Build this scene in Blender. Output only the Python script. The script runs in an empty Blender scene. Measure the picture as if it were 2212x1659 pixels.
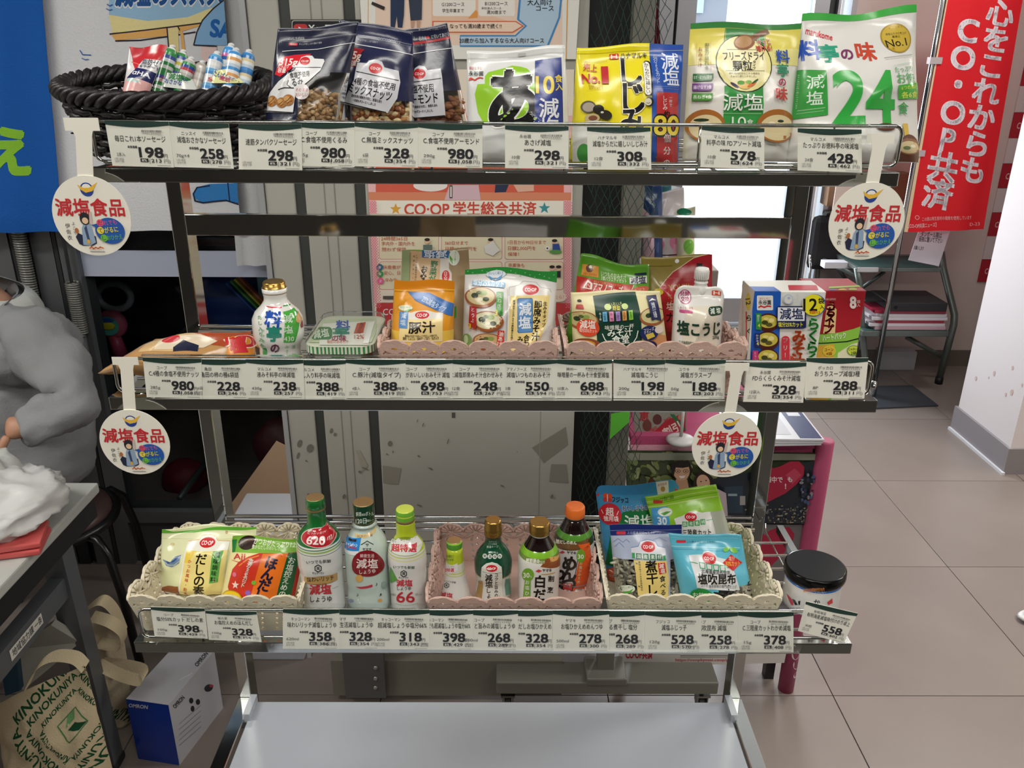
import bpy, bmesh, math, random
from math import sin, cos, tan, pi, radians, sqrt, atan2, asin
from mathutils import Vector as V, Matrix, noise, geometry
random.seed(7)
SC = bpy.context.scene
COL = SC.collection
# ------------------------------------------------------------ camera, light, exposure
FPX, PITCH, YAW, ROLL, EYE = 1809.0, 0.3808, 0.0073, 0.0070, V((0, 0, 1.6))
FW = V((sin(YAW)*cos(PITCH), cos(YAW)*cos(PITCH), -sin(PITCH)))
_r = V((cos(YAW), -sin(YAW), 0)); _d = FW.cross(_r)
RT = _r*cos(ROLL) - _d*sin(ROLL); DN = _r*sin(ROLL) + _d*cos(ROLL)
cam = bpy.data.objects.new('camera', bpy.data.cameras.new('camera')); COL.objects.link(cam)
cam.data.sensor_width = 36; cam.data.lens = FPX/2212*36; cam.data.clip_start = .02
m = Matrix.Identity(4)
for i in range(3): m[i][0] = RT[i]; m[i][1] = -DN[i]; m[i][2] = -FW[i]; m[i][3] = EYE[i]
cam.matrix_world = m
SC.camera = cam
SC.view_settings.view_transform = 'Standard'; SC.view_settings.look = 'None'
SC.view_settings.gamma = 1; SC.view_settings.use_curve_mapping = False
SC.view_settings.exposure = -0.18
w = bpy.data.worlds.new('world'); SC.world = w; w.use_nodes = True
w.node_tree.nodes['Background'].inputs[0].default_value = (.86, .92, 1, 1)
w.node_tree.nodes['Background'].inputs[1].default_value = 4.0
def area(name, loc, sx, sy, power, col=(1, .97, .9), rot=(0, 0, 0)):
    l = bpy.data.lights.new(name, 'AREA'); l.shape = 'RECTANGLE'; l.size = sx; l.size_y = sy; l.energy = power; l.color = col
    o = bpy.data.objects.new(name, l); o.location = loc; o.rotation_euler = rot; COL.objects.link(o); return o
area('ceiling_lamp_or_fill', (-1.0, -.9, 2.66), 1.2, .3, 26)
area('ceiling_lamp_or_fill', (1.2, -.9, 2.66), 1.2, .3, 26)
area('ceiling_lamp_or_fill', (.1, .25, 2.66), 1.2, .3, 17)
area('ceiling_lamp_or_fill', (2.4, 1.7, 2.66), 1.2, .3, 34)
area('ceiling_lamp_or_fill', (-2.0, .7, 2.66), 1.2, .3, 34)  # fill light added to brighten the left side, no known fixture
area('ceiling_lamp_or_fill', (2.2, 3.0, 2.66), 1.2, .3, 44)
area('daylight_at_window', (1.15, 4.27, 1.3), .62, 1.7, 48, (.9, .95, 1), (radians(-90), 0, 0))
area('side_area_light', (3.9, .4, 1.6), 1.6, 1.8, 30, (.85, .92, 1), (0, radians(90), 0))  # cool area light at the right wall, which has no window

# ------------------------------------------------------------ photograph pixel -> place
def ray(px, py): return FW + RT*((px-1106)/FPX) + DN*((py-829.5)/FPX)
def at(px, py, y):
    r = ray(px, py); return EYE + r*(y/r.y)
def atz(px, py, z):
    r = ray(px, py); return EYE + r*((z-EYE.z)/r.z)

# ------------------------------------------------------------ materials
def lin(h):
    h = h.lstrip('#'); o = []
    for i in (0, 2, 4):
        c = int(h[i:i+2], 16)/255; o.append(c/12.92 if c < .04045 else ((c+.055)/1.055)**2.4)
    return (*o, 1)
_M = {}
def mat(h, rough=.5, metal=0, bump=0, scale=40, spec=.5, alpha=1, trans=0, emit=0, coat=0, var=0, vscale=3, stretch=None):
    key = (h, rough, metal, bump, scale, spec, alpha, trans, emit, coat, var, vscale, stretch)
    if key in _M: return _M[key]
    M = bpy.data.materials.new('paint_'+h.strip('#')); M.use_nodes = True
    nt = M.node_tree; b = nt.nodes['Principled BSDF']
    I = b.inputs
    I['Base Color'].default_value = lin(h); I['Roughness'].default_value = rough; I['Metallic'].default_value = metal
    I['Specular IOR Level'].default_value = spec; I['Alpha'].default_value = alpha
    I['Transmission Weight'].default_value = trans; I['Coat Weight'].default_value = coat
    if emit: I['Emission Color'].default_value = lin(h); I['Emission Strength'].default_value = emit
    tc = nt.nodes.new('ShaderNodeTexCoord'); src = tc.outputs['Object']
    if stretch:
        mp = nt.nodes.new('ShaderNodeMapping'); mp.inputs['Scale'].default_value = stretch
        nt.links.new(src, mp.inputs[0]); src = mp.outputs[0]
    if bump:
        n = nt.nodes.new('ShaderNodeTexNoise'); n.inputs['Scale'].default_value = scale; n.inputs['Detail'].default_value = 3
        nt.links.new(src, n.inputs['Vector'])
        bp = nt.nodes.new('ShaderNodeBump'); bp.inputs['Strength'].default_value = bump; bp.inputs['Distance'].default_value = .003
        nt.links.new(n.outputs[0], bp.inputs['Height']); nt.links.new(bp.outputs[0], I['Normal'])
    if var:
        n = nt.nodes.new('ShaderNodeTexNoise'); n.inputs['Scale'].default_value = vscale; n.inputs['Detail'].default_value = 5
        nt.links.new(src, n.inputs['Vector'])
        mx = nt.nodes.new('ShaderNodeMix'); mx.data_type = 'RGBA'; mx.blend_type = 'MULTIPLY'
        cr = nt.nodes.new('ShaderNodeValToRGB'); cr.color_ramp.elements[0].position = .35; cr.color_ramp.elements[1].position = .65
        cr.color_ramp.elements[0].color = (1-var, 1-var, 1-var, 1)
        nt.links.new(n.outputs[0], cr.inputs[0])
        mx.inputs[0].default_value = 1; mx.inputs[6].default_value = lin(h)
        nt.links.new(cr.outputs[0], mx.inputs[7]); nt.links.new(mx.outputs[2], I['Base Color'])
    _M[key] = M; return M
def film(h): return mat(h, .22, 0, .12, 60, .6)
def paper(h): return mat(h, .62, 0, .04, 80)
def gloss(h): return mat(h, .14, 0, 0, 40, .6, coat=.3)
def cloth(h): return mat(h, .9, 0, .5, 220, .2)
CHROME = mat('#b9bbb9', .09, 1, .015, 30)
STEEL = mat('#8b8d8a', .3, 1, .03, 60, stretch=(1, 1, 20))
def thin_clear(name, tint, refl, rough=.05):
    if name in _M: return _M[name]
    M = bpy.data.materials.new(name); M.use_nodes = True; nt = M.node_tree; nt.nodes.clear()
    o = nt.nodes.new('ShaderNodeOutputMaterial'); mx = nt.nodes.new('ShaderNodeMixShader')
    t = nt.nodes.new('ShaderNodeBsdfTransparent'); t.inputs[0].default_value = tint
    g = nt.nodes.new('ShaderNodeBsdfGlossy'); g.inputs['Roughness'].default_value = rough
    n = nt.nodes.new('ShaderNodeTexNoise'); n.inputs['Scale'].default_value = 18
    bp = nt.nodes.new('ShaderNodeBump'); bp.inputs['Strength'].default_value = .06
    nt.links.new(n.outputs[0], bp.inputs['Height']); nt.links.new(bp.outputs[0], g.inputs['Normal'])
    f = nt.nodes.new('ShaderNodeLayerWeight'); f.inputs[0].default_value = refl
    nt.links.new(f.outputs['Fresnel'], mx.inputs[0]); nt.links.new(t.outputs[0], mx.inputs[1]); nt.links.new(g.outputs[0], mx.inputs[2])
    nt.links.new(mx.outputs[0], o.inputs[0]); _M[name] = M; return M
CLEAR = thin_clear('clear_film', (.93, .95, .94, 1), .3, .12)
PLASTIC = thin_clear('clear_plastic', (.95, .96, .96, 1), .12, .08)
PANE = thin_clear('pane_glass', (.9, .93, .93, 1), .18, .02)

# ------------------------------------------------------------ objects
def origin(o):
    p = V((0, 0, 0))
    while o: p += o.location; o = o.parent
    return p
def tag(o, label=None, cat=None, group=None, kind=None):
    if label: o['label'] = label
    if cat: o['category'] = cat
    if group: o['group'] = group
    if kind: o['kind'] = kind
    return o
def thing(name, loc, label, cat, group=None):
    o = bpy.data.objects.new(name, None); o.empty_display_size = .02; o.location = loc; COL.objects.link(o)
    return tag(o, label, cat, group)
def link(name, me, parent=None, smooth=None):
    o = bpy.data.objects.new(name, me); COL.objects.link(o)
    if parent:
        me.transform(Matrix.Translation(-origin(parent))); o.parent = parent
    return o
class MB:
    def __init__(s): s.v = []; s.f = []; s.m = []; s.sm = []; s.mats = []
    def mi(s, m):
        if m not in s.mats: s.mats.append(m)
        return s.mats.index(m)
    def add(s, vs, fs, m, smooth=False):
        b = len(s.v); s.v += [tuple(v) for v in vs]; k = s.mi(m)
        for f in fs: s.f.append([b+i for i in f]); s.m.append(k); s.sm.append(smooth)
    def box(s, a, b, m, bev=0, M=None):
        x0, y0, z0 = [min(a[i], b[i]) for i in range(3)]; x1, y1, z1 = [max(a[i], b[i]) for i in range(3)]
        if bev <= 0:
            vs = [V((x, y, z)) for z in (z0, z1) for y in (y0, y1) for x in (x0, x1)]
            fs = [(0, 2, 3, 1), (4, 5, 7, 6), (0, 1, 5, 4), (2, 6, 7, 3), (0, 4, 6, 2), (1, 3, 7, 5)]
        else:
            bm = bmesh.new(); bmesh.ops.create_cube(bm, size=1)
            for v in bm.verts: v.co = V(((x0+x1)/2+v.co.x*(x1-x0), (y0+y1)/2+v.co.y*(y1-y0), (z0+z1)/2+v.co.z*(z1-z0)))
            bmesh.ops.bevel(bm, geom=bm.edges[:], offset=bev, segments=2, profile=.5, affect='EDGES')
            bm.verts.index_update(); vs = [v.co.copy() for v in bm.verts]; fs = [[v.index for v in f.verts] for f in bm.faces]; bm.free()
        if M: vs = [M @ v for v in vs]
        s.add(vs, fs, m)
    def tube(s, pts, r, m, n=8, caps=True, closed=False):
        pts = [V(p) for p in pts]; k = len(pts); rs = r if isinstance(r, (list, tuple)) else [r]*k
        vs = []; up = None
        for i, p in enumerate(pts):
            if closed: t = pts[(i+1) % k]-pts[i-1]
            else: t = pts[min(i+1, k-1)]-pts[max(i-1, 0)]
            if t.length < 1e-9: t = V((0, 0, 1))
            t.normalize()
            if up is None: up = V((0, 0, 1)) if abs(t.z) < .9 else V((1, 0, 0))
            a = t.cross(up)
            if a.length < 1e-6: a = t.orthogonal()
            a.normalize(); b = a.cross(t); b.normalize(); up = b
            vs += [p+(a*cos(2*pi*j/n)+b*sin(2*pi*j/n))*rs[i] for j in range(n)]
        fs = []
        for i in range(k if closed else k-1):
            for j in range(n):
                a0 = i*n+j; a1 = i*n+(j+1) % n; b0 = ((i+1) % k)*n+j; b1 = ((i+1) % k)*n+(j+1) % n
                fs.append((a0, a1, b1, b0))
        if caps and not closed: fs += [tuple(range(n))[::-1], tuple((k-1)*n+j for j in range(n))]
        s.add(vs, fs, m, True)
    def bar(s, a, b, w, h, m, roll=0):
        a = V(a); b = V(b); t = (b-a).normalized(); up = V((0, 0, 1)) if abs(t.z) < .95 else V((0, 1, 0))
        x = t.cross(up).normalized(); u = x.cross(t)
        if roll: R_ = Matrix.Rotation(roll, 3, t); x = R_ @ x; u = R_ @ u
        vs = [p+x*(w/2*i)+u*(h/2*j) for p in (a, b) for i, j in ((-1, -1), (1, -1), (1, 1), (-1, 1))]
        s.add(vs, [(0, 1, 2, 3), (7, 6, 5, 4), (0, 4, 5, 1), (1, 5, 6, 2), (2, 6, 7, 3), (3, 7, 4, 0)], m)
    def lathe(s, prof, c, m, n=40, mf=None, M=None):
        c = V(c); vs = []
        for r, z in prof:
            for j in range(n):
                p = V((r*cos(2*pi*j/n), r*sin(2*pi*j/n), z)); vs.append((M @ p if M else p)+c)
        k = len(prof); b = len(s.v); s.v += [tuple(v) for v in vs]
        for i in range(k-1):
            mm = s.mi(mf((prof[i][1]+prof[i+1][1])/2) if mf else m)
            for j in range(n):
                s.f.append([b+i*n+j, b+i*n+(j+1) % n, b+(i+1)*n+(j+1) % n, b+(i+1)*n+j]); s.m.append(mm); s.sm.append(True)
        for i, rv in ((0, True), (k-1, False)):
            f = [b+i*n+j for j in range(n)]; s.f.append(f[::-1] if rv else f)
            s.m.append(s.mi(mf(prof[i][1]) if mf else m)); s.sm.append(False)
    def ellipsoid(s, c, rx, ry, rz, m, M=None, nu=8, nv=6):
        vs = [V((0, 0, 1))]; 
        for i in range(1, nv):
            for j in range(nu):
                a = pi*i/nv; b = 2*pi*j/nu; vs.append(V((sin(a)*cos(b), sin(a)*sin(b), cos(a))))
        vs.append(V((0, 0, -1)))
        fs = [(0, 1+j, 1+(j+1) % nu) for j in range(nu)]
        for i in range(nv-2):
            for j in range(nu): fs.append((1+i*nu+j, 1+(i+1)*nu+j, 1+(i+1)*nu+(j+1) % nu, 1+i*nu+(j+1) % nu))
        e = len(vs)-1; fs += [(1+(nv-2)*nu+j, e, 1+(nv-2)*nu+(j+1) % nu) for j in range(nu)]
        vs = [V((v.x*rx, v.y*ry, v.z*rz)) for v in vs]
        if M: vs = [M @ v for v in vs]
        s.add([v+V(c) for v in vs], fs, m, True)
    def sheet(s, rows, m, smooth=True):
        nr = len(rows); nc = len(rows[0])
        s.add([p for r in rows for p in r], [(i*nc+j, i*nc+j+1, (i+1)*nc+j+1, (i+1)*nc+j) for i in range(nr-1) for j in range(nc-1)], m, smooth)
    def prism(s, pts, ext, m):
        pts = [V(p) for p in pts]; e = V(ext); n = len(pts)
        tr = geometry.tessellate_polygon([pts])
        s.add(pts+[p+e for p in pts], [t for t in tr]+[tuple(i+n for i in t)[::-1] for t in tr]+[(i, (i+1) % n, n+(i+1) % n, n+i) for i in range(n)], m)
    def build(s, name, parent=None, bevel=0):
        me = bpy.data.meshes.new(name); me.from_pydata(s.v, [], s.f)
        for m in s.mats: me.materials.append(m)
        me.polygons.foreach_set('material_index', s.m); me.polygons.foreach_set('use_smooth', s.sm); me.update()
        o = link(name, me, parent)
        if bevel:
            b = o.modifiers.new('bevel', 'BEVEL'); b.width = bevel; b.segments = 2
        return o

# ------------------------------------------------------------ print on surfaces
_G = {}
def glyphs(s, bold=0, big=False):
    k = (s, bold, big)
    if k not in _G:
        c = bpy.data.curves.new('t', 'FONT'); c.body = s; c.resolution_u = 6 if big else 2; c.align_x = 'CENTER'
        o = bpy.data.objects.new('t', c); me = o.to_mesh()
        vs = [(v.co.x, v.co.y-.38) for v in me.vertices]; fs = [tuple(p.vertices) for p in me.polygons]
        xs = [v[0] for v in vs] or [0, 1]
        w_, m_ = max(xs)-min(xs), (max(xs)+min(xs))/2
        if bold:
            n = len(vs); V0 = vs; F0 = fs; vs = []; fs = []; d = bold*.9; ring = 4 if bold < .05 else 8
            for q in range(ring):
                a = 2*pi*(q+.5)/ring; vs += [(x+d*cos(a), y+d*sin(a)) for x, y in V0]; fs += [tuple(i+q*n for i in f) for f in F0]
            w_ += 2*d
        _G[k] = (vs, fs, w_, m_)
        o.to_mesh_clear(); bpy.data.objects.remove(o); bpy.data.curves.remove(c)
    return _G[k]
def shape(it):
    """one printed shape -> (points, faces) in picture units"""
    k = it[0]
    if k == 't':      # text: s, cx, cy, em, col, rot, width, bold
        _, s, cx, cy, h, col, *r = it; rot = radians(r[0]) if r else 0; w = r[1] if len(r) > 1 else None; b = r[2] if len(r) > 2 else 0
        vs, fs, nw, mx = glyphs(s, b, h >= 100); sx = (w/nw if w else h); c_, s_ = cos(rot), sin(rot)
        return [(cx+(x-mx)*sx*c_+y*h*s_*1.0, cy+(x-mx)*sx*s_-y*h*c_) for x, y in vs], fs
    if k == 'T':      # vertical text: s, (x0,y0) first, (x1,y1) last, em, col, bold, widthscale
        _, s, a, b, h, col, *r = it; bo = r[0] if r else 0; ws = r[1] if len(r) > 1 else 1
        P = []; Fc = []; n = len(s)
        rot = atan2(b[1]-a[1], b[0]-a[0])-pi/2 if n > 1 else 0; c_, s_ = cos(rot), sin(rot)
        for i, ch in enumerate(s):
            t = i/(n-1) if n > 1 else 0; cx = a[0]+(b[0]-a[0])*t; cy = a[1]+(b[1]-a[1])*t
            vs, fs, nw, mx = glyphs(ch, bo, h >= 100); q = len(P)
            if ch == 'ー': vs = [(y*1.0, -(x-mx)) for x, y in vs]; mx = 0
            P += [(cx+(x-mx)*h*ws*c_+y*h*s_, cy+(x-mx)*h*ws*s_-y*h*c_) for x, y in vs]; Fc += [tuple(q+j for j in f) for f in fs]
        return P, Fc
    if k == 'r': _, x0, y0, x1, y1, c = it; return [(x0, y0), (x1, y0), (x1, y1), (x0, y1)], [(0, 1, 2, 3)]
    if k == 'p':
        pts = it[1]; tr = geometry.tessellate_polygon([[V((x, y, 0)) for x, y in pts]]); return list(pts), [tuple(t) for t in tr]
    if k == 'e':
        _, cx, cy, rx, ry, c, *r = it; n = 28; rot = radians(r[0]) if r else 0
        return [(cx+rx*cos(a)*cos(rot)-ry*sin(a)*sin(rot), cy+rx*cos(a)*sin(rot)+ry*sin(a)*cos(rot)) for a in [2*pi*i/n for i in range(n)]], [tuple(range(n))]
    if k == 'R':
        _, x0, y0, x1, y1, q, c = it; P = []
        for cx, cy, a0 in ((x1-q, y1-q, 0), (x0+q, y1-q, 90), (x0+q, y0+q, 180), (x1-q, y0+q, 270)):
            for j in range(5): a = radians(a0+j*22.5); P.append((cx+q*cos(a), cy+q*sin(a)))
        return P, [tuple(range(len(P)))]
    if k == 'l':      # line: pts, width, col
        _, pts, wd, c = it; P = []; Fc = []
        for i in range(len(pts)-1):
            a = V(pts[i]); b = V(pts[i+1]); t = (b-a)
            if t.length == 0: continue
            t.normalize(); nn = V((-t.y, t.x))*(wd/2); a = a-t*wd*.25; b = b+t*wd*.25; q = len(P)
            P += [tuple(a+nn), tuple(a-nn), tuple(b-nn), tuple(b+nn)]; Fc.append((q, q+1, q+2, q+3))
        return P, Fc
    if k == 's':      # star cx, cy, r, col
        _, cx, cy, r_, c = it
        P = [(cx+(r_ if i % 2 == 0 else r_*.42)*sin(pi*i/5), cy-(r_ if i % 2 == 0 else r_*.42)*cos(pi*i/5)) for i in range(10)]
        return shape(('p', P, c))
    raise ValueError(k)
def colour_of(it): return {'t': 5, 'T': 5, 'p': 2, 'l': 3, 's': 4, 'R': 6}.get(it[0], 5)
def ink(items, inv, fwd, parent, name='print', cuts=([], []), clip=None, fin=film, crop=(0, 0, 1), step=.00006, base=.00025, uvitems=(), nrm=None):
    """lay the printed shapes on a surface: picture units -> (a,b) by inv, cut, -> 3D by fwd(a,b,offset)"""
    bm = bmesh.new(); mats = []; ox, oy, sc = crop; L = 0
    for it in list(uvitems)+list(items):
        if it[0] == 'uv': _, u0, v0, u1, v1, c = it; P = [(u0, v0), (u1, v0), (u1, v1), (u0, v1)]; Fc = [(0, 1, 2, 3)]; uv = True
        else: P, Fc = shape(it); c = it[colour_of(it)]; uv = False
        m = fin(c) if isinstance(c, str) else c
        if m not in mats: mats.append(m)
        k = mats.index(m); L += 1
        if not uv: P = [inv(ox+x/sc, oy+y/sc) for x, y in P]
        ring = 1
        if it[0] == 't' and len(it) > 8 and it[8]: ring = 4 if it[8] < .05 else 8
        nL = max(1, len(P)); vs = [bm.verts.new((a, b, L+.8*(i*ring//nL)/ring)) for i, (a, b) in enumerate(P)]
        for f in Fc:
            try: q = bm.faces.new([vs[i] for i in f]); q.material_index = k
            except ValueError: pass
    for ax, cs in enumerate(cuts):
        for c in cs:
            n = (1, 0, 0) if ax == 0 else (0, 1, 0); p = (c, 0, 0) if ax == 0 else (0, c, 0)
            bmesh.ops.bisect_plane(bm, geom=bm.verts[:]+bm.edges[:]+bm.faces[:], plane_co=p, plane_no=n, dist=1e-7)
    if clip:
        a0, b0, a1, b1 = clip
        for p, n in (((a0, 0, 0), (-1, 0, 0)), ((a1, 0, 0), (1, 0, 0)), ((0, b0, 0), (0, -1, 0)), ((0, b1, 0), (0, 1, 0))):
            bmesh.ops.bisect_plane(bm, geom=bm.verts[:]+bm.edges[:]+bm.faces[:], plane_co=p, plane_no=n, dist=1e-7, clear_outer=True)
    N = []
    for v in bm.verts:
        a, b = v.co.x, v.co.y
        if nrm:
            ea, eb = nrm; q = (fwd(a+ea, b, 0)-fwd(a-ea, b, 0)).cross(fwd(a, b+eb, 0)-fwd(a, b-eb, 0)); p = fwd(a, b, base+v.co.z*step)
            q = q.normalized() if q.length > 1e-12 else (EYE-p).normalized()
            N.append(q if q.dot(EYE-p) > 0 else -q); v.co = p
        else: v.co = fwd(a, b, base+v.co.z*step)
    if nrm:
        bm.faces.ensure_lookup_table(); bm.verts.index_update()
        for f in bm.faces:
            f.normal_update()
            if f.normal.dot(N[f.verts[0].index]) < 0: f.normal_flip()
    me = bpy.data.meshes.new(name); bm.to_mesh(me); bm.free()
    for m in mats: me.materials.append(m)
    for p in me.polygons: p.use_smooth = bool(nrm)
    if nrm: me.normals_split_custom_set_from_vertices(N)
    return link(name, me, parent)

def quadmap(c):
    """c: TL, TR, BR, BL 3D -> fwd(u,v) on plane, inv(3D)->(u,v), normal to camera"""
    TL, TR, BR, BL = [V(x) for x in c]; n = (TR-TL).cross(BL-TL).normalized()
    if n.dot(EYE-TL) < 0: n = -n
    e1 = (TR-TL).normalized(); e2 = n.cross(e1)
    if e2.dot(BL-TL) < 0: e2 = -e2
    def fl(p): q = p-TL; return q.dot(e1), q.dot(e2)
    b = fl(TR); cc = fl(BR); d = fl(BL)
    def F(u, v): return (TL*(1-u)+TR*u)*(1-v)+(BL*(1-u)+BR*u)*v
    def inv3(p):
        X, Y = fl(p); u = v = .5
        for _ in range(12):
            x = b[0]*u*(1-v)+cc[0]*u*v+d[0]*(1-u)*v-X; y = b[1]*u*(1-v)+cc[1]*u*v+d[1]*(1-u)*v-Y
            xu = b[0]*(1-v)+cc[0]*v-d[0]*v; xv = -b[0]*u+cc[0]*u+d[0]*(1-u)
            yu = b[1]*(1-v)+cc[1]*v-d[1]*v; yv = -b[1]*u+cc[1]*u+d[1]*(1-u)
            D = xu*yv-xv*yu
            if abs(D) < 1e-12: break
            u -= (x*yv-y*xv)/D; v -= (xu*y-yu*x)/D
            u = max(-1.5, min(2.5, u)); v = max(-1.5, min(2.5, v))
        return u, v
    def inv(px, py):
        r = ray(px, py); t = (TL-EYE).dot(n)/r.dot(n); return inv3(EYE+r*t)
    return F, inv, n
def flat_print(items, corners, parent, name='print', fin=paper, crop=(0, 0, 1), step=.00008, clip=(0, 0, 1, 1), uvitems=()):
    """flat artwork on a flat quad; corners are 3D TL,TR,BR,BL"""
    F, inv, n = quadmap(corners)
    return ink(items, inv, lambda a, b, o: F(a, b)+n*o, parent, name, clip=clip, fin=fin, crop=crop, step=step, uvitems=uvitems)

# ------------------------------------------------------------ pouches and bags
def pouch(name, label, cat, px, yb, zf, lean, thick, base, items, crop=(0, 0, 1), yaw=0, group=None, uv=(), seal=.08, full=.55, gus=.7,
          wr=.0012, wave=.002, seed=0, clear=None, fill=None, fin=film, nu=28, nv=36, backk=.45, rnd=0, extend=True, under=None):
    """px: TL,TR,BR,BL in crop units on the leaning plane; side edges run on down to z=zf"""
    ox, oy, sc = crop; Q = [(ox+x/sc, oy+y/sc) for x, y in px]
    xc = at((Q[0][0]+Q[1][0])/2, Q[0][1], yb).x
    def P(x, y):
        r = ray(x, y)                     # y = yb + lean (z-zf) + yaw (x-xc)
        t = (yb+lean*(EYE.z-zf)+yaw*(EYE.x-xc)-EYE.y)/(r.y-lean*r.z-yaw*r.x); return EYE+r*t
    TL, TR, BR, BL = [P(*q) for q in Q]
    if extend:
        k = (zf-TL.z)/(BL.z-TL.z); BL = TL+(BL-TL)*k; k = (zf-TR.z)/(BR.z-TR.z); BR = TR+(BR-TR)*k
    F, inv, n = quadmap((TL, TR, BR, BL))
    W = (TR-TL).length; H = (BL-TL).length; sd = V((seed*3.7, seed*1.3, 0)); up = (TL-BL).normalized()
    def bul(u, v):
        g = max(0, sin(pi*u))**.6
        if v < seal: h = 0
        else:
            t = (v-seal)/max(1e-6, full-seal); h = 1 if t > 1 else sin(pi/2*t)**1.2
        if v > .93: h *= 1-(1-gus)*(v-.93)/.07
        return g*h
    def G(u, v, side):
        b = bul(u, v)
        p = F(u, v)+n*(thick*b if side > 0 else -thick*backk*b)
        q = V((u*W*38, v*H*30, 0))+sd
        a = wr*(.25+min(b*1.5, 1))
        d = noise.noise(q)*a*1.2+(.5-abs(noise.noise(q*.55+V((9, 3, 1)))))*a*1.6
        d += (1-abs(noise.noise(q*.42+V((4, 7, 2)))))**10*a*1.2-abs(noise.noise(q*.7+V((1, 5, 8))))**.8*a*.25
        p = p+n*d+n*wave*sin(u*pi*2.2+seed)*(1-min(1, v/.35))+up*wave*.6*sin(u*7+seed*2)*(1-min(1, v/.2))
        if rnd:
            e = min(u, 1-u)*W; 
            if v < .5 and e < rnd: p = p-up*(rnd-sqrt(max(0, rnd*rnd-(rnd-e)**2)))*max(0, 1-v/.12)
        return p
    g = [[G(i/nu, j/nv, 1) for i in range(nu+1)] for j in range(nv+1)]
    gb = [[G(i/nu, j/nv, -1)+n*-.0004 for i in range(nu+1)] for j in range(nv+1)]
    t = thing(name, (TL+TR+BL+BR)/4*1.0-V((0, 0, 0)), label, cat, group)
    t.location.z = min(BL.z, BR.z)
    mb = MB(); bmat = fin(base)
    vs = [p for r in g for p in r]+[p for r in gb for p in r]; nb = (nu+1)*(nv+1)
    A = []; B = []
    idx = lambda j, i, s: s*nb+j*(nu+1)+i
    Cb = []
    for s_ in (0, 1):
        for j in range(nv):
            for i in range(nu):
                f = [idx(j, i, s_), idx(j, i+1, s_), idx(j+1, i+1, s_), idx(j+1, i, s_)]
                if s_: f = f[::-1]
                (B if clear and s_ == 0 and clear((i+.5)/nu, (j+.5)/nv) else Cb if clear and s_ else A).append(f)
    for i in range(nu): A.append([idx(nv, i, 0), idx(nv, i+1, 0), idx(nv, i+1, 1), idx(nv, i, 1)]); A.append([idx(0, i, 1), idx(0, i+1, 1), idx(0, i+1, 0), idx(0, i, 0)])
    for j in range(nv): A.append([idx(j, 0, 1), idx(j, 0, 0), idx(j+1, 0, 0), idx(j+1, 0, 1)]); A.append([idx(j+1, nu, 1), idx(j+1, nu, 0), idx(j, nu, 0), idx(j, nu, 1)])
    mb.v = [tuple(p) for p in vs]
    for L_, mm in ((A, bmat), (B, CLEAR), (Cb, film('#8f9096'))):
        if L_:
            k = mb.mi(mm)
            for f in L_: mb.f.append(f); mb.m.append(k); mb.sm.append(True)
    body = mb.build('bag_body', t)
    def fwd(a, b, o):
        a_ = min(max(a, 0), 1)*nu; b_ = min(max(b, 0), 1)*nv; i = min(int(a_), nu-1); j = min(int(b_), nv-1); x = a_-i; y = b_-j
        return (g[j][i]*(1-x)+g[j][i+1]*x)*(1-y)+(g[j+1][i]*(1-x)+g[j+1][i+1]*x)*y+n*o
    if items or uv:
        ink(items, inv, fwd, t, 'printed_design', ([i/nu for i in range(1, nu)], [j/nv for j in range(1, nv)]), (0, 0, 1, 1), fin, crop, uvitems=uv, nrm=(.5/nu, .5/nv))
    if fill: fill(t, fwd, n, W, H)
    return t
def nuts(region, n, cols, size, name='nuts', kind='stuff', depth=-.004, long=1.5):
    def f(t, fwd, nrm, W, H):
        rnd = random.Random(n); mb = MB(); ms = [mat(c, .6, 0, .6, 300) for c in cols]
        k = 0
        for _ in range(n*4):
            if k >= n: break
            u = rnd.random(); v = rnd.random()
            if not region(u, v): continue
            k += 1; s = size*rnd.uniform(.8, 1.2)
            M = Matrix.Rotation(rnd.uniform(0, 6), 3, 'X') @ Matrix.Rotation(rnd.uniform(0, 6), 3, 'Z')
            mb.ellipsoid(fwd(u, v, depth-rnd.random()*.002), s*long, s*.8, s*.7, rnd.choice(ms), M, 8, 6)
        o = mb.build(name, t); o['kind'] = 'stuff'
    return f
def coop(cx, cy, r, ry=None, rot=0):
    ry = ry or r*.72
    return [('e', cx, cy, r, ry, '#c8262c', rot), ('t', 'CO·OP', cx, cy, r*.6, '#ffffff', rot, r*1.45, .02)]
# ============================================================ THE SETTING
def struct(name, mb, parent=None):
    o = mb.build(name, parent); o['kind'] = 'structure'; return o
m_wall = mat('#cfc8c2', .8, 0, .06, 30, .3)
m_beige = mat('#d9cdbd', .8, 0, .06, 30, .3)
m_tile = [mat(c, .34, 0, .05, 12, .5, var=.12, vscale=2.5) for c in ('#887d77', '#857a74', '#8b807a')]
b = MB(); b.box((-3.3, -3.2, -.06), (4.3, 5.3, -.006), mat('#4c4743', .9)); floor = struct('floor', b)
T = .603; tile_me = {}
for i in range(-6, 6):
    for j in range(-3, 5):
        x0 = .877+i*T; y0 = 1.765+j*T
        if x0 < -3.1 or x0 > 3.9 or y0 > 4.5: continue
        k = (i*7+j*3) % 3
        if k not in tile_me:
            t_ = MB(); t_.box((.0012, .0012, -.006), (T-.0012, T-.0012, 0), m_tile[k], .0008)
            me = bpy.data.meshes.new('tile'); me.from_pydata(t_.v, [], t_.f); me.materials.append(m_tile[k]); tile_me[k] = me
        o = bpy.data.objects.new('tile', tile_me[k]); COL.objects.link(o); o.parent = floor; o.location = (x0, y0, 0)
b = MB(); b.box((-3.3, -3.2, 2.7), (4.3, 5.3, 2.76), mat('#d8d8d4', .9)); struct('ceiling', b)
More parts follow.
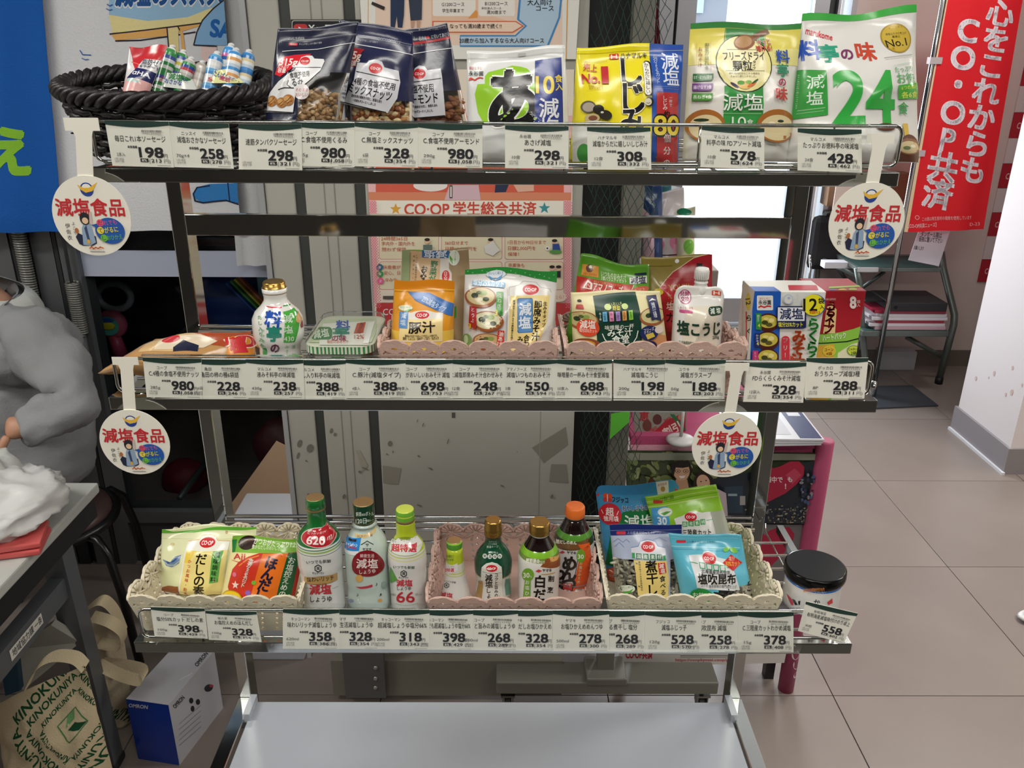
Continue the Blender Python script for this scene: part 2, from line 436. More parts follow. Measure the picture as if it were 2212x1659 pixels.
b = MB(); b.box((-3.3, -3.2, 0), (-3.24, 5.2, 2.7), m_wall); struct('wall_left', b)
b = MB(); b.box((-3.24, -3.2, 0), (4.2, -3.14, 2.7), mat('#57534d', .8, var=.5, vscale=.8)); struct('wall_front', b)
# far wall with the glazed opening
BY = 4.3
gx0 = at(1478, 300, BY).x; gx1 = at(1716, 300, BY).x; gz0 = at(1600, 640, BY).z; sx0 = at(1797, 100, BY).x; sx1 = at(1822, 100, BY).x
fl0 = at(1402, 300, BY).x
b = MB()
b.box((-3.24, BY, 0), (fl0, BY+.1, 2.7), mat('#8c8a86', .8)); b.box((sx1, BY, 0), (4.2, BY+.1, 2.7), mat('#d6c8c2', .8, 0, .05, 20))
b.box((fl0, BY, 2.35), (sx1, BY+.1, 2.7), m_wall); b.box((fl0, BY, 0), (sx1, BY+.1, .16), m_wall)
struct('wall_back', b)
b = MB(); b.box((sx1, BY-.012, 0), (3.9, BY-.001, .09), mat('#6f675f', .6)); struct('baseboard_back', b)
m_alu = mat('#b6b6bc', .35, .6)
b = MB()
for x0, x1 in ((fl0, fl0+(gx0-fl0)*.42), (fl0+(gx0-fl0)*.5, gx0), (gx1, gx1+.07), (gx1+.11, sx0), (sx1-.005, sx1+.02)): b.box((x0, BY-.05, .16), (x1, BY+.05, 2.35), m_alu)
b.box((gx0, BY-.04, gz0-.13), (gx1, BY+.04, gz0), m_alu); b.box((gx0, BY-.03, .16), (gx1, BY+.03, gz0-.15), mat('#9aa0a8', .5)); b.box((gx0, BY-.04, 2.28), (gx1, BY+.04, 2.35), m_alu)
b.box((gx1+.07, BY-.02, .16), (gx1+.11, BY+.03, 2.35), mat('#2c2c30', .5)); b.box((fl0+(gx0-fl0)*.42, BY-.01, .16), (fl0+(gx0-fl0)*.5, BY+.02, 2.35), mat('#1c1c20', .5))
win = struct('window_1', b)
b = MB(); b.box((gx0, BY-.004, gz0), (gx1, BY+.002, 2.28), PANE); b.box((sx0, BY-.004, .16), (sx1, BY+.002, 2.35), PANE); b.build('pane', win)
# pale building outside
t = thing('building', (3.2, 24, 0), 'pale building with brick band seen through the bright glass door', 'building')
b = MB(); b.box((2.5, 24, 0), (6.0, 30, .4), mat('#f4f2f0', .9)); b.box((4.9, 24, .4), (5.75, 29, 3.4), mat('#84868f', .9)); b.build('wall', t)
b = MB(); b.box((4.9, 23.9, .9), (5.75, 24, 2.2), mat('#8f4e4c', .9)); b.build('brick_band', t)
b = MB(); b.box((4.9, 23.9, 2.5), (5.1, 24, 3.0), mat('#9fb8c8', .3)); b.build('window', t)
b = MB(); b.box((4.9, 23.7, 3.2), (5.75, 24.3, 3.4), mat('#5f6272', .8)); b.build('roof', t)
b = MB(); b.box((-60, 5.3, -.15), (60, 90, -.05), mat('#e2e2e2', .9)); o = b.build('ground'); o['kind'] = 'structure'
# right wall
pf = atz(2177, 1022, 0); pb_ = atz(2070, 938, 0)
m_pil = mat('#e6dede', .7, 0, .08, 16)
b = MB(); b.box((3.9, -3.2, 0), (4.2, 5.2, 2.7), m_beige); struct('wall_right', b)
b = MB(); b.box((2.04, pf.y, 0), (2.5, pf.y+.42, 2.7), m_pil); pil = struct('trim_1', b)
b = MB(); b.box((2.5, pf.y, 0), (3.9, pf.y+.06, 2.7), mat('#d8c9a6', .8)); o = struct('wall_recess', b)
rnd = random.Random(3); b = MB()
for k in range(7):
    y = pf.y+rnd.uniform(.02, .4); z = rnd.uniform(.16, .42); r = rnd.uniform(.003, .009)
    b.add([(2.039, y+r*1.2*cos(a), z+r*1.8*sin(a)) for a in (0, .9, 2, 3, 4.1, 5.2)], [tuple(range(6))], mat('#d4b8b0', .9))
b.build('stain', pil)
b = MB(); b.box((2.028, pf.y-.012, 0), (2.5, pf.y+.43, .115), mat('#8f898c', .5)); b.box((2.018, pf.y-.02, 0), (2.03, pf.y+.43, .012), mat('#d8d8dc', .5)); struct('baseboard_right', b)
b = MB(); b.box((2.5, pf.y-.012, 0), (3.9, pf.y, .115), mat('#5d5448', .5)); struct('baseboard_recess', b)

# ---------------- partition straight behind the rack
PY = 1.77
X = lambda px, y=893: at(px, y, PY).x
m_pan = mat('#b3b1a9', .5, 0, .03, 9, .4, var=.12, vscale=1.6); m_dark = mat('#3d3f3e', .5)
b = MB(); b.box((X(621), PY+.03, .12), (X(1241), PY+.045, 2.5), mat('#5a5a56', .7)); part = struct('wall_partition', b)
for x0, x1 in ((621, 679), (698.6, 796), (816.6, 1241)):
    b = MB(); b.box((X(x0), PY, .14), (X(x1), PY+.03, 2.5), m_pan, .003)
    o = b.build('panel', part)
for x0, x1 in ((679, 698.6), (796, 816.6)):
    b = MB(); b.box((X(x0)+.0005, PY+.004, .14), (X(x1)-.0005, PY+.028, 2.5), m_dark); b.build('strip', part)
b = MB(); b.box((X(621)-.012, PY-.004, .12), (X(621)-.001, PY+.03, 2.5), mat('#c9ccd0', .3, .5)); b.build('edge_trim', part)
b = MB()
for px in (736, 756): b.box((X(px), PY-.0012, .3), (X(px)+.0015, PY-.0002, 2.5), mat('#8a8880', .5))
b.box((X(1167), PY-.001, .3), (X(1167)+.0012, PY-.0002, 2.5), mat('#9c9a92', .5)); b.build('seam', part)
b = MB(); b.box((X(672), PY-.03, .02), (X(1232), PY-.002, at(900, 1428, PY-.03).z), mat('#7f7b70', .6)); struct('baseboard_partition', b)
b = MB(); z1 = at(800, 1416, PY-.05).z
b.box((at(742, 1450, PY-.05).x, PY-.05, .03), (at(830, 1450, PY-.05).x, PY-.031, z1+.06), mat('#6b6c6c', .5, .4))
for yy in (1443, 1466, 1486):
    c = at(811, yy, PY-.052); b.ellipsoid(c, .006, .003, .006, mat('#c9c9c4', .3, .8))
tag(b.build('wall_bracket'), 'grey screwed metal bracket plate low on the pale partition', 'bracket')
items = [('p', [(1686, 330), (1912, 190), (1925, 310), (1765, 430), (1730, 380), (1720, 365)], '#8a877d'), ('p', [(1815, 438), (1915, 440), (1928, 565), (1802, 555)], '#8f8b82'),
         ('p', [(695, 448), (820, 465), (800, 572), (740, 570), (700, 560)], '#938f84'), ('p', [(518, 345), (545, 345), (600, 450), (545, 500), (560, 470)], '#a39f90'), ('r', 1155, 95, 1178, 130, '#55524c')]
for x, y, rx, ry in ((145, 300, 14, 26), (215, 332, 22, 28), (135, 380, 8, 22), (190, 415, 6, 6), (355, 215, 9, 18), (380, 240, 8, 12), (745, 300, 14, 18), (725, 370, 7, 5), (765, 355, 4, 9), (927, 150, 3, 12), (965, 175, 4, 14), (1130, 285, 4, 20), (935, 382, 8, 6), (1013, 465, 16, 5), (1490, 580, 12, 5), (1590, 355, 3, 4), (545, 487, 10, 8), (580, 465, 24, 4), (940, 710, 18, 5), (440, 650, 9, 16), (1820, 650, 9, 14), (215, 640, 20, 8)):
    items.append(('e', x, y, rx, ry, '#77746b', 20))
TLc = V((X(621), PY-.0008, 1.45)); 
flat_print(items, (V((X(621), PY-.0006, 1.45)), V((X(1241), PY-.0006, 1.45)), V((X(1241), PY-.0006, .3)), V((X(621), PY-.0006, .3))), part, 'scuff_marks', crop=(600, 860, 3.072))
# black backing + post
xb0 = X(1243); xb1 = X(1326)
b = MB(); b.box((xb0, PY+.06, .1), (xb1+.02, PY+.075, 2.5), mat('#0c0f12', .6)); b.build('black_panel', part)

# ---------------- rolling stand (grey post, foot, casters) with green net
def caster(c, par, wheel='#141414'):
    b = MB(); r = .026
    R90 = Matrix.Rotation(pi/2, 3, 'Y')
    b.lathe([(r*.5, -.009), (r, -.009), (r*1.02, -.005), (r*1.02, .005), (r, .009), (r*.5, .009)], V(c)+V((0, 0, r*1.02)), mat(wheel, .5), 20, M=R90)
    b.build('wheel', par)
    b = MB(); b.box(V(c)+V((-.014, -.02, r+.004)), V(c)+V((-.011, .012, r*2+.012)), STEEL); b.box(V(c)+V((.011, -.02, r+.004)), V(c)+V((.014, .012, r*2+.012)), STEEL)
    b.box(V(c)+V((-.018, -.024, r*2+.010)), V(c)+V((.018, .018, r*2+.016)), STEEL); b.tube([V(c)+V((0, 0, r*2+.014)), V(c)+V((0, 0, .085))], .006, STEEL); b.build('caster_fork', par)
m_grey = mat('#7f7e76', .45, .3)
sy = 1.70; sxl = at(1072, 1470, sy).x; sxr = at(1546, 1470, sy).x; px0 = at(1340, 560, sy).x; px1 = at(1383, 560, sy).x
t = thing('rolling_stand', ((px0+px1)/2, sy, 0), 'grey metal post on a long caster foot behind the rack, hung with green net', 'stand')
b = MB(); b.box((px0, sy, .12), (px1, sy+.04, 2.45), m_grey, .002); b.build('post', t)
b = MB(); b.box((sxl, sy-.03, .088), (sxr, sy+.05, .125), m_grey, .004); b.build('foot_bar', t)
b = MB(); b.box((px0-.03, sy-.034, .118), (px1+.03, sy+.054, .14), m_grey, .004); b.build('post_socket', t)
for xx in (sxl+.03, sxr-.03): caster((xx, sy+.01, 0), t)
# net
def net(name, x0, x1, z0, z1, y, n, col, r, label):
    b = MB(); m = mat(col, .5); rnd = random.Random(5); w = (x1-x0)/n; h = w*1.25; rows = int((z1-z0)/h)
    def jit(i, j): q = noise.noise_vector(V((i*.6, j*.35, 2))); return V((x0+i*w+q.x*w*.8, y+q.y*.008, z0+j*h+q.z*h*.6))
    for i in range(n+1):
        for j in range(rows):
            for s_ in (0, 1):
                a = jit(i+(.5 if j % 2 else 0), j); e = jit(i+(.5 if j % 2 else 0)+(.5 if s_ else -.5), j+1)
                if a.x < x0-w or e.x > x1+w: continue
                b.tube([a, e], r, m, 4, False)
    return tag(b.build(name), label, 'net')
net('hanging_net', xb0+.005, at(1400, 560, sy-.02).x, .55, 2.0, sy-.02, 9, '#0e3a30', .0006, 'dark green diamond net hanging over the black gap and grey post')
b = MB(); p = at(1318, 930, sy-.03); q = at(1360, 895, sy-.03)
b.sheet([[V((p.x, sy-.03, q.z)), V((q.x, sy-.033, q.z+.01))], [V((p.x, sy-.032, p.z-.02)), V((q.x, sy-.03, p.z+.02))]], mat('#5fc23a', .5)); b.v = [(x, y, z) for x, y, z in b.v]
b.sheet([[V((p.x, sy-.028, q.z)), V((q.x, sy-.031, q.z+.01))], [V((p.x, sy-.03, p.z-.02)), V((q.x, sy-.028, p.z+.02))]], mat('#5fc23a', .5))
tag(b.build('green_cloth_tag'), 'bright green cloth corner tied on the net by the post', 'cloth')

# ---------------- posters on the partition
def poster(name, corners_px, y, items, label, fin=paper, crop=(0, 0, 1), base='#efe9dd', thick=.0015, cat='poster'):
    c = [at(*p, y) for p in corners_px]
    t = thing(name, ((c[0].x+c[2].x)/2, y, min(c[2].z, c[3].z)), label, cat)
    b = MB(); e = V((0, thick, 0)); b.add([p for p in c]+[p+e for p in c], [(0, 1, 2, 3), (7, 6, 5, 4), (0, 4, 5, 1), (1, 5, 6, 2), (2, 6, 7, 3), (3, 7, 4, 0)], fin(base)); b.build('sheet', t)
    flat_print(items, c, t, 'printed_artwork', fin, crop)
    return t
dots = []
for k in range(80):
    for q in range(3):
        dots.append(('e', 90+k*.95+q*24+(12 if k % 2 else 0), 250+k*13.2, 6, 6, '#e4798f')) if 250+k*13.2 < 1260 else None
        dots.append(('e', 2030+q*24+(12 if k % 2 else 0), 250+k*13.2, 6, 6, '#e4798f')) if 250+k*13.2 < 1260 else None
it = [('p', [(60, -600), (2100, -600), (2090, 245), (75, 240)], '#d9604a'), ('p', [(60, -600), (140, -600), (155, 1260), (95, 1260), (75, 240)], '#f0bdc0'), ('p', [(2020, -600), (2100, -600), (2088, 240), (2080, 1260), (2015, 1260)], '#f0bdc0')]
it += [('p', [(75, 160), (2090, 165), (2090, 243), (75, 240)], '#dd8a68'), ('e', 690, 95, 170, 60, '#efe9e6'), ('p', [(880, 90), (1170, 90), (1190, 240), (830, 240)], '#d9b9c4'), ('p', [(1340, 60), (1480, 60), (1440, 160), (1330, 165)], '#26304e'), ('p', [(1500, 60), (1720, 60), (1720, 150), (1560, 160)], '#e3b6a0'), ('l', [(895, 100), (895, 215)], 30, '#4a4744'), ('l', [(895, 110), (895, 205)], 14, '#e8e4da')]
it += [('r', 160, 250, 2015, 620, '#f0ece0'), ('s', 345, 330, 60, '#e0a63a'), ('s', 1825, 320, 60, '#3f93a0'),
       ('t', 'CO·OP', 655, 325, 150, '#cf4a3a', 0, 450, .03), ('t', '学生総合共済', 1330, 325, 145, '#cf4a3a', 0, 830, .03)]
it += [('r', 170, 600, 2015, 1260, '#efe4d4')]
for x0, x1 in ((180, 775), (800, 1405), (1430, 2015)):
    for y0, y1 in ((560, 830), (850, 1130)):
        it += [('R', x0, y0, x1, y1, 26, '#d78a80'), ('R', x0+5, y0+5, x1-5, y1-5, 23, '#e9e0c2')]
for s, x, y, w_ in (('24時間365日', 330, 622, 260), ('学内外・国内外を', 370, 672, 330), ('問わず保障', 330, 730, 240), ('360日分まで', 950, 665, 230), ('日額10,000円を', 995, 722, 310), ('1日目から90日分まで', 1650, 658, 380), ('日額2,000円を', 1600, 717, 275), ('保障！', 1515, 777, 110), ('扶養者が亡', 330, 905, 220), ('安心、日', 310, 962, 160), ('ゆみや', 300, 1030, 110), ('卒業後も', 1545, 885, 160)):
    it.append(('t', s, x, y, 44, '#c4533f', 0, w_))
for x, y, c in ((188, 905, '#2a6e8c'), (190, 972, '#3c9a55'), (195, 1042, '#e8629a')): it += [('e', x, y, 34, 32, c), ('t', '安', x, y, 32, '#ffffff')]
it += [('r', 220, 1190, 820, 1222, '#5a5550'), ('r', 155, 1262, 2080, 1560, '#c23a3c'), ('t', 'CO·OP共済', 430, 1345, 90, '#f2eeee', 0, 420), ('e', 1950, 1200, 100, 50, '#f1dccb'), ('t', 'だったら！', 1930, 1200, 44, '#c4533f', 0, 170)]
# small pictograms
for x, y in ((660, 680), (1290, 680), (1925, 690), (1900, 950), (1965, 950)):
    it += [('e', x, y-35, 26, 26, '#e8c0a4'), ('e', x, y-50, 27, 16, '#2b2623')]
it += [('r', 620, 680, 710, 735, '#6a7a72'), ('p', [(1225, 700), (1310, 640), (1380, 735), (1310, 790), (1240, 760)], '#e8e6e2'), ('p', [(1905, 670), (1970, 670), (1985, 740), (1905, 740)], '#2f4f9a'), ('e', 1935, 750, 62, 20, '#5f9a4a'), ('e', 1853, 715, 22, 22, '#f2f2f2'), ('e', 1853, 715, 9, 9, '#222222'), ('r', 1882, 940, 1920, 1005, '#2a2a30'), ('r', 1948, 940, 1985, 1005, '#2a2a30')]
it += [d for d in dots if d]
poster('pink_poster', [(782, 150), (1240, 150), (1232, 760), (814, 760)], PY-.004, it, 'pink dotted poster with red heading and cream info boxes on the partition', crop=(780, 380, 4.608), base='#efe4d4')
it = [('r', 490, -60, 1570, 300, '#f0efe9'), ('l', [(555, -60), (552, 300)], 4, '#e3b24a'), ('r', 590, -60, 1540, 230, '#f3d9c8'), ('l', [(1568, -60), (1560, 300)], 5, '#e0a04a'),
      ('p', [(875, -60), (1110, -60), (1110, 60), (1350, 132), (1290, 175), (875, 175)], '#efc9ae'), ('R', 882, -30, 1100, 82, 12, '#f4efe8'), ('R', 1115, -30, 1300, 82, 12, '#f4efe8'), ('p', [(1060, 95), (1100, 50), (1110, 60), (1110, 90)], '#e7a05a'),
      ('p', [(1325, -60), (1545, -60), (1530, 90), (1470, 238), (1020, 238), (1020, 178), (1300, 178), (1350, 132), (1310, 100)], '#4f8fca'), ('p', [(1335, -60), (1535, -60), (1520, 88), (1462, 230), (1024, 230), (1024, 186), (1304, 186), (1362, 132), (1322, 98)], '#b9d3ea'),
      ('p', [(880, 107), (1305, 107), (1345, 132), (1290, 166), (880, 166)], '#d8694a'), ('p', [(886, 112), (1302, 112), (1335, 132), (1287, 161), (886, 161)], '#f6dcc8'),
      ('t', 'G1200コース', 985, 22, 24, '#3a3632', 0, 115), ('t', '学生卒業まで', 985, 54, 22, '#3a3632', 0, 110), ('t', 'B1200コース', 1205, 18, 24, '#3a3632', 0, 115), ('t', '新社会人コース', 1180, 42, 14, '#3a3632', 0, 100), ('t', '満30歳まで', 1205, 62, 22, '#3a3632', 0, 98),
      ('t', '大人向け', 1425, 12, 34, '#2a2825', 0, 125, .01), ('t', 'コース', 1452, 42, 32, '#2a2825', 0, 90, .01), ('t', 'なっても満30歳まで続く!!', 1100, 133, 26, '#2a2825', 0, 262, .01), ('t', '20歳から加入するなら大人向けコース', 1232, 206, 28, '#2a2825', 0, 430, .01),
      ('p', [(668, -60), (740, -60), (736, 75), (728, 140), (705, 140), (700, 80), (690, 140), (668, 135)], '#33405c'), ('p', [(755, -60), (830, -60), (826, 100), (770, 105)], '#3d4658'), ('p', [(770, 105), (790, 105), (785, 140), (772, 140)], '#c9a08a'), ('p', [(800, 105), (820, 105), (815, 140), (802, 140)], '#c9a08a'), ('p', [(575, 8), (640, 35), (635, 52), (570, 22)], '#3a3636')]
poster('course_poster', [(775, -40), (1254, -40), (1244, 128), (786, 128)], PY-.006, it, 'glossy white and blue poster with course arrows on the partition, above the pink poster', film, (560, 0, 2.353), '#f0efe9')
poster('black_sign', [(628, 42), (790, 42), (796, 120), (632, 120)], PY-.006, [('R', 165, 103, 440, 300, 12, '#b9b6ae'), ('R', 169, 107, 436, 296, 10, '#14141a'), ('R', 175, 122, 245, 175, 16, '#c22a30'), ('p', [(200, 135), (200, 160), (222, 148)], '#f4f0ee'), ('t', 'YouTube', 345, 142, 50, '#e8e4e0', 0, 190, .02)], 'small black sign with red play mark behind the walnut bag', crop=(560, 0, 2.353), base='#14141a', cat='sign')

# ---------------- shop rack
t = rack = thing('display_rack', (-.015, 1.0, 0), 'chrome display rack with three wire shelves and a white base tray', 'rack')
XL, XR = -.465, .437
SH = [(.95, 1.459, 1.478), (.904, 1.203, 1.220), (.854, .892, .909)]   # front rail y, rail bottom z, deck z
for k, x0 in ((0, -.457), (1, .387)):
    b = MB(); b.box((x0, 1.14, .02), (x0+.02, 1.175, 1.47), CHROME, .0015); b.build('post', t)
    b = MB(); b.box((x0-.002, .42, .535), (x0+.022, 1.14, .56), CHROME, .0015); b.build('base_side_rail', t)
    b = MB(); b.box((x0, .42, .02), (x0+.02, .445, .535), CHROME, .001); b.build('leg', t)
    b = MB(); b.box((x0-.002, .40, .0), (x0+.022, 1.2, .02), CHROME, .001); b.build('floor_rail', t)
z0 = at(1000, 512, 1.14).z; z1 = at(1000, 466, 1.14).z
b = MB(); b.box((-.437, 1.139, z0), (.387, 1.152, z1), CHROME, .001); b.build('back_bar', t)
m_base = mat('#b3bac4', .22, 0, .03, 5, .5, var=.06, vscale=4)
b = MB(); b.box((-.43, .40, .548), (.382, 1.135, .556), m_base, .0015); b.box((-.43, 1.131, .5), (.382, 1.137, .553), m_base); b.box((-.436, 1.09, .553), (-.425, 1.137, .570), m_base); b.box((.378, 1.09, .553), (.389, 1.137, .570), m_base); o = b.build('base_tray', t); tag(o, 'pale grey white base tray')
for si, (ry, zb, zd) in enumerate(SH):
    nm = ('upper', 'middle', 'lower')[si]
    b = MB(); b.box((XL, ry, zb), (XR, ry+.012, zb+.016), CHROME, .0012); o = b.build('front_rail', t)
    b = MB()
    for x0 in (XL, XR-.01): b = MB(); b.box((x0, ry+.012, zb+.002), (x0+.01, 1.14, zb+.014), CHROME); b.build('side_rail', t)
    b = MB()
    for q in range(3): b = MB(); b.tube([(-.435, 1.118+q*.011, zd+.002+q*.004), (.385, 1.118+q*.011, zd+.002+q*.004)], .0032, CHROME, 8); b.build('back_rod', t)
    ny = int((1.12-ry-.02)/.034)
    for q in range(ny):
        yy = ry+.03+q*.034; b = MB(); b.tube([(XL+.008, yy, zd-.0022), (XR-.008, yy, zd-.0022)], .002, CHROME, 6); b.build('deck_wire', t)
    for q in range(16):
        xx = XL+.03+q*.056; b = MB(); b.tube([(xx, ry+.008, zd-.0055), (xx, 1.125, zd-.0055), (xx, 1.131, zd+.006)], .0014, CHROME, 6); b.build('cross_wire', t)
    # front guard: a bent loop
    x0, x1 = XL+.012, XR-(.004, .012, .012)[si]; zg = zd+.046; yy = ry+.004; r_ = .008
    pts = []
    for cx, cz, a0 in ((x1-r_, zg-r_, 90), (x1-r_, zb+.022+r_, 0), (x0+r_, zb+.022+r_, -90), (x0+r_, zg-r_, -180)):
        for a in range(0, 91, 30): pts.append((cx+r_*cos(radians(a0-a)), yy, cz+r_*sin(radians(a0-a))))
    b = MB(); b.tube(pts, .0021, CHROME, 8, closed=True)
    for q in range(6): xx = x0+(x1-x0)*(q+.5)/6; b.tube([(xx, yy+.002, zb+.01), (xx, yy+.002, zg)], .0015, CHROME, 6)
    b.build('front_guard', t)
# ============================================================ PRICE CARDS
GRN = '#203c34'; CRD = '#efece0'; BK = '#26262a'
def card(row, quad, dy, brand, name, price, tax, qty, label, grey=0):
    y = SH[row][0]-.0045-dy
    c = [at(px, py, y) for px, py in quad]; F, inv, n = quadmap(c); UX = 600; UY = 410
    t = thing('price_card', (c[3]+c[2])/2, label, 'price card', ('price cards on the top shelf edge', 'price cards on the middle shelf edge', 'price cards on the bottom shelf edge')[row])
    b = MB(); e = V((0, .0005, 0)); b.add(c+[p+e for p in c], [(0, 1, 2, 3), (7, 6, 5, 4), (0, 4, 5, 1), (1, 5, 6, 2), (2, 6, 7, 3), (3, 7, 4, 0)], paper(CRD)); b.build('card', t)
    hd = [(0, 0), (600, 0), (600, 36)]+[(600-60*k, 36+22*sin(pi*k/10)) for k in range(1, 10)]+[(0, 36)]
    fu = lambda P: (P[0], P[1])
    it = [('p', hd, GRN)]
    def L(x): return x
    nw = min(520, max(250, len(name)*44))
    it += [('t', brand, 190, 100, 40, '#4a4a4c', 0, min(200, 36*len(brand))), ('t', name, 310, 158, 62, '#2c2c30', 0, nw, .003), ('t', '本体価格', 225, 232, 26, BK, 0, 96, .03),
           ('t', price, 398, 274, 126, BK, 0, 240, .035), ('t', '円', 535, 306, 42, '#4a4a4c'), ('r', 285, 334, 362, 366, BK), ('t', '8%', 323, 350, 30, '#f0eee4', 0, 50, .01),
           ('t', '(', 376, 350, 52, '#77777a'), ('t', tax, 440, 350, 44, BK, 0, 125 if len(tax) > 3 else 100, .02), ('t', '円)', 545, 352, 40, '#77777a', 0, 60), ('t', qty, 105, 300, 40, '#4a4a4c', 0, 26*max(2, len(qty))),
           ('t', '1月18日', 80, 342, 22, '#6a6a6c', 0, 84), ('t', 'ほか1月', 80, 364, 22, '#6a6a6c', 0, 84), ('r', 445, 392, 575, 396, '#8a8a8a')]
    x = 335; rnd = random.Random(price+name)
    while x < 535: w_ = rnd.choice((3, 4, 6)); it.append(('r', x, 78, x+w_, 98, '#3a3a3c')); x += w_+rnd.choice((3, 4, 6))
    it.append(('t', '490123456', 435, 106, 15, '#5a5a5c', 0, 180))
    # card units -> uv directly
    ink(it, lambda a, b_: (a/UX, b_/UY), lambda a, b_, o: F(a, b_)+n*o, t, 'card_print', clip=(0, 0, 1, 1), fin=paper)
    return t
def q(xr, yt, W, Hh, dx=0, sl=.02): return [(xr-W, yt-W*sl), (xr, yt), (xr+dx, yt+Hh), (xr-W+dx, yt+Hh-W*sl)]
card(0, [(226, 260), (364, 262), (376, 362), (243, 358)], .001, '', '毎日これ1本ソーセージ', '198', '213', '2本入', 'price card 198 tilted, leftmost on the top shelf edge under the dark basket')
card(0, [(362, 262), (494, 267), (505, 364), (377, 361)], .0003, 'ニッスイ', '減塩おさかなソーセージ', '258', '278', '70g×4', 'price card 258 for fish sausage, second from the left on the top shelf')
card(0, [(515, 268), (651, 268), (653, 368), (516, 366)], .003, '', '速筋タンパクソーセージ', '298', '321', '', 'price card 298 for protein sausage, lapping over the walnut card')
card(0, q(766, 266, 136, 95), .0012, 'コープ', 'C.食塩不使用くるみ', '980', '1,058', '285g', 'price card 980 for walnuts under the leftmost navy nut bag')
card(0, q(903, 267, 137, 95), .0006, 'コープ', 'C.無塩ミックスナッツ', '328', '354', '6袋', 'price card 328 for mixed nuts on the top shelf')
card(0, q(1042, 269, 139, 94), 0, 'コープ', 'C.食塩不使用アーモンド', '980', '1,058', '290g', 'price card 980 for almonds on the top shelf')
card(0, q(1228, 273, 137, 92, 0, .015), 0, '永谷園', 'あさげ減塩', '298', '321', '10食', 'price card 298 standing alone under the green and white soup bag')
card(0, q(1405, 275, 137, 92, 2, .005), 0, 'ハナマルキ', '減塩からだに嬉しいしじみ汁', '308', '332', '12食', 'price card 308 under the yellow clam soup bag')
card(0, [(1516, 272), (1651, 277), (1651, 366), (1513, 361)], 0, 'マルコメ', '料亭の味 FDアソート減塩', '578', '624', '10食', 'price card 578 under the green topped soup pouch')
card(0, [(1723, 277), (1861, 280), (1862, 373), (1723, 368)], 0, 'マルコメ', 'たっぷりお徳料亭の味減塩', '428', '462', '24食', 'price card 428, rightmost on the top shelf edge')
card(1, [(308, 772), (435, 775), (437, 861), (317, 858)], .003, 'コープ', 'C.4種の食塩不使用ナッツ', '980', '1,058', '285g', 'price card 980, leftmost on the middle shelf edge')
card(1, q(533, 777, 124, 84, 4, .01), .0022, '亀田', '亀田の柿の種6袋詰', '228', '246', '6袋', 'price card 228 for rice crackers on the middle shelf')
card(1, q(655, 777, 124, 84, 3, .01), .0028, 'マルコメ', '液みそ料亭の味減塩', '238', '257', '430g', 'price card 238 below the white bottle with gold cap')
card(1, q(748, 778, 124, 84, 2, .005), .0012, 'マルコメ', 'だし入り料亭の味減塩', '388', '419', '', 'price card 388 below the clear lidded miso tub')
card(1, q(876, 777, 129, 84, 0, .005), .0024, 'コープ', 'C.豚汁(減塩タイプ)', '388', '419', '4食入', 'price card 388 below the orange pork soup pouch')
card(1, q(978, 777, 129, 84, 0, .005), .0018, 'コープ', '野菜がおいしいおみそ汁 減塩', '698', '753', '10食入', 'price card 698, right of the 388 card for pork soup')
card(1, q(1092, 777, 129, 84, 0, .005), .0012, 'コープ', 'C.減塩即席みそ汁合わせみそ', '248', '267', '12食', 'price card 248 below the white and green soup bag in the left pink basket')
card(1, q(1204, 777, 129, 84, 0, .005), .0006, 'アマノフーズ', '減塩いつものおみそ汁', '550', '594', '5食', 'price card 550 below the gap between the two pink lace baskets')
card(1, q(1322, 777, 128, 84, 0, .005), 0, '神州一', '味噌屋の一杯みそ汁食堂減塩', '688', '743', '10食入', 'price card 688 below the dark green soup sachet')
card(1, q(1455, 777, 130, 84, 0, .005), 0, 'ハナマルキ', '減塩塩こうじ', '198', '213', '200g', 'price card 198 partly covered by the 188 card on the middle shelf')
card(1, q(1568, 777, 131, 85, -3, .005), .001, 'ユウキ', '減塩ガラスープ', '188', '203', '50g', 'price card 188 below the white spout pouch')
card(1, [(1615, 783), (1742, 783), (1735, 870), (1605, 868)], 0, '永谷園', 'FDらくらくみそ汁減塩', '328', '354', '12袋入', 'price card 328 below the blue and white soup box')
card(1, [(1742, 773), (1876, 773), (1867, 861), (1737, 859)], 0, 'ポッカロ', 'おうちスープ減塩3種', '288', '311', '8P', 'price card 288 set higher at the right end of the middle shelf')
card(2, [(325, 1311), (442, 1314), (449, 1380), (334, 1375)], .001, 'コープ', '塩分50%カット だしの素', '398', '429', '100g', 'price card 398, leftmost on the bottom shelf edge')
card(2, [(444, 1319), (554, 1321), (565, 1387), (451, 1382)], .0004, '味の素', 'お塩控えめのほんだし', '328', '354', '100g', 'price card 328, second from the left on the bottom shelf')
card(2, q(733, 1316, 122, 86, 0, .005), .0024, 'キッコーマン', '味わいリッチ減塩しょうゆ', '358', '386', '620ml', 'price card 358 below the green capped 620 bottle')
card(2, q(820, 1316, 122, 86, 0, .005), .0018, 'ヤマサ', '鮮度生活減塩しょうゆ', '328', '354', '', 'price card 328 below the pale patterned soy bottle')
card(2, q(928, 1317, 122, 86, 0, .005), .0022, 'キッコーマン', '超減塩しょうゆ塩分66%', '318', '343', '200ml', 'price card 318 below the lime green and white bottle')
card(2, q(1022, 1318, 122, 86, 0, .005), .0016, 'キッコーマン', 'いつでも超減塩しょうゆ塩分66%', '398', '429', '', 'price card 398 below the left end of the pink bottle basket')
card(2, q(1119, 1318, 122, 87, 0, .005), .001, 'コープ', 'コクと旨みの減塩しょうゆ', '268', '289', '200ml', 'price card 268 below the dark green gold capped bottle')
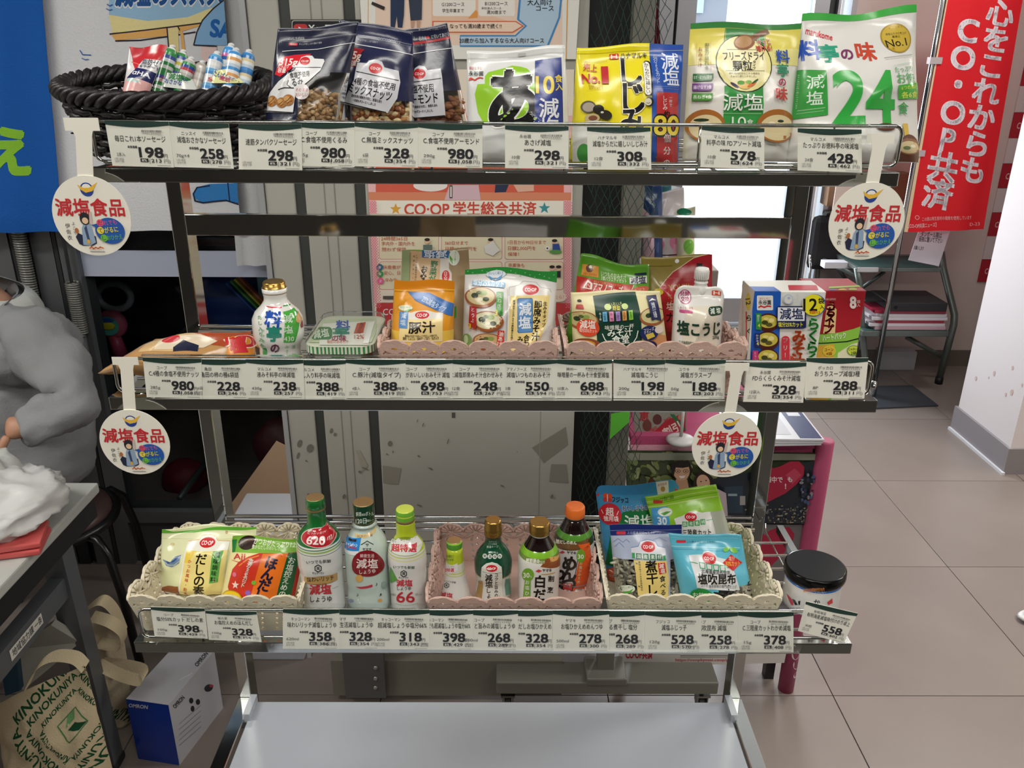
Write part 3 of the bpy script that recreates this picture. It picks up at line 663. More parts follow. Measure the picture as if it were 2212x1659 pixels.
card(2, q(1201, 1319, 122, 87, 0, .005), .0004, 'ヤマキ', '割烹白だしお塩ひかえめ', '328', '354', '', 'price card 328 below the gold capped dashi bottle')
card(2, q(1316, 1319, 122, 88, 0, .005), .0014, 'ヤマキ', 'お塩ひかえめめんつゆ', '278', '300', '500ml', 'price card 278 below the orange capped bottle')
card(2, q(1395, 1320, 122, 88, 0, .005), .0002, 'コープ', '食べる煮干し 塩分', '268', '289', '', 'price card 268 below the dried fish pouch')
card(2, q(1515, 1321, 122, 88, 0, .005), .0008, 'フジッコ', '減塩ふじっ子', '528', '570', '120g', 'price card 528 between the 268 fish card and the 258 kelp card')
card(2, q(1597, 1322, 122, 88, 0, .005), .0002, 'コープ', '塩吹昆布 減塩', '258', '278', '', 'price card 258 below the turquoise kelp pouch')
card(2, q(1714, 1322, 120, 88, 0, .005), .0008, 'コープ', 'C.三陸産カットわかめ減塩', '378', '408', '15g', 'price card 378 at the end of the long row on the bottom shelf')
card(2, [(1741, 1299), (1853, 1325), (1822, 1390), (1724, 1363)], .006, '有明海苔', '有明海産減塩味付けのり卓上', '558', '602', '80枚', 'price card 558 tilted clockwise in front of the black lidded jar')

# clear plastic strips over the cards
def strip(row, x0, x1, yt, yb, label, dy=.0095, bow_=.003):
    y = SH[row][0]-dy; a = at(x0, yt, y); c = at(x1, yb, y); zt = at((x0+x1)/2, yt, y).z; zb_ = at((x0+x1)/2, yb, y).z; b = MB()
    rows = []
    for k in range(17):
        t_ = k/16; z = zt+(zb_-zt)*t_; bow = bow_*sin(pi*t_)
        rows.append([V((a.x, y-bow, z)), V((c.x, y-bow, z))])
    b.sheet(rows, PLASTIC)
    for z in (zt, zb_): b.box((a.x, y-.0008, z-.0008), (c.x, y+.006, z+.0008), PLASTIC)
    tag(b.build('card_strip'), label, 'card holder')
strip(0, 148, 212, 256, 288, 'small clear plastic clip on the left end of the top shelf edge')
strip(0, 216, 510, 258, 366, 'clear plastic strip over the two leftmost price cards of the top shelf')
strip(0, 514, 1046, 262, 369, 'clear plastic strip over the nut price cards of the top shelf')
strip(0, 1048, 1864, 268, 374, 'long glossy clear plastic strip on the right half of the top shelf', bow_=.013)
strip(1, 306, 1322, 770, 862, 'long clear plastic strip along the middle shelf edge')
strip(1, 1325, 1566, 772, 864, 'clear plastic strip over the 198 and 188 price cards')
strip(2, 322, 566, 1308, 1392, 'clear plastic strip under the left cream basket')
strip(2, 568, 1726, 1312, 1411, 'long clear plastic strip along the bottom shelf edge', bow_=.008)

# ---------------- round hanging signs
def wobbler(row, cx, cy, rx, stem_top, stem_w, head_w, head_h, sx, label, lean=.012):
    y = SH[row][0]-.016; ctr = at(cx, cy, y); k = (at(cx+rx, cy, y)-at(cx-rx, cy, y)).length/2
    tp = at(sx, stem_top, y+.004); t = thing('hanging_sign', (ctr.x, y, ctr.z-k), label, 'sign', 'round hanging signs on the shelf corners')
    b = MB(); N = 48; m = mat('#eeeadd', .5); th = .0012
    fr = [V((ctr.x+k*cos(2*pi*i/N), y, ctr.z+k*1.03*sin(2*pi*i/N))) for i in range(N)]; bk = [p+V((0, th, 0)) for p in fr]
    b.add(fr+bk, [tuple(range(N)), tuple(range(N, 2*N))[::-1]]+[(i, N+i, N+(i+1) % N, (i+1) % N) for i in range(N)], m); b.build('disc', t)
    b = MB(); u = (at(cx+10, cy, y).x-ctr.x)/10; zj = ctr.z+k*.96
    zh = tp.z-head_h*u
    pts = [(ctr.x-stem_w*u/2, zj), (ctr.x+stem_w*u/2, zj), (tp.x+stem_w*u/2, zh-.006), (tp.x+stem_w*u*.62, zh), (tp.x+head_w*u/2, zh), (tp.x+head_w*u/2, tp.z), (tp.x-head_w*u/2, tp.z), (tp.x-head_w*u/2, zh), (tp.x-stem_w*u*.62, zh), (tp.x-stem_w*u/2, zh-.006)]
    b.prism([V((x, y+.0012, z)) for x, z in pts], (0, .001, 0), m); b.build('stem', t)
    R_ = 100.
    def inv(px, py): return (px, py)
    def fwd(a, c_, o): return V((ctr.x+a/R_*k, y-o, ctr.z-c_/R_*k*1.03))
    it = [('e', 0, -66, 17, 17, '#1f3f8f'), ('e', 0, -70, 12, 10, '#eeeadd'), ('p', [(-22, -78), (-8, -70), (6, -70), (30, -84), (14, -62), (-4, -58), (-16, -66)], '#e8b63a'),
          ('t', '減塩食品', 0, -22, 46, '#c4262e', 0, 176, .03),
          ('T', '伊佐衣', (-66, 24), (-66, 54), 13, '#3a3a3a'), ('T', 'よこで', (-50, 18), (-50, 42), 10, '#5a5a5a'),
          ('p', [(-44, 70), (-50, 52), (-42, 42), (-30, 48), (-6, 48), (2, 50), (2, 68), (-10, 74), (-36, 74)], '#1d2340'), ('p', [(-34, 72), (-30, 30), (-24, 18), (-12, 16), (-4, 26), (0, 66), (-16, 74)], '#8fa6bf'), ('p', [(-24, 30), (-17, 22), (-14, 66), (-20, 66)], '#3a4668'),
          ('e', -18, 6, 13, 16, '#22202a'), ('e', -18, 11, 8, 8, '#e8c4a0'), ('p', [(-8, 18), (-4, -10), (2, -12), (0, 22)], '#c9b7b0'), ('e', -44, 36, 5, 7, '#b06a3a'), ('e', -18, 64, 4, 6, '#d9a94a'),
          ('e', 42, 36, 38, 33, '#1f56a8'), ('p', [(10, 18), (-4, 22), (8, 28)], '#1f56a8'),
          ('e', 20, 16, 9, 9, '#e0506a'), ('t', 'だ', 20, 16, 14, '#1f2f6a'), ('t', 'れでも', 46, 15, 15, '#e0609a', -6, 34), ('e', 18, 35, 9, 9, '#e8d23a'), ('t', 'て', 18, 35, 14, '#1f2f6a'), ('t', 'がるに', 46, 33, 16, '#e8d83a', -6, 36, .02), ('e', 24, 54, 9, 9, '#6ab83a'), ('t', 'し', 24, 54, 14, '#1f2f6a'), ('t', 'おひかえ', 52, 52, 14, '#6ac84a', -6, 40),
          ('l', [(-18, 81), (-12, 76), (-8, 82), (-2, 78), (4, 81), (10, 77), (18, 80)], 3, '#d9683a'), ('r', -18, 88, 20, 90, '#8a8a8a')]
    ink(it, inv, fwd, t, 'sign_print', fin=paper)
wobbler(0, 198, 467, 84, 254, 34, 72, 26, 176, 'round low salt sign hanging at the top left corner of the rack')
wobbler(0, 1872, 479, 81, 288, 28, 58, 20, 1902, 'round low salt sign hanging at the top right corner beside the red banner')
wobbler(1, 291, 956, 75, 770, 26, 54, 17, 271, 'round low salt sign at the left end of the middle shelf near the grey hoodie')
wobbler(1, 1570, 962, 75, 783, 24, 50, 17, 1592, 'round low salt sign below the spout pouch, before the couple poster')
# ============================================================ TOP SHELF
ZT = 1.4785
C2 = (560, 20, 4.367); C3 = (980, 60, 4.424); C4 = (1440, 0, 3.95)
NAVY = '#1b2038'; WH = '#dcdcde'; INK = '#15151a'
def walnut(cx, cy, r): return [('e', cx, cy, r, r*.85, '#a9713c'), ('e', cx-r*.2, cy-r*.15, r*.6, r*.45, '#c9995e', 25), ('l', [(cx-r*.6, cy+r*.3), (cx, cy), (cx+r*.5, cy-r*.5)], r*.14, '#6f4520'), ('l', [(cx-r*.2, cy+r*.6), (cx+r*.3, cy+r*.2), (cx+r*.7, cy+r*.2)], r*.12, '#7a4c24')]
def pk(*a, **k): return pouch(*a, **k)
pk('nut_bag', 'navy resealable bag of walnuts with red corner patch, leftmost of three nut bags', 'snack bag', [(180, 192), (940, 125), (775, 1050), (60, 1040)], 1.0, ZT, .16, .026, NAVY,
      [('l', [(185, 196), (938, 130)], 8, '#8f929c'), ('l', [(215, 300), (920, 240)], 5, '#8d909a'), ('l', [(220, 312), (920, 252)], 4, '#55596a'), ('t', 'おいしさの切手', 355, 275, 30, '#c9c9cf', -3, 150), ('R', 288, 320, 372, 348, 10, '#c03038'), ('t', '開封口', 330, 334, 20, WH), ('t', 'チャックをしっかり閉めて保存', 490, 325, 24, '#b5b5bd', -5, 210), ('l', [(230, 405), (560, 385), (905, 320)], 6, '#d5d5da'),
       ('p', [(245, 458), (510, 432), (470, 490), (330, 600), (235, 655), (165, 625), (205, 520)], '#cf2030'), ('t', '315g', 305, 510, 95, '#f6e6e2', 5, 190, .03), ('t', 'たっぷり', 255, 555, 42, '#f6e6e2', 8, 120, .02), ('t', '容量', 245, 595, 50, '#f6e6e2', 8, 95, .02),
       ('p', [(425, 470), (470, 452), (520, 452), (545, 482), (630, 486), (640, 510), (610, 600), (525, 690), (450, 760), (400, 830), (378, 1003), (55, 975), (85, 830), (220, 700), (380, 600)], WH),
       *coop(462, 508, 45, 42), ('l', [(385, 572), (612, 570)], 7, INK), ('l', [(312, 606), (372, 600)], 6, INK), ('t', '食塩不使用', 425, 640, 58, INK, -8, 175, .01), ('t', 'くるみ', 385, 715, 90, INK, -18, 150, .01), ('l', [(225, 780), (290, 765), (380, 770)], 8, INK), ('l', [(60, 966), (378, 998)], 8, INK),
       *walnut(150, 880, 62), *walnut(260, 900, 55), *walnut(330, 880, 60), ('R', 395, 735, 525, 880, 60, '#cfc9c9'), ('t', 'そのまま', 460, 790, 38, '#b03038', 0, 115), ('t', 'おいしい', 460, 835, 38, '#b03038', 0, 115)],
      C2, seed=1, wr=.0022, clear=lambda u, v: u > .5 and v > .36+(.95-u)*.1, fill=nuts(lambda u, v: v > .5 and .45 < u < .93 and v < .92, 330, ('#a98258', '#94704a', '#b89870', '#7c5c3c'), .0036, depth=-.008))
pk('nut_bag', 'navy resealable bag of four mixed nuts, middle of three nut bags', 'snack bag', [(755, 90), (1448, 205), (1465, 1060), (800, 1050)], 1.035, ZT, .1, .024, '#1d2246',
      [('l', [(760, 96), (1446, 210)], 9, '#8f929c'), ('l', [(930, 240), (1440, 330)], 6, '#7f8396'), ('l', [(930, 262), (1440, 352)], 4, '#5f6480'), ('t', '〇〇〇〇〇〇〇〇✂', 1230, 300, 34, '#9ea2b2', 9, 220), ('t', 'チャックをしっかり閉めて', 1030, 305, 22, '#b5b5c2', 9, 190), ('l', [(880, 325), (1450, 430)], 8, '#d5d5da'),
       ('p', [(830, 350), (1005, 385), (940, 470), (932, 552), (815, 540)], '#a5262c'), ('t', '285g', 890, 432, 105, '#e6d6cc', 9, 180, .03), ('t', '大容量', 880, 512, 54, '#e6d6cc', 8, 115, .02),
       ('p', [(945, 512), (1040, 522), (1055, 497), (1110, 484), (1175, 505), (1200, 560), (1330, 592), (1347, 700), (1322, 850), (1238, 985), (808, 895), (850, 800), (925, 680)], '#cfd0d6'),
       *coop(1120, 570, 62, 50, 8), ('l', [(945, 600), (1332, 682)], 8, INK), ('t', '4種の食塩不使用', 1115, 715, 72, INK, 9, 385, .015), ('t', 'ミックスナッツ', 1075, 790, 100, INK, 13, 410, .02), ('t', '素材本来の風味を大切に、食塩も油も', 1042, 850, 30, INK, 12, 300, .02), ('t', '一切使わずローストしました', 1020, 885, 28, INK, 12, 230, .02), ('l', [(818, 884), (1222, 980)], 9, INK)],
      C2, seed=2, wr=.002, clear=lambda u, v: v > .56, fill=nuts(lambda u, v: v > .57 and .07 < u < .93 and v < .92, 260, ('#c9a070', '#a9703c', '#d8c090', '#8a4a26', '#cdb48a'), .0044, depth=-.008))
pk('nut_bag', 'navy resealable bag of almonds with red top stripe, rightmost of three nut bags', 'snack bag', [(1245, 222), (1770, 128), (1970, 1060), (1270, 1060)], 1.07, ZT, .05, .02, '#191d38',
      [('l', [(1250, 226), (1770, 132)], 9, '#a9a9b0'), ('t', '●手を切らないように注意してください', 1640, 180, 26, '#9a9aa4', -4, 270), ('t', 'し、右方向', 1520, 275, 46, '#d0d0d6', -4, 120), ('p', [(1575, 255), (1590, 255), (1590, 245), (1612, 262), (1592, 280), (1590, 270), (1575, 270)], '#d8383a'), ('t', 'に引いてあける。', 1715, 245, 44, '#d0d0d6', -8, 180), ('l', [(1440, 330), (1850, 258)], 24, '#a52a30'), ('t', '内容物が動く位置に閉めてください', 1600, 330, 26, '#8e8e98', -7, 280), ('l', [(1440, 425), (1890, 355)], 7, '#d5d5da'),
       ('p', [(1380, 650), (1470, 600), (1480, 560), (1520, 534), (1570, 540), (1600, 580), (1720, 560), (1735, 640), (1768, 1000), (1380, 1040)], '#cdced4'), *coop(1525, 612, 58, 50), ('l', [(1400, 700), (1722, 655)], 8, INK), ('t', '食塩不使用', 1535, 750, 84, INK, -5, 250, .015), ('t', 'アーモンド', 1540, 845, 105, INK, -5, 320, .02), ('t', '素材本来の風味を大切に、食塩も油も', 1545, 915, 28, INK, -5, 300, .02), ('t', '一切使わずローストしました。', 1545, 960, 28, INK, -5, 220, .02), ('l', [(1400, 1030), (1762, 1000)], 9, INK)],
      C2, seed=3, wr=.002, clear=lambda u, v: v > .5, fill=nuts(lambda u, v: v > .56 and .07 < u < .93 and v < .92, 190, ('#8a5230', '#7c4626', '#95603a'), .0045, depth=-.008, long=1.9))
pk('soup_bag', 'white soup bag with bright green blob and big black brush letter', 'soup bag', [(125, 232), (1062, 172), (1100, 915), (130, 915)], 1.0, ZT, .12, .024, '#d6d7d6',
      [('p', [(300, 470), (330, 430), (480, 390), (560, 362), (640, 375), (700, 395), (765, 470), (790, 915), (290, 915), (235, 820), (205, 640), (230, 545), (300, 545)], '#8fc22e'),
       ('t', 'あ', 575, 690, 640, '#e8eae4', 0, 500, .075), ('t', 'あ', 570, 690, 625, '#101013', 0, 470, .055),
       ('p', [(776, 320), (1030, 288), (1042, 930), (764, 930)], '#2c3c84'), ('t', '10', 868, 545, 235, '#e3c93c', 0, 180, .03), ('t', '食', 1000, 490, 78, '#e3c93c', 0, None, .02), ('t', '入', 1005, 572, 78, '#e3c93c', 0, None, .02), ('t', '減', 905, 775, 200, '#dfe0e4', 0, None, .02), ('t', '塩', 905, 955, 190, '#dfe0e4', 0, None, .02),
       ('t', '味ひとすじ', 210, 388, 32, '#c8505a', 0, 120, .01), ('t', '永谷園', 213, 440, 50, INK, 0, 140, .01), ('l', [(148, 505), (165, 485), (185, 495), (205, 505), (225, 490), (250, 480), (280, 488)], 12, '#d0483c'), ('e', 165, 490, 18, 12, '#d0483c'), ('R', 615, 238, 690, 268, 8, '#b9b9b8'), ('l', [(130, 300), (1060, 240)], 4, '#c4c4c0')],
      C3, seed=4, wr=.0022, wave=.003)
pk('soup_bag', 'yellow clam soup bag with blue right band and black lettering', 'soup bag', [(1180, 182), (2197, 148), (2160, 920), (1130, 920)], 1.0, ZT, .12, .026, '#e4d51c',
      [('p', [(1872, 160), (2230, 130), (2200, 1400), (1850, 1400)], '#2450a6'), ('l', [(1180, 240), (1870, 225), (2195, 205)], 4, '#c9b818'), ('t', '減', 2062, 320, 180, '#dfe4ee', 0, None, .01), ('t', '塩', 2062, 480, 180, '#dfe4ee', 0, None, .01), ('T', '塩分25%カット', (1922, 280), (1930, 530), 46, '#c9d4ea', .01), ('l', [(1890, 575), (2140, 572)], 3, '#88a0d0'), ('l', [(1890, 595), (2140, 592)], 2, '#88a0d0'),
       ('R', 1908, 628, 2132, 1300, 18, '#b42e30'), ('T', 'しじみ', (1990, 682), (1990, 772), 50, '#ece4e0', .015), ('T', '一杯で', (2050, 678), (2046, 748), 36, '#ece4e0', .01), ('t', '約', 2008, 835, 66, '#18140c', 0, None, .03), ('t', '80', 2010, 930, 260, '#18140c', 0, 290, .09), ('t', '80', 2010, 930, 250, '#e8cf3c', 0, 270, .03), ('T', '個分の', (2015, 1060), (2015, 1290), 80, '#e4dcd8', .02),
       ('t', 'し', 1680, 430, 330, '#f4ecc8', 0, 210, .06), ('t', 'し', 1680, 430, 320, '#14141c', 0, 195, .04), ('t', 'じ', 1690, 680, 340, '#f4ecc8', 0, 220, .06), ('t', 'じ', 1690, 680, 330, '#14141c', 0, 205, .04), ('t', 'み', 1665, 905, 300, '#f4ecc8', 0, 250, .06), ('t', 'み', 1665, 905, 290, '#14141c', 0, 235, .04),
       ('R', 1484, 250, 1573, 304, 10, '#d03c30'), ('t', 'H', 1528, 277, 62, '#f0e0b0', 0, 60, .02), ('t', 'ハナマルキ', 1715, 273, 58, '#16161c', 0, 256, .03),
       ('t', '売上', 1300, 385, 84, '#b8242c', 8, 130, .02), ('t', 'No.', 1300, 488, 130, '#b8242c', 0, 170, .03), ('t', '1', 1432, 452, 235, '#b8242c', 0, 75, .04), ('t', '即席みそ汁・しじみ汁ブランド', 1350, 320, 22, '#5a4a10', 0, 220), ('t', '味噌屋のこだわり', 1342, 565, 22, '#8a3a1c', 0, 130), ('t', '生みそタイプ', 1345, 590, 22, '#8a3a1c', 0, 130),
       ('R', 1797, 325, 1870, 665, 30, '#1c1a14'), ('R', 1793, 335, 1856, 655, 28, '#ece9df'), ('T', 'からだに嬉しい', (1825, 368), (1825, 628), 46, '#1c1a14', .015), ('e', 1835, 720, 42, 44, '#1c1a14'), ('e', 1822, 722, 34, 34, '#d8d2bc'), ('l', [(1805, 730), (1822, 738), (1840, 730)], 4, '#1c1a14'),
       ('e', 1270, 765, 68, 58, '#5d554a'), ('e', 1274, 768, 54, 44, '#a59a8c'), ('e', 1362, 792, 50, 44, '#24201a'), ('e', 1425, 845, 62, 46, '#302b24', 15), ('e', 1395, 820, 14, 10, '#cfcabc'), ('e', 1305, 872, 68, 42, '#bba97c'), ('e', 1312, 872, 40, 24, '#7c4c36'), ('p', [(1130, 915), (1330, 895), (1560, 925), (1560, 1400), (1130, 1400)], '#cfcfc8'), ('e', 1230, 1200, 60, 90, '#3f8a3c')],
      C3, seed=5, wr=.0022, wave=.0025)
def veg(cx, cy): return [('e', cx-85, cy+10, 40, 12, '#3c2a4e', 35), ('e', cx, cy+10, 55, 35, '#e0b86a'), ('e', cx-30, cy-10, 30, 18, '#5a9a3c'), ('e', cx+60, cy+5, 46, 14, '#d8703a', -30), ('e', cx+35, cy-15, 26, 16, '#7cae4a'), ('e', cx+90, cy-22, 36, 8, '#2f5a2c', -35)]
pk('soup_pouch', 'yellow and white soup pouch with green top strip and round picture', 'soup pouch', [(203, 196), (1150, 200), (1062, 1080), (150, 1080)], 1.01, ZT, .12, .022, '#dcd9d2',
      [('p', [(495, 250), (850, 250), (835, 400), (475, 400)], '#3f8a46'), ('p', [(455, 745), (782, 745), (766, 1400), (425, 1400)], '#3a9246'), ('l', [(500, 255), (470, 740)], 4, '#c9c46a'), ('l', [(840, 255), (800, 740)], 4, '#c9c46a'),
       ('e', 632, 553, 238, 250, '#1c2a18'), ('e', 632, 553, 229, 241, '#e6dc98'), ('e', 632, 560, 190, 200, '#ece4b4'), ('l', [(860, 262), (790, 290), (715, 335)], 46, '#7a4a2c'), ('e', 655, 365, 96, 66, '#8a5632', -18), ('e', 648, 362, 78, 50, '#b48a5e', -18),
       ('l', [(498, 430), (765, 430)], 3, '#4a4a30'), ('l', [(470, 617), (800, 617)], 3, '#4a4a30'), ('t', 'フリーズドライ', 635, 487, 84, '#1c1c1a', 0, 350, .015), ('t', '顆粒', 615, 570, 92, '#1c1c1a', 0, 165, .02), ('T', 'タイプ', (718, 540), (712, 598), 30, '#1c1c1a', .01), ('t', '顆粒具材だからこその風味を', 625, 640, 20, '#5a543a', 0, 260), ('t', 'ぎゅっと閉じこめました。', 615, 664, 20, '#5a543a', 0, 220), *veg(620, 730),
       ('t', 'サッと', 820, 360, 66, '#f0e0dc', -10, 120, .07), ('t', 'サッと', 820, 360, 66, '#b8403c', -10, 115, .03), ('t', '溶ける!', 815, 418, 58, '#b8403c', -4, 140, .04),
       ('t', '減塩', 605, 885, 150, '#e6ebe2', 0, 335, .01), ('l', [(440, 975), (755, 978)], 3, '#b9d4b0'), ('t', '10', 572, 1045, 130, '#dfe8dc', 0, 120), ('t', '食', 665, 1050, 54, '#dfe8dc'),
       ('T', '野菜が摂れる', (335, 390), (318, 585), 38, '#7a7a3a', .01), ('T', 'おみそ汁', (278, 425), (268, 560), 38, '#b85a50', .01), ('l', [(250, 370), (237, 605)], 2, '#cc8888'), ('l', [(365, 360), (350, 605)], 2, '#cc8888'),
       ('p', [(212, 635), (372, 640), (365, 680), (350, 698), (210, 698)], '#2e6e3c'), ('t', 'なす・ほうれん草3食', 288, 668, 34, '#dfe8dc', 1, 140, .01), ('p', [(205, 718), (366, 722), (360, 765), (345, 784), (203, 782)], '#6e3a80'), ('t', '揚げなす3食', 282, 752, 36, '#e8dcec', 1, 140, .01), ('p', [(200, 802), (360, 806), (355, 850), (340, 868), (197, 866)], '#4c8e3a'), ('t', '長ねぎ4食', 278, 836, 36, '#e4ecd8', 1, 140, .01),
       ('t', '料', 970, 490, 125, '#2a50a6', 0, None, .03), ('t', '亭', 960, 612, 120, '#2f8a68', 0, None, .03), ('t', 'の', 944, 712, 80, '#a02a52', 0, None, .03), ('t', '味', 938, 812, 120, '#c03a34', 0, None, .03),
       ('e', 300, 1075, 155, 135, '#a3652e'), ('e', 305, 1090, 130, 105, '#d9c79a'), ('e', 270, 1030, 60, 14, '#2f3a26'), ('e', 300, 1060, 50, 16, '#e9e2c8'), ('e', 905, 1080, 190, 140, '#a3652e'), ('e', 905, 1095, 160, 108, '#d9c79a'), ('e', 930, 1040, 30, 12, '#2f3a26'), ('e', 850, 1060, 30, 16, '#e9e2c8')],
      C4, seed=6, wr=.0016, uv=[('uv', 0, .035, 1, .18, '#dccf5e'), ('uv', 0, .18, 1, .30, '#e0d88a'), ('uv', 0, 0, 1, .04, '#3c8442')])
pk('soup_bag', 'large white soup bag with green number and gold seal, at the right end', 'soup bag', [(1148, 140), (2112, 62), (2140, 1080), (1042, 1080)], 1.01, ZT, .17, .034, '#dad8d4',
      [('t', 'marukome', 1285, 300, 82, '#c83440', 15, 225, .03), ('t', '料', 1190, 440, 185, '#2450b0', 0, None, .04), ('t', '亭', 1330, 478, 172, '#2c9a7c', 0, None, .04), ('t', 'の', 1478, 487, 118, '#7a3462', 0, None, .04), ('t', '味', 1642, 462, 180, '#c4452e', 0, None, .04),
       ('e', 1932, 340, 134, 130, '#a3862a'), ('e', 1932, 340, 122, 118, '#c4a73e'), ('t', 'No.1', 1925, 375, 96, '#20200c', -8, 190, .01), ('t', '減塩みそ汁の売上げ', 1935, 298, 24, '#3a3414', -4, 180), ('t', '最高位', 1930, 325, 22, '#3a3414', -4, 70), ('l', [(1785, 520), (2065, 475)], 3, '#7a7a7a'), ('l', [(1790, 535), (2060, 492)], 2, '#9a9a9a'),
       ('t', '24', 1590, 845, 640, '#35a545', 0, 530, .035), ('p', [(1105, 603), (1290, 628), (1302, 1000), (1050, 1026)], '#3a9a44'), ('t', '減', 1212, 720, 125, '#e0eae0', 0, None, .01), ('t', '塩', 1206, 858, 125, '#e0eae0', 0, None, .01), ('l', [(1090, 955), (1280, 940)], 4, '#bcd8bc'), ('l', [(1085, 980), (1270, 965)], 3, '#bcd8bc'), ('T', 'みそと具材が同じ袋に入っています', (1110, 650), (1085, 930), 14, '#cfe0cf'),
       ('t', 'たっぷり', 1952, 612, 56, '#55a060', -8, 190, .01), ('t', 'お徳', 1962, 692, 100, '#48a055', -4, 190, .01), ('p', [(1870, 760), (2096, 718), (2110, 858), (1882, 874)], '#46a53a'), ('t', '6つの具材', 1985, 770, 40, '#d8e05a', -8, 170), ('t', '各6食', 1992, 830, 56, '#d8e05a', -6, 170, .02), ('l', [(1850, 590), (2070, 540)], 3, '#8ac29a'), ('t', '食', 1930, 945, 108, '#3f9e4e', 0, None, .015),
       ('e', 1762, 1105, 85, 32, '#5d3026'), ('p', [(1925, 1070), (1980, 1070), (1990, 1200), (1940, 1200)], '#d4b24e'), ('e', 1992, 1320, 132, 160, '#5f3524'), ('e', 1992, 1262, 130, 68, '#8a5a3c'), ('e', 1990, 1268, 112, 52, '#cdb98c'), ('e', 1960, 1275, 40, 16, '#5a6a34'), ('e', 2030, 1258, 30, 12, '#e6dcbe')],
      C4, seed=7, wr=.0024, wave=.004, uv=[('uv', 0, 0, 1, .045, '#3cab44')])

# ---------------- dark wicker basket
def wicker():
    cx, cy = at(362, 190, 1.052).x, 1.052; A, B_ = .121, .085
    t = thing('wicker_basket', (cx, cy, ZT), 'dark oval wicker basket at the left end of the top shelf', 'basket')
    m = mat('#1d1a1b', .42, 0, .25, 240, .4); N = 96
    def pt(a, z, k=1, dr=0): s_ = .80+.20*z/.078; return V((cx+(A*s_*k+dr)*cos(a), cy+(B_*s_*k+dr)*sin(a), ZT+.002+z+.014*sin(a)*z/.078-.012*cos(a)*cos(a)*z/.078*0))
    b = MB()
    for r_ in range(9):
        z = .004+r_*.0078
        b.tube([pt(2*pi*i/N, z+.001*sin(i*2.1), 1, .003*(1 if (i//3+r_) % 2 else -1)) for i in range(N)], .0036, m, 6, closed=True)
    o = b.build('woven_side', t); o['kind'] = 'stuff'
    b = MB()
    for q in range(32): a = 2*pi*q/32; b.tube([pt(a, 0), pt(a, .04), pt(a, .076)], .0024, m, 5)
    o = b.build('stakes', t); o['kind'] = 'stuff'
    for q in range(4):
        b = MB(); b.tube([pt(2*pi*i/(N*2), .078, 1, .0068*cos(i*.42+q*pi/2))+V((0, 0, .0062*sin(i*.42+q*pi/2))) for i in range(N*2)], .0044, m, 7, closed=True); b.build('rim_strand', t)
    b = MB(); n = 40; b.add([pt(2*pi*i/n, .003, .98) for i in range(n)], [tuple(range(n))], m); b.build('base', t)
wicker()
C1 = (0, 0, 2.963)
pouch('sausage_pack', 'red topped sausage pack with navy band, leftmost in the wicker basket', 'sausage pack', [(835, 302), (1078, 288), (960, 590), (790, 580)], 1.0, ZT+.012, .42, .012, '#d8d6d8',
      [('p', [(830, 290), (1090, 280), (1050, 390), (930, 385), (880, 460), (860, 420)], '#c02a34'), ('l', [(850, 400), (900, 420), (1000, 385)], 6, '#e06a62'), ('p', [(925, 380), (1045, 400), (1035, 440), (895, 430)], '#e4e4e0'), ('t', '脂肪ゼロ', 985, 410, 44, '#252a52', 8, 140, .03), ('t', 'をサポート', 965, 440, 24, '#252a52', 8, 120, .02), ('p', [(890, 445), (1020, 480), (985, 545), (835, 520)], '#232a5c'), ('t', 'αHA', 925, 490, 44, '#e8e8ee', 12, 110, .03), ('p', [(825, 520), (985, 545), (940, 620), (780, 610)], '#e7b2b0'), ('e', 880, 540, 50, 12, '#b4d4cc', 10)],
      C1, seed=8, wr=.0015)
def bundle(sticks, r_px, yb, lean, body, bandq, bandcol, bandtext, textcol, label, seed):
    """a bundle of sausages in printed film, each a tapered roll, held by a paper band"""
    ps = []
    def P(x, y):
        x /= 2.963; y /= 2.963; r = ray(x, y); t_ = (yb+lean*(EYE.z-ZT)-EYE.y)/(r.y-lean*r.z); return EYE+r*t_
    c = P(*sticks[0][1]); t = thing('sausage_bundle', (c.x, c.y, ZT+.012), label, 'sausage pack')
    for i, (a, b_, cols) in enumerate(sticks):
        p, q_ = P(*a), P(*b_); q_ = q_+V((0, .012*(i % 2), 0)); p = p+V((0, .012*(i % 2), 0)); R = r_px/2.963*.00055; mb = MB(); n = 14
        d = (q_-p)
        pts = [p+d*k/n for k in range(n+1)]; rs = [R*(.25 if k == 0 else .75 if k == 1 else .95 if k == 2 else 1) for k in range(n+1)]
        for k in range(n): mb.tube(pts[k:k+2], rs[k:k+2], film(cols[k % len(cols)]), 14, False)
        mb.ellipsoid(p, R*.5, R*.5, R*.35, film('#c9c9c9')); mb.build('sausage', t)
    Q = [P(*x)-V((0, R*1.15, 0)) for x in bandq]; rows = []
    for k in range(2):
        rows.append([Q[0].lerp(Q[1], j/10)+V((0, 0, 0))+(Q[3]-Q[0]).lerp(Q[2]-Q[1], j/10)*k+V((0, .012*(2*j/10-1)**4, 0)) for j in range(11)])
    mb = MB(); mb.sheet(rows, film(bandcol)); mb.build('band', t)
    flat_print([('t', s, x, y, h, c_, rot, w_, .02) for s, x, y, h, c_, rot, w_ in bandtext], Q, t, 'band_print', film, C1)
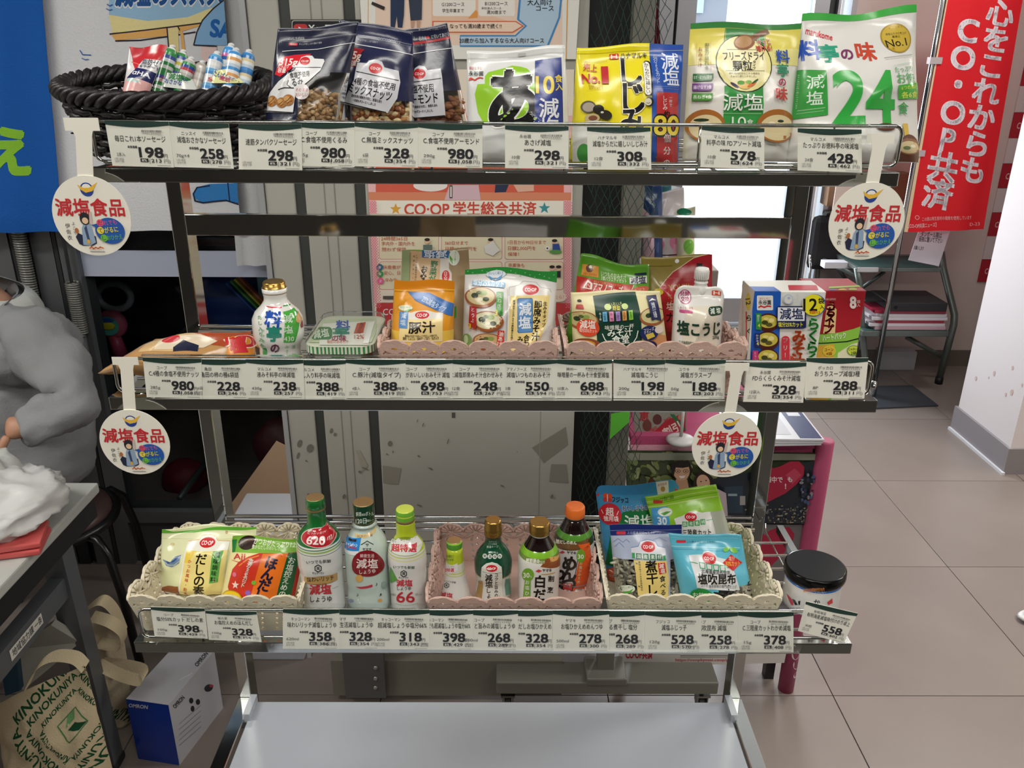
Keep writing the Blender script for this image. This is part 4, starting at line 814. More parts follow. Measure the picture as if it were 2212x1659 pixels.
bundle([((1105, 300), (1020, 600), ('#d8dad8', '#3f8a4c', '#2c8a48', '#3c4f9a', '#d8dce0', '#2f8a4a')), ((1150, 330), (1075, 610), ('#d8dad8', '#3f8a4c', '#3c54a0', '#dfe2e4', '#c9c23a')), ((1225, 375), (1140, 620), ('#d8d4d0', '#b8b4ae', '#2f8a4a', '#2c4a9a', '#c0464e')), ((1275, 400), (1215, 620), ('#c9c4bc', '#b4aca2', '#cfc9c0'))], 42, 1.02, .42,
       None, [(1055, 462), (1210, 470), (1255, 575), (1010, 548)], '#dfe3dc', [('減塩', 1125, 492, 46, '#2f8a4a', 10, 90), ('おさかな', 1110, 525, 34, '#2c4a9a', 10, 110), ('OFF', 1185, 505, 30, '#2f6a3a', 10, 40), ('DHA', 1035, 505, 26, '#c03a3c', -60, 40)], '#2f8a4a', 'bundle of green and white fish sausages, middle of the wicker basket', 3)
bundle([((1390, 340), (1335, 600), ('#cfd6dc', '#5fa2d2', '#3f86c4', '#d8dce0', '#e4e4e2')), ((1460, 290), (1400, 600), ('#cfd6dc', '#3f8ccc', '#4a8fd0', '#c46aa0', '#2f5fa8', '#e2e4e4')), ((1510, 320), (1460, 600), ('#b8c9d8', '#3f8ccc', '#dfe2e4', '#d89a5a', '#e2e4e4')), ((1575, 330), (1530, 600), ('#b8c9d8', '#3f86c4', '#3574b4', '#d8c9a0', '#dfe4e4'))], 46, 1.02, .42,
       None, [(1365, 455), (1460, 440), (1560, 530), (1318, 530)], '#dcdc9c', [('たんぱく', 1410, 480, 44, '#2c4a9a', 18, 90), ('速筋', 1440, 505, 30, '#c0366a', 18, 70), ('5', 1345, 505, 34, '#c8343a', 0, 30), ('サポート', 1500, 512, 26, '#3a3a4a', 24, 80)], '#2c4a9a', 'bundle of blue and white protein sausages, rightmost in the wicker basket', 5)
# ============================================================ LACE BASKETS, BOTTLES, TUBS, BOXES
def panel_holes(mb, fn, L, outline, holes, m, th=.0024):
    """plate with holes; fn(s,t,d)->3D"""
    loops = [outline]+holes; pts = [p for l in loops for p in l]
    tr = geometry.tessellate_polygon([[V((a, b, 0)) for a, b in l] for l in loops]); n = len(pts)
    vs = [fn(a, b, 0) for a, b in pts]+[fn(a, b, th) for a, b in pts]
    fs = [tuple(t) for t in tr]+[tuple(i+n for i in t)[::-1] for t in tr]; o = 0
    for l in loops:
        k = len(l)
        for i in range(k): fs.append((o+i, o+(i+1) % k, n+o+(i+1) % k, n+o+i))
        o += k
    mb.add(vs, fs, m)
def lace_basket(name, label, cols, px_l, px_r, py, y0, y1, zf, hf, hb, flare, ntile, group):
    m = mat(cols, .5, 0, .25, 500, .35); xl = at(px_l, py, y0).x; xr = at(px_r, py, y0).x
    t = thing(name, ((xl+xr)/2, (y0+y1)/2, zf), label, 'basket', group)
    def ell(cx, cy, rx, ry, n=9, rot=0): return [(cx+rx*cos(2*pi*i/n)*cos(rot)-ry*sin(2*pi*i/n)*sin(rot), cy+rx*cos(2*pi*i/n)*sin(rot)+ry*sin(2*pi*i/n)*cos(rot)) for i in range(n)]
    def wall(nm, A, B, out, hA, hB, n, detail=True):
        A = V(A); B = V(B); L = (B-A).length; e = (B-A)/L; out = V(out); p = L/n; mb = MB()
        def fn(s, q, d):
            # corners splay outward with height
            return A+e*s+e*((s/L-.5)*2*flare*q)+V((0, 0, q))+out*(flare*q+d)
        for k in range(n):
            h = hA+(hB-hA)*(k+.5)/n; R = p*.5; c = h-R*.66; x0 = k*p; cx = x0+p/2
            top = []
            for j in range(29):
                a = pi-pi*j/28; rr = R*(.93+.13*abs(sin(a*3.5))); top.append((cx+min(1, max(-1, rr/R*cos(a)))*R*.999, c+rr*sin(a)*.72))
            top[0] = (x0, c); top[-1] = (x0+p, c)
            out_ = [(x0, 0)]+top+[(x0+p, 0)]
            holes = [ell(cx, c+R*.04, R*.2, R*.13), [(cx-R*.85, c-R*.42), (cx-R*.2, c-R*.32), (cx-R*.7, c-R*.06)], [(cx+R*.85, c-R*.42), (cx+R*.7, c-R*.06), (cx+R*.2, c-R*.32)]]
            lo = c-R*.55
            while lo > R*.35:
                holes += [ell(cx-R*.45, lo-R*.1, R*.13, R*.17, 7), ell(cx+R*.45, lo-R*.1, R*.13, R*.17, 7), ell(cx, lo-R*.02, R*.09, R*.13, 7)]; lo -= R*.55
            panel_holes(mb, fn, L, out_, holes, m)
            if detail:
                for j in range(7):
                    a = pi*(j+.5)/7; mb.tube([fn(cx+R*.22*cos(a), c+R*.14*sin(a), -.0006), fn(cx+R*.88*cos(a), c+R*.64*sin(a), -.0014)], [.0010, .0026], m, 5)
                for s_ in (-1, 1):
                    mb.tube([fn(cx+s_*R*.1, c-R*.1, -.0006), fn(cx+s_*R*.95, c-R*.5, -.0006)], .0015, m, 5); mb.tube([fn(cx+s_*R*.12, c-R*.2, -.0006), fn(cx+s_*R*.5, c-R*.75, -.0006)], .0010, m, 5)
                mb.tube([fn(cx+R*.99*cos(a_), c+R*.68*sin(a_), -.0004) for a_ in [pi-pi*j/14 for j in range(15)]], .0013, m, 5)
                mb.tube([fn(x0, lo+R*.12, -.0005), fn(x0+p, lo+R*.12, -.0005)], .0011, m, 5)
        mb.build(nm, t)
    wall('front_wall', (xl, y0, zf), (xr, y0, zf), (0, -1, 0), hf, hf, ntile)
    wall('back_wall', (xr, y1, zf), (xl, y1, zf), (0, 1, 0), hb, hb, ntile, True)
    wall('side_wall', (xl, y1, zf), (xl, y0, zf), (-1, 0, 0), hb, hf, 4, True)
    wall('side_wall', (xr, y0, zf), (xr, y1, zf), (1, 0, 0), hf, hb, 4, True)
    mb = MB(); mb.box((xl, y0, zf), (xr, y1, zf+.0024), m); mb.build('bottom', t)
    return t
PINK = '#c6a79b'; CREAM = '#d8cfb8'
ZM = 1.2205; ZB = .9095
lace_basket('lace_basket', 'pink lace basket of soup pouches, left one on the middle shelf', PINK, 838, 1188, 775, .924, 1.06, ZM, .066, .054, .14, 6, 'pink lace baskets')
lace_basket('lace_basket', 'pink lace basket holding the spout pouch, right one on the middle shelf', PINK, 1236, 1590, 775, .924, 1.06, ZM, .066, .054, .14, 6, 'pink lace baskets')
lace_basket('lace_basket', 'cream lace basket at the left end of the bottom shelf', CREAM, 314, 636, 1345, .878, 1.03, ZB, .060, .056, .2, 6, 'cream lace baskets')
lace_basket('lace_basket', 'pink lace basket holding four bottles on the bottom shelf', PINK, 944, 1276, 1345, .880, 1.03, ZB, .056, .056, .2, 6, 'pink lace baskets')
lace_basket('lace_basket', 'cream lace basket of dried food pouches on the bottom shelf', CREAM, 1326, 1654, 1345, .880, 1.03, ZB, .062, .058, .2, 6, 'cream lace baskets')

def bottle(name, label, axis, ya, zf, prof, zones, items, crop, fin=gloss, parts=(), group='bottles on the bottom shelf', cat='bottle', base=None):
    """prof: (crop y, crop radius) top -> bottom; zones: (crop y below which the colour starts, material)"""
    ox, oy, sc = crop; F_ = lambda x, y: (ox+x/sc, oy+y/sc)
    ax, ay = F_(*axis); c0 = at(ax, ay, ya); cx = c0.x
    def zof(y):
        # crop y -> z on the axis plane, following the leaning vertical
        lo, hi = zf-.2, zf+.6
        ty = F_(0, y)[1]
        for _ in range(40):
            m_ = (lo+hi)/2; p = V((cx, ya, m_))-EYE; yy = 829.5+FPX*p.dot(DN)/p.dot(FW)
            if yy > ty: lo = m_
            else: hi = m_
        return (lo+hi)/2
    def rof(y, r):
        p = V((cx, ya, zof(y)))-EYE; return r/sc*p.dot(FW)/FPX
    k_ = .33 if zf > 1 else .5
    if zf > 1.3: k_ = .1
    def rr0(y):
        q = sorted(prof)
        for (a, ra), (b, rb) in zip(q, q[1:]):
            if a <= y <= b: return ra+(rb-ra)*(y-a)/max(1e-6, b-a)
        return q[-1][1]
    if base: prof = [(y-k_*r, r) if abs(y-base) < 34 else (y, r) for y, r in prof]; base = base-k_*rr0(base)
    zones = [zones[0]]+[(y-k_*rr0(y), m) if y > prof[0][0]+14 else (y, m) for y, m in zones[1:]]
    P = [(rof(y, r), zof(y)) for y, r in prof]; P = sorted(P, key=lambda q: q[1])
    zb = P[0][1]; rb = P[0][0]
    P = [(rb*.86, zf+.0005), (rb*.97, zf+.003)]+[(rb, z) for z in [zf+.008+(zb-zf-.008)*k/3 for k in range(4)] if z > zf+.004]+P[1:]
    # smooth with extra rows
    Q = []
    for i in range(len(P)-1):
        a, b = P[i], P[i+1]; n = max(1, int(abs(b[1]-a[1])/.006))
        for k in range(n): Q.append((a[0]+(b[0]-a[0])*k/n, a[1]+(b[1]-a[1])*k/n))
    Q.append(P[-1])
    Z = [(zof(y), m) for y, m in zones]
    def mf(z):
        for zz, m in reversed(Z):
            if z <= zz+1e-6: return m
        return Z[0][1]
    t = thing(name, (cx, ya, zf), label, cat, group)
    cuts = sorted([z for z, m in Z[1:]], reverse=True); top = P[-1][1]+1e-4
    # split by zone so that cap and body are parts of their own
    names = [p for p in parts] or ['bottle_body']
    def rad(z):
        for i in range(len(Q)-1):
            if Q[i][1] <= z <= Q[i+1][1]:
                k = (z-Q[i][1])/max(1e-9, Q[i+1][1]-Q[i][1]); return Q[i][0]+(Q[i+1][0]-Q[i][0])*k
        return Q[-1][0] if z > Q[-1][1] else Q[0][0]
    caplim = zof(base) if base else None
    def sub(z0, z1):
        return [(rad(z0), z0)]+[q for q in Q if z0+1e-5 < q[1] < z1-1e-5]+[(rad(z1), z1)]
    def build(nm, z0, z1):
        ks = sorted({z0, z1, *[z for z in cuts if z0 < z < z1]}); mb = MB()
        pr = []
        for a, b in zip(ks, ks[1:]):
            s_ = sub(a+1e-5, b-1e-5); pr += s_
        mb.lathe([(r, z) for r, z in pr], (cx, ya, 0), None, 40, mf=lambda z: mf(z)); return mb.build(nm, t)
    zl, zh = Q[0][1], Q[-1][1]
    if caplim: build('bottle_body' if cat == 'bottle' else 'jar_body', zl, caplim); build('cap' if cat == 'bottle' else 'lid', caplim, zh)
    else: build('bottle_body', zl, zh)
    def inv(px, py):
        r = ray(px, py); y = ya-rad((zl+zh)/2)*.9
        for _ in range(6):
            k = (y-EYE.y)/r.y; p = EYE+r*k; R = rad(p.z); dx = max(-R*.995, min(R*.995, p.x-cx)); y = ya-sqrt(max(0, R*R-dx*dx))
        k = (y-EYE.y)/r.y; p = EYE+r*k; R = max(1e-4, rad(p.z)); return asin(max(-.999, min(.999, (p.x-cx)/R))), p.z
    def fwd(a, z, o): R = rad(z)+o; return V((cx+R*sin(a), ya-R*cos(a), z))
    if items: ink(items, inv, fwd, t, 'label_print', ([-1.4+.14*i for i in range(21)], [zl+.004*i for i in range(1, int((zh-zl)/.004))]), None, fin, crop, step=.00003, base=.0002, nrm=(.03, .0015))
    return t
CA = (200, 500, 3.456); CB = (800, 520, 4.366); CC = (1200, 520, 4.367); CD = (1580, 560, 4.254)
GOLD = mat('#a98544', .25, .85, .05, 60)
# -------- middle shelf, left to right
pouch('nut_bag', 'gold and brown nut bag lying flat, overhanging the left end of the middle shelf', 'snack bag', [(470, 800), (1190, 745), (1000, 1100), (40, 1060)], .95, ZM, 1.35, .020, '#b58a58',
      [('p', [(640, 740), (1300, 700), (1300, 930), (900, 900), (820, 840), (660, 860)], '#a3492a'), ('p', [(440, 860), (700, 800), (860, 850), (700, 960), (380, 960)], '#c9a878'), ('l', [(420, 880), (560, 830), (700, 815)], 6, '#6a4a2a'), ('t', '味わえる 食塩不使用', 560, 838, 40, '#2c2420', -10, 260, .02), ('p', [(540, 880), (840, 838), (960, 870), (860, 930), (500, 950)], '#d8c9b0'), ('e', 630, 880, 70, 22, '#c03038', -10), ('p', [(640, 930), (720, 880), (830, 915), (820, 960), (640, 960)], '#20243c')],
      CA, seed=11, wr=.003, extend=False, seal=.04, full=.3)
pouch('cracker_bag', 'orange rice cracker bag with large red lettering leaning on the white bottle', 'snack bag', [(820, 870), (1215, 720), (1270, 1010), (800, 1010)], .975, ZM, 1.05, .022, '#d98a2c',
      [('p', [(1090, 790), (1215, 710), (1230, 760), (1180, 800)], '#3a3c30'), ('p', [(800, 850), (900, 840), (900, 1010), (800, 1010)], '#c9a060'), ('t', '亀田', 1150, 790, 66, '#2a3468', -16, 130, .03), ('t', 'カリッと!', 935, 835, 62, '#2a3468', -24, 240, .02), ('t', 'の', 1165, 858, 130, '#f2e0c4', -12, 140, .08), ('t', 'の', 1165, 858, 120, '#c0262c', -12, 130, .05), ('t', '種', 1120, 905, 120, '#c0262c', -12, None, .05), ('t', '柿', 960, 890, 150, '#f2e0c4', -12, 230, .07), ('t', '柿', 960, 890, 140, '#c0262c', -12, 220, .04), ('p', [(1230, 880), (1280, 860), (1290, 960), (1230, 960)], '#4a3a20')],
      CA, seed=12, wr=.0028, extend=False, seal=.05, full=.4)
bottle('miso_bottle', 'white squeeze bottle of liquid miso with gold cap on the middle shelf', (1385, 700), .972, ZM,
       [(368, 72), (380, 82), (440, 84), (446, 92), (476, 92), (482, 84), (510, 86), (545, 110), (590, 158), (640, 184), (700, 188), (780, 184), (820, 165), (850, 150), (880, 150), (930, 152)], [(360, GOLD), (446, gloss('#e4e3df')), (476, mat('#8a6a40', .4)), (482, gloss('#e4e3df'))],
       [('l', [(1298, 558), (1410, 566)], 8, '#c83440'), ('l', [(1422, 556), (1490, 545)], 9, '#3a9a44'), ('p', [(1420, 600), (1492, 595), (1508, 825), (1425, 830)], '#45a53e'), ('T', '減塩', (1458, 650), (1462, 730), 70, '#dfe8dc', .01), ('t', '430', 1466, 800, 50, '#dfe8dc'),
        ('t', '料', 1350, 655, 128, '#2450a8', 6, None, .05), ('t', '亭', 1355, 765, 118, '#2c8a78', 0, None, .05), ('t', 'の', 1362, 870, 74, '#6a2a52', 0, None, .05), ('T', 'だし入りみそ', (1250, 640), (1262, 850), 34, '#6aa86a', .02), ('T', 'かけるだけ', (1272, 740), (1280, 900), 28, '#6aa86a'), ('e', 1535, 640, 28, 44, '#c9a070'), ('e', 1560, 700, 16, 28, '#8a3a2c'), ('T', 'みそ汁', (1450, 860), (1452, 930), 30, '#7ab87a'), ('T', '液状', (1500, 860), (1500, 920), 30, '#7ab87a'), ('p', [(1270, 870), (1298, 870), (1302, 925), (1275, 925)], '#3a9a44')], CA, base=446, group='bottles')
# clear lidded miso tub
def tub():
    y0, y1 = .935, 1.06; x0 = at(655, 755, y0).x; x1 = at(806, 755, y0).x; zt = ZM+.052
    t = thing('miso_tub', ((x0+x1)/2, (y0+y1)/2, ZM), 'square miso tub with clear lid and green striped rim', 'tub')
    def ring(z, k, r=.018): 
        P = []
        cx, cy = (x0+x1)/2, (y0+y1)/2; hx, hy = (x1-x0)/2*k, (y1-y0)/2*k
        for sx, sy, a0 in ((1, 1, 0), (-1, 1, 90), (-1, -1, 180), (1, -1, 270)):
            for j in range(6): a = radians(a0+18*j); P.append(V((cx+sx*(hx-r)+r*cos(a), cy+sy*(hy-r)+r*sin(a), z)))
        return P
    def loft(rs, m, nm, cap=True):
        mb = MB(); n = len(rs[0]); mb.add([p for r in rs for p in r], [(i*n+j, i*n+(j+1) % n, (i+1)*n+(j+1) % n, (i+1)*n+j) for i in range(len(rs)-1) for j in range(n)]+([tuple(range((len(rs)-1)*n, len(rs)*n))] if cap else [])+[tuple(range(n))[::-1]], m); return mb.build(nm, t)
    loft([ring(ZM+.001, .80), ring(ZM+.006, .84), ring(zt-.012, .9)], mat('#8a6a3e', .3, 0, .1, 30), 'tub_body')
    mb = MB(); pts = ring(zt-.010, 1.0); pts2 = ring(zt-.001, 1.0); n = len(pts); a = film('#dcdcd2'); g_ = film('#3f8a4a'); per = []
    full = []
    for i in range(n):
        p, q_ = pts[i], pts[(i+1) % n]; k = max(1, int((q_-p).length/.0022))
        for j in range(k): full.append(p.lerp(q_, j/k))
    N = len(full)
    for i in range(N):
        p, q_ = full[i], full[(i+1) % N]; mb.add([p, q_, q_+V((0, 0, .009)), p+V((0, 0, .009))], [(0, 1, 2, 3)], a if i % 2 else g_)
    mb.add(pts, [tuple(range(n))], film('#dcdcd2')); mb.build('striped_rim', t)
    mb = MB(); r0 = ring(zt-.001, 1.0); r1 = ring(zt-.0005, .93); mb.add(r0+r1, [(j, (j+1) % n, n+(j+1) % n, n+j) for j in range(n)]+[tuple(range(n, 2*n))], film('#c9cdb8')); mb.build('paper_top', t)
    c = [V((x0+.004, y1-.004, zt)), V((x1-.004, y1-.004, zt)), V((x1-.004, y0+.004, zt)), V((x0+.004, y0+.004, zt))]
    flat_print([('p', [(1620, 660), (2120, 650), (2110, 830), (1590, 830)], '#b9c4a4'), ('p', [(1720, 690), (2110, 670), (2060, 850), (1690, 850)], '#d8d8ce'), ('R', 1630, 715, 1790, 810, 30, '#3f7a4a'), ('t', '減塩', 1705, 765, 70, '#dfe8d8', -10, 120, .02), ('t', '料', 1870, 705, 80, '#2a50a0', 0, 110, .04), ('t', '亭', 1855, 755, 70, '#2c8a6c', 0, 130, .04), ('t', 'の味', 1840, 800, 50, '#8a2a4c', 0, 110, .03), ('p', [(1975, 690), (2040, 680), (2020, 760), (1950, 765)], '#b8432e'), ('T', '無添加', (2010, 700), (1990, 750), 30, '#2a1a14'), ('p', [(2060, 690), (2105, 680), (2060, 840), (2020, 840)], '#e6e6e0'), ('t', '12%', 1990, 790, 40, '#b8432e', 0, 70), ('t', '毎日のおみそ汁', 1830, 828, 30, '#c0504a', 0, 160)], c, t, 'top_print', film, CA, clip=(0, 0, 1, 1))
    mb = MB(); rs = [ring(zt-.002, 1.03, .019), ring(zt+.004, 1.0, .018), ring(zt+.0065, .95, .017)]; n = len(rs[0]); mb.add([p for r in rs for p in r], [(i*n+j, i*n+(j+1) % n, (i+1)*n+(j+1) % n, (i+1)*n+j) for i in range(2) for j in range(n)]+[tuple(range(2*n, 3*n))], PLASTIC); mb.build('clear_lid', t)
    flat_print([('R', 1650, 905, 2005, 960, 14, '#dfe0da'), ('p', [(1780, 905), (1880, 905), (1880, 960), (1780, 960)], '#3f9a44'), ('t', '十二〜', 1930, 925, 34, '#3a3a3a')], (V((x0+.012, y0+.0065, zt-.012)), V((x1-.012, y0+.0065, zt-.012)), V((x1-.012, y0+.0065, ZM+.012)), V((x0+.012, y0+.0065, ZM+.012))), t, 'side_label', film, CA)
tub()
# pouches in the left pink basket
pouch('soup_bag', 'pale brown and green soup bag with sideways print, behind the orange pouch', 'soup bag', [(300, 95), (925, 70), (960, 700), (280, 700)], 1.01, ZM+.003, .12, .018, '#a08a68',
      [('p', [(290, 60), (375, 60), (370, 720), (270, 720)], '#9aa87c'), ('p', [(340, 30), (560, 90), (500, 100), (330, 95)], '#6ab83a'), ('p', [(385, 100), (665, 100), (660, 720), (370, 720)], '#d0b088'), ('R', 488, 88, 745, 158, 8, '#3f6aa0'), ('t', '減塩', 615, 122, 80, '#dfe4ea', 180, 220, .02), ('e', 790, 160, 52, 72, '#dfe6d8'), ('p', [(745, 130), (775, 170), (780, 220), (750, 190)], '#5aa83a'), ('T', 'おいしく減らす', (805, 110), (795, 210), 18, '#5a8a4a'),
       ('T', '野菜が', (605, 215), (590, 350), 70, '#3a8a5a', .03), ('T', 'おみそ汁', (515, 260), (500, 420), 66, '#20201c', .03), ('p', [(660, 160), (740, 160), (745, 260), (770, 300), (780, 720), (655, 720)], '#d8d4cc'), ('e', 715, 325, 36, 52, '#c8262c'), ('t', 'CO·OP', 715, 325, 40, '#f2e8e4', 90, 80, .02), ('T', '一つ一つの野菜を大切にした', (440, 140), (432, 400), 20, '#3a342a'), ('T', '具材のおいしさ', (415, 150), (408, 380), 18, '#3a342a'), ('p', [(790, 600), (818, 600), (818, 700), (795, 710)], '#3f8a3c')], CB, seed=13, wr=.0025)
pouch('soup_pouch', 'orange pork soup pouch with blue diagonal ribbon in the left pink basket', 'soup pouch', [(230, 368), (797, 375), (785, 930), (195, 930)], .972, ZM+.003, .14, .02, '#e39a22',
      [('r', 180, 360, 830, 462, '#d8841a'), ('l', [(225, 462), (800, 460)], 8, '#f0b63a'), ('l', [(225, 475), (800, 473)], 4, '#c87814'), ('p', [(190, 830), (795, 830), (795, 1200), (190, 1200)], '#e6c050'),
       *[('l', [(200+40*i, 720-30*i), (230+40*i, 640-30*i), (300+40*i, 560-20*i)], 3, '#e9a83a') for i in range(3)],
       ('p', [(355, 472), (560, 490), (790, 590), (780, 705), (740, 690), (430, 555)], '#3a70b8'), ('t', '25%減塩タイプ', 605, 590, 62, '#c9d8ea', 27, 240, .02), ('t', '食塩相当量当社比', 640, 560, 22, '#9ab8dc', 27, 120),
       ('p', [(300, 665), (400, 660), (430, 650), (470, 645), (545, 640), (620, 660), (692, 665), (690, 925), (285, 925)], '#e2dfd6'), ('p', [(300, 722), (690, 715), (688, 918), (288, 918)], '#ecd596'), *coop(500, 682, 66, 32), ('e', 340, 622, 68, 26, '#dfe6cc'), ('t', 'おいしく減らす', 340, 614, 22, '#5a8a3a', 0, 100), ('p', [(330, 650), (370, 630), (400, 632), (360, 655)], '#5aa83a'), ('R', 282, 655, 368, 802, 8, '#5a8cc4'), ('t', '減', 325, 690, 56, '#dfe8f0'), ('t', '塩', 322, 750, 56, '#dfe8f0'),
       ('t', '豚汁', 500, 790, 112, '#16120c', -2, 250, .03), ('t', '豚肉みそ仕立てのほっこりやさしいお味です。', 495, 868, 24, '#2c241a', 0, 300, .02), ('t', '豚肉・にんじん・油あげ・ごぼう・ねぎ入り', 490, 892, 30, '#2c241a', 0, 330, .02)], CB, seed=14, wr=.0018)
def bowl(cx, cy, r, c='#c9b98a'): return [('e', cx, cy, r, r*.62, '#9a5a34'), ('e', cx, cy-r*.06, r*.88, r*.5, c), ('e', cx-r*.35, cy-r*.1, r*.22, r*.16, '#2c3a24'), ('e', cx+r*.2, cy-r*.25, r*.24, r*.14, '#8aa050'), ('e', cx+r*.35, cy+r*.1, r*.2, r*.13, '#3a4a2c'), ('e', cx, cy+r*.1, r*.16, r*.11, '#e6e2c8'), ('e', cx-r*.1, cy-r*.28, r*.16, r*.1, '#55683a')]
pouch('soup_bag', 'white soup bag with green dotted top and three bowls printed, left pink basket', 'soup bag', [(895, 255), (1762, 275), (1735, 980), (870, 980)], .985, ZM+.003, .13, .024, '#d9d7d4',
      [('p', [(880, 235), (1780, 235), (1760, 390), (1650, 360), (1400, 320), (880, 305)], '#2f8a3c'), *[('s', 920+45*i, 275+(i % 3)*16+i*2, 9, '#8ac28a') for i in range(19)],
       ('e', 1185, 322, 92, 34, '#dfe8f0'), ('t', 'おいしく減らす', 1185, 312, 32, '#3a70a8', 0, 140), ('p', [(1110, 330), (1180, 370), (1250, 325), (1230, 365), (1180, 378), (1130, 360)], '#4a94cc'), ('p', [(965, 368), (1272, 395), (1262, 438), (960, 412)], '#7ab0d8'), ('t', '塩分25%カット', 1115, 395, 66, '#e6eef4', 4, 290, .03),
       *bowl(1040, 520, 150), *bowl(1110, 730, 150, '#c9c4a0'), *bowl(1110, 920, 140, '#c9a878'), ('e', 915, 920, 45, 58, '#7aa05a'), ('e', 905, 915, 20, 40, '#c9dcb0'),
       ('p', [(1190, 468), (1252, 470), (1248, 665), (1188, 640)], '#4a9a3c'), ('T', '長ねぎ', (1220, 500), (1218, 590), 44, '#e8f0dc', .02), ('t', '3', 1190, 648, 66, '#d8d23a', 0, None, .04), ('t', '食', 1230, 655, 46, '#2f7a34', 0, None, .04),
       ('p', [(940, 600), (1002, 602), (1008, 790), (930, 790)], '#a8262c'), ('T', 'とうふ', (972, 630), (972, 730), 42, '#ecdcd8', .02), ('t', '3', 940, 782, 64, '#e0b82a', 0, None, .04), ('t', '食', 985, 795, 44, '#a8262c', 0, None, .04),
       ('p', [(1205, 805), (1265, 810), (1260, 980), (1190, 980)], '#c83a2c'), ('T', '油あげ', (1235, 840), (1220, 930), 46, '#f0e0d8', .03), ('p', [(1300, 430), (1400, 410), (1440, 370), (1560, 375), (1600, 420), (1700, 450), (1740, 470), (1700, 990), (1290, 990)], '#dddbd6'), ('l', [(1305, 500), (1312, 430), (1400, 410), (1440, 375), (1560, 378), (1600, 425), (1690, 445), (1705, 480)], 3, '#7a7a72'),
       ('p', [(1322, 500), (1690, 500), (1660, 740), (1560, 990), (1290, 990)], '#e6d08a'), *coop(1510, 447, 76, 46), ('R', 1385, 522, 1528, 830, 14, '#2f5f9c'), ('R', 1391, 528, 1522, 824, 12, '#5a8cc4'), ('t', '減', 1458, 620, 118, '#dfe6ec', 0, None, .03), ('t', '塩', 1452, 740, 118, '#dfe6ec', 0, None, .03), ('T', '即席みそ汁', (1577, 580), (1552, 870), 76, '#14120c', .03), ('T', '生みそタイプ', (1645, 575), (1630, 770), 38, '#1c1a14', .015), ('T', '信州みそと江戸みその風味豊かな味わい', (1355, 545), (1330, 915), 22, '#3a342a', .02), ('T', '合わせ', (1468, 875), (1465, 975), 58, '#14120c', .02), ('T', 'みそ', (1410, 885), (1405, 945), 58, '#14120c', .02)],
      CB, seed=15, wr=.0026, wave=.003)
# right pink basket
pouch('soup_bag', 'green and red assorted soup bag, back left of the right pink basket', 'soup bag', [(240, 130), (885, 245), (890, 700), (150, 620)], 1.008, ZM+.003, .12, .018, '#5a9a28',
      [('p', [(200, 330), (420, 370), (730, 410), (700, 470), (560, 510), (190, 520)], '#b8342c'), ('l', [(730, 410), (700, 470), (560, 500), (200, 512)], 7, '#d8d4c4'), ('p', [(252, 228), (408, 252), (402, 345), (242, 325)], '#d8963a'), ('e', 320, 268, 34, 34, '#5a2c1c'), ('e', 330, 255, 16, 14, '#e6dcc4'), ('t', 'フリーズドライ', 322, 318, 26, '#b8342c', 8, 130, .02), ('t', 'いつものおみそ汁', 545, 320, 56, '#dfe6c4', 6, 235, .01), ('t', '5食バラエティセット', 545, 358, 42, '#dfe6c4', 6, 235, .02), ('R', 690, 338, 862, 398, 4, '#e6e6e0'), ('t', '減塩', 776, 366, 66, '#1c2448', 4, 150, .03), ('p', [(742, 302), (858, 310), (858, 330), (742, 322)], '#1c2448'), ('p', [(250, 440), (300, 362), (345, 395), (335, 450)], '#ecdcd4'), ('p', [(272, 430), (302, 385), (325, 402), (318, 440)], '#b8342c'), ('t', 'ハ', 300, 415, 40, '#ecdcd4', 0, None, .02), ('t', 'アマノフーズ', 485, 442, 90, '#ecdcd4', 8, 275, .03), ('t', '摘みたての朝フリーズドライ', 480, 395, 24, '#d8b070', 8, 250), ('e', 790, 455, 90, 32, '#c8604a', -6), ('t', 'トマト', 790, 455, 36, '#e8c8b0', -6, 100), ('e', 420, 560, 180, 60, '#c98a4a')],
      CC, seed=16, wr=.0028, wave=.004)
pouch('soup_pouch', 'gold and red stock powder pouch standing behind the spout pouch', 'soup pouch', [(808, 155), (1480, 128), (1470, 900), (850, 900)], 1.022, ZM+.003, .12, .014, '#8c7c3a',
      [('p', [(1440, 130), (1300, 170), (1100, 290), (980, 420), (930, 520), (1050, 1100), (1490, 1100), (1490, 128)], '#a3202a'), ('l', [(1440, 130), (1300, 170), (1100, 290), (980, 420), (930, 520)], 7, '#d9c9a0'), ('e', 1142, 188, 20, 20, '#e6e6ea'), ('p', [(1330, 218), (1390, 218), (1390, 240), (1400, 240), (1360, 265), (1325, 240), (1330, 240)], '#1c1a1c'), ('l', [(820, 240), (1100, 230)], 5, '#6c5e24'), ('t', 'YOUKI', 1150, 425, 78, '#b89040', -3, 200, .02), ('t', '塩', 1065, 600, 80, '#d9c4b4', 0, None, .01), ('t', 'ガ', 1070, 700, 100, '#3a0c10', 0, None, .03), ('l', [(1040, 350), (1440, 330)], 6, '#b84a4a'), ('e', 960, 470, 40, 30, '#c8b43a')],
      CC, seed=17, wr=.0022)
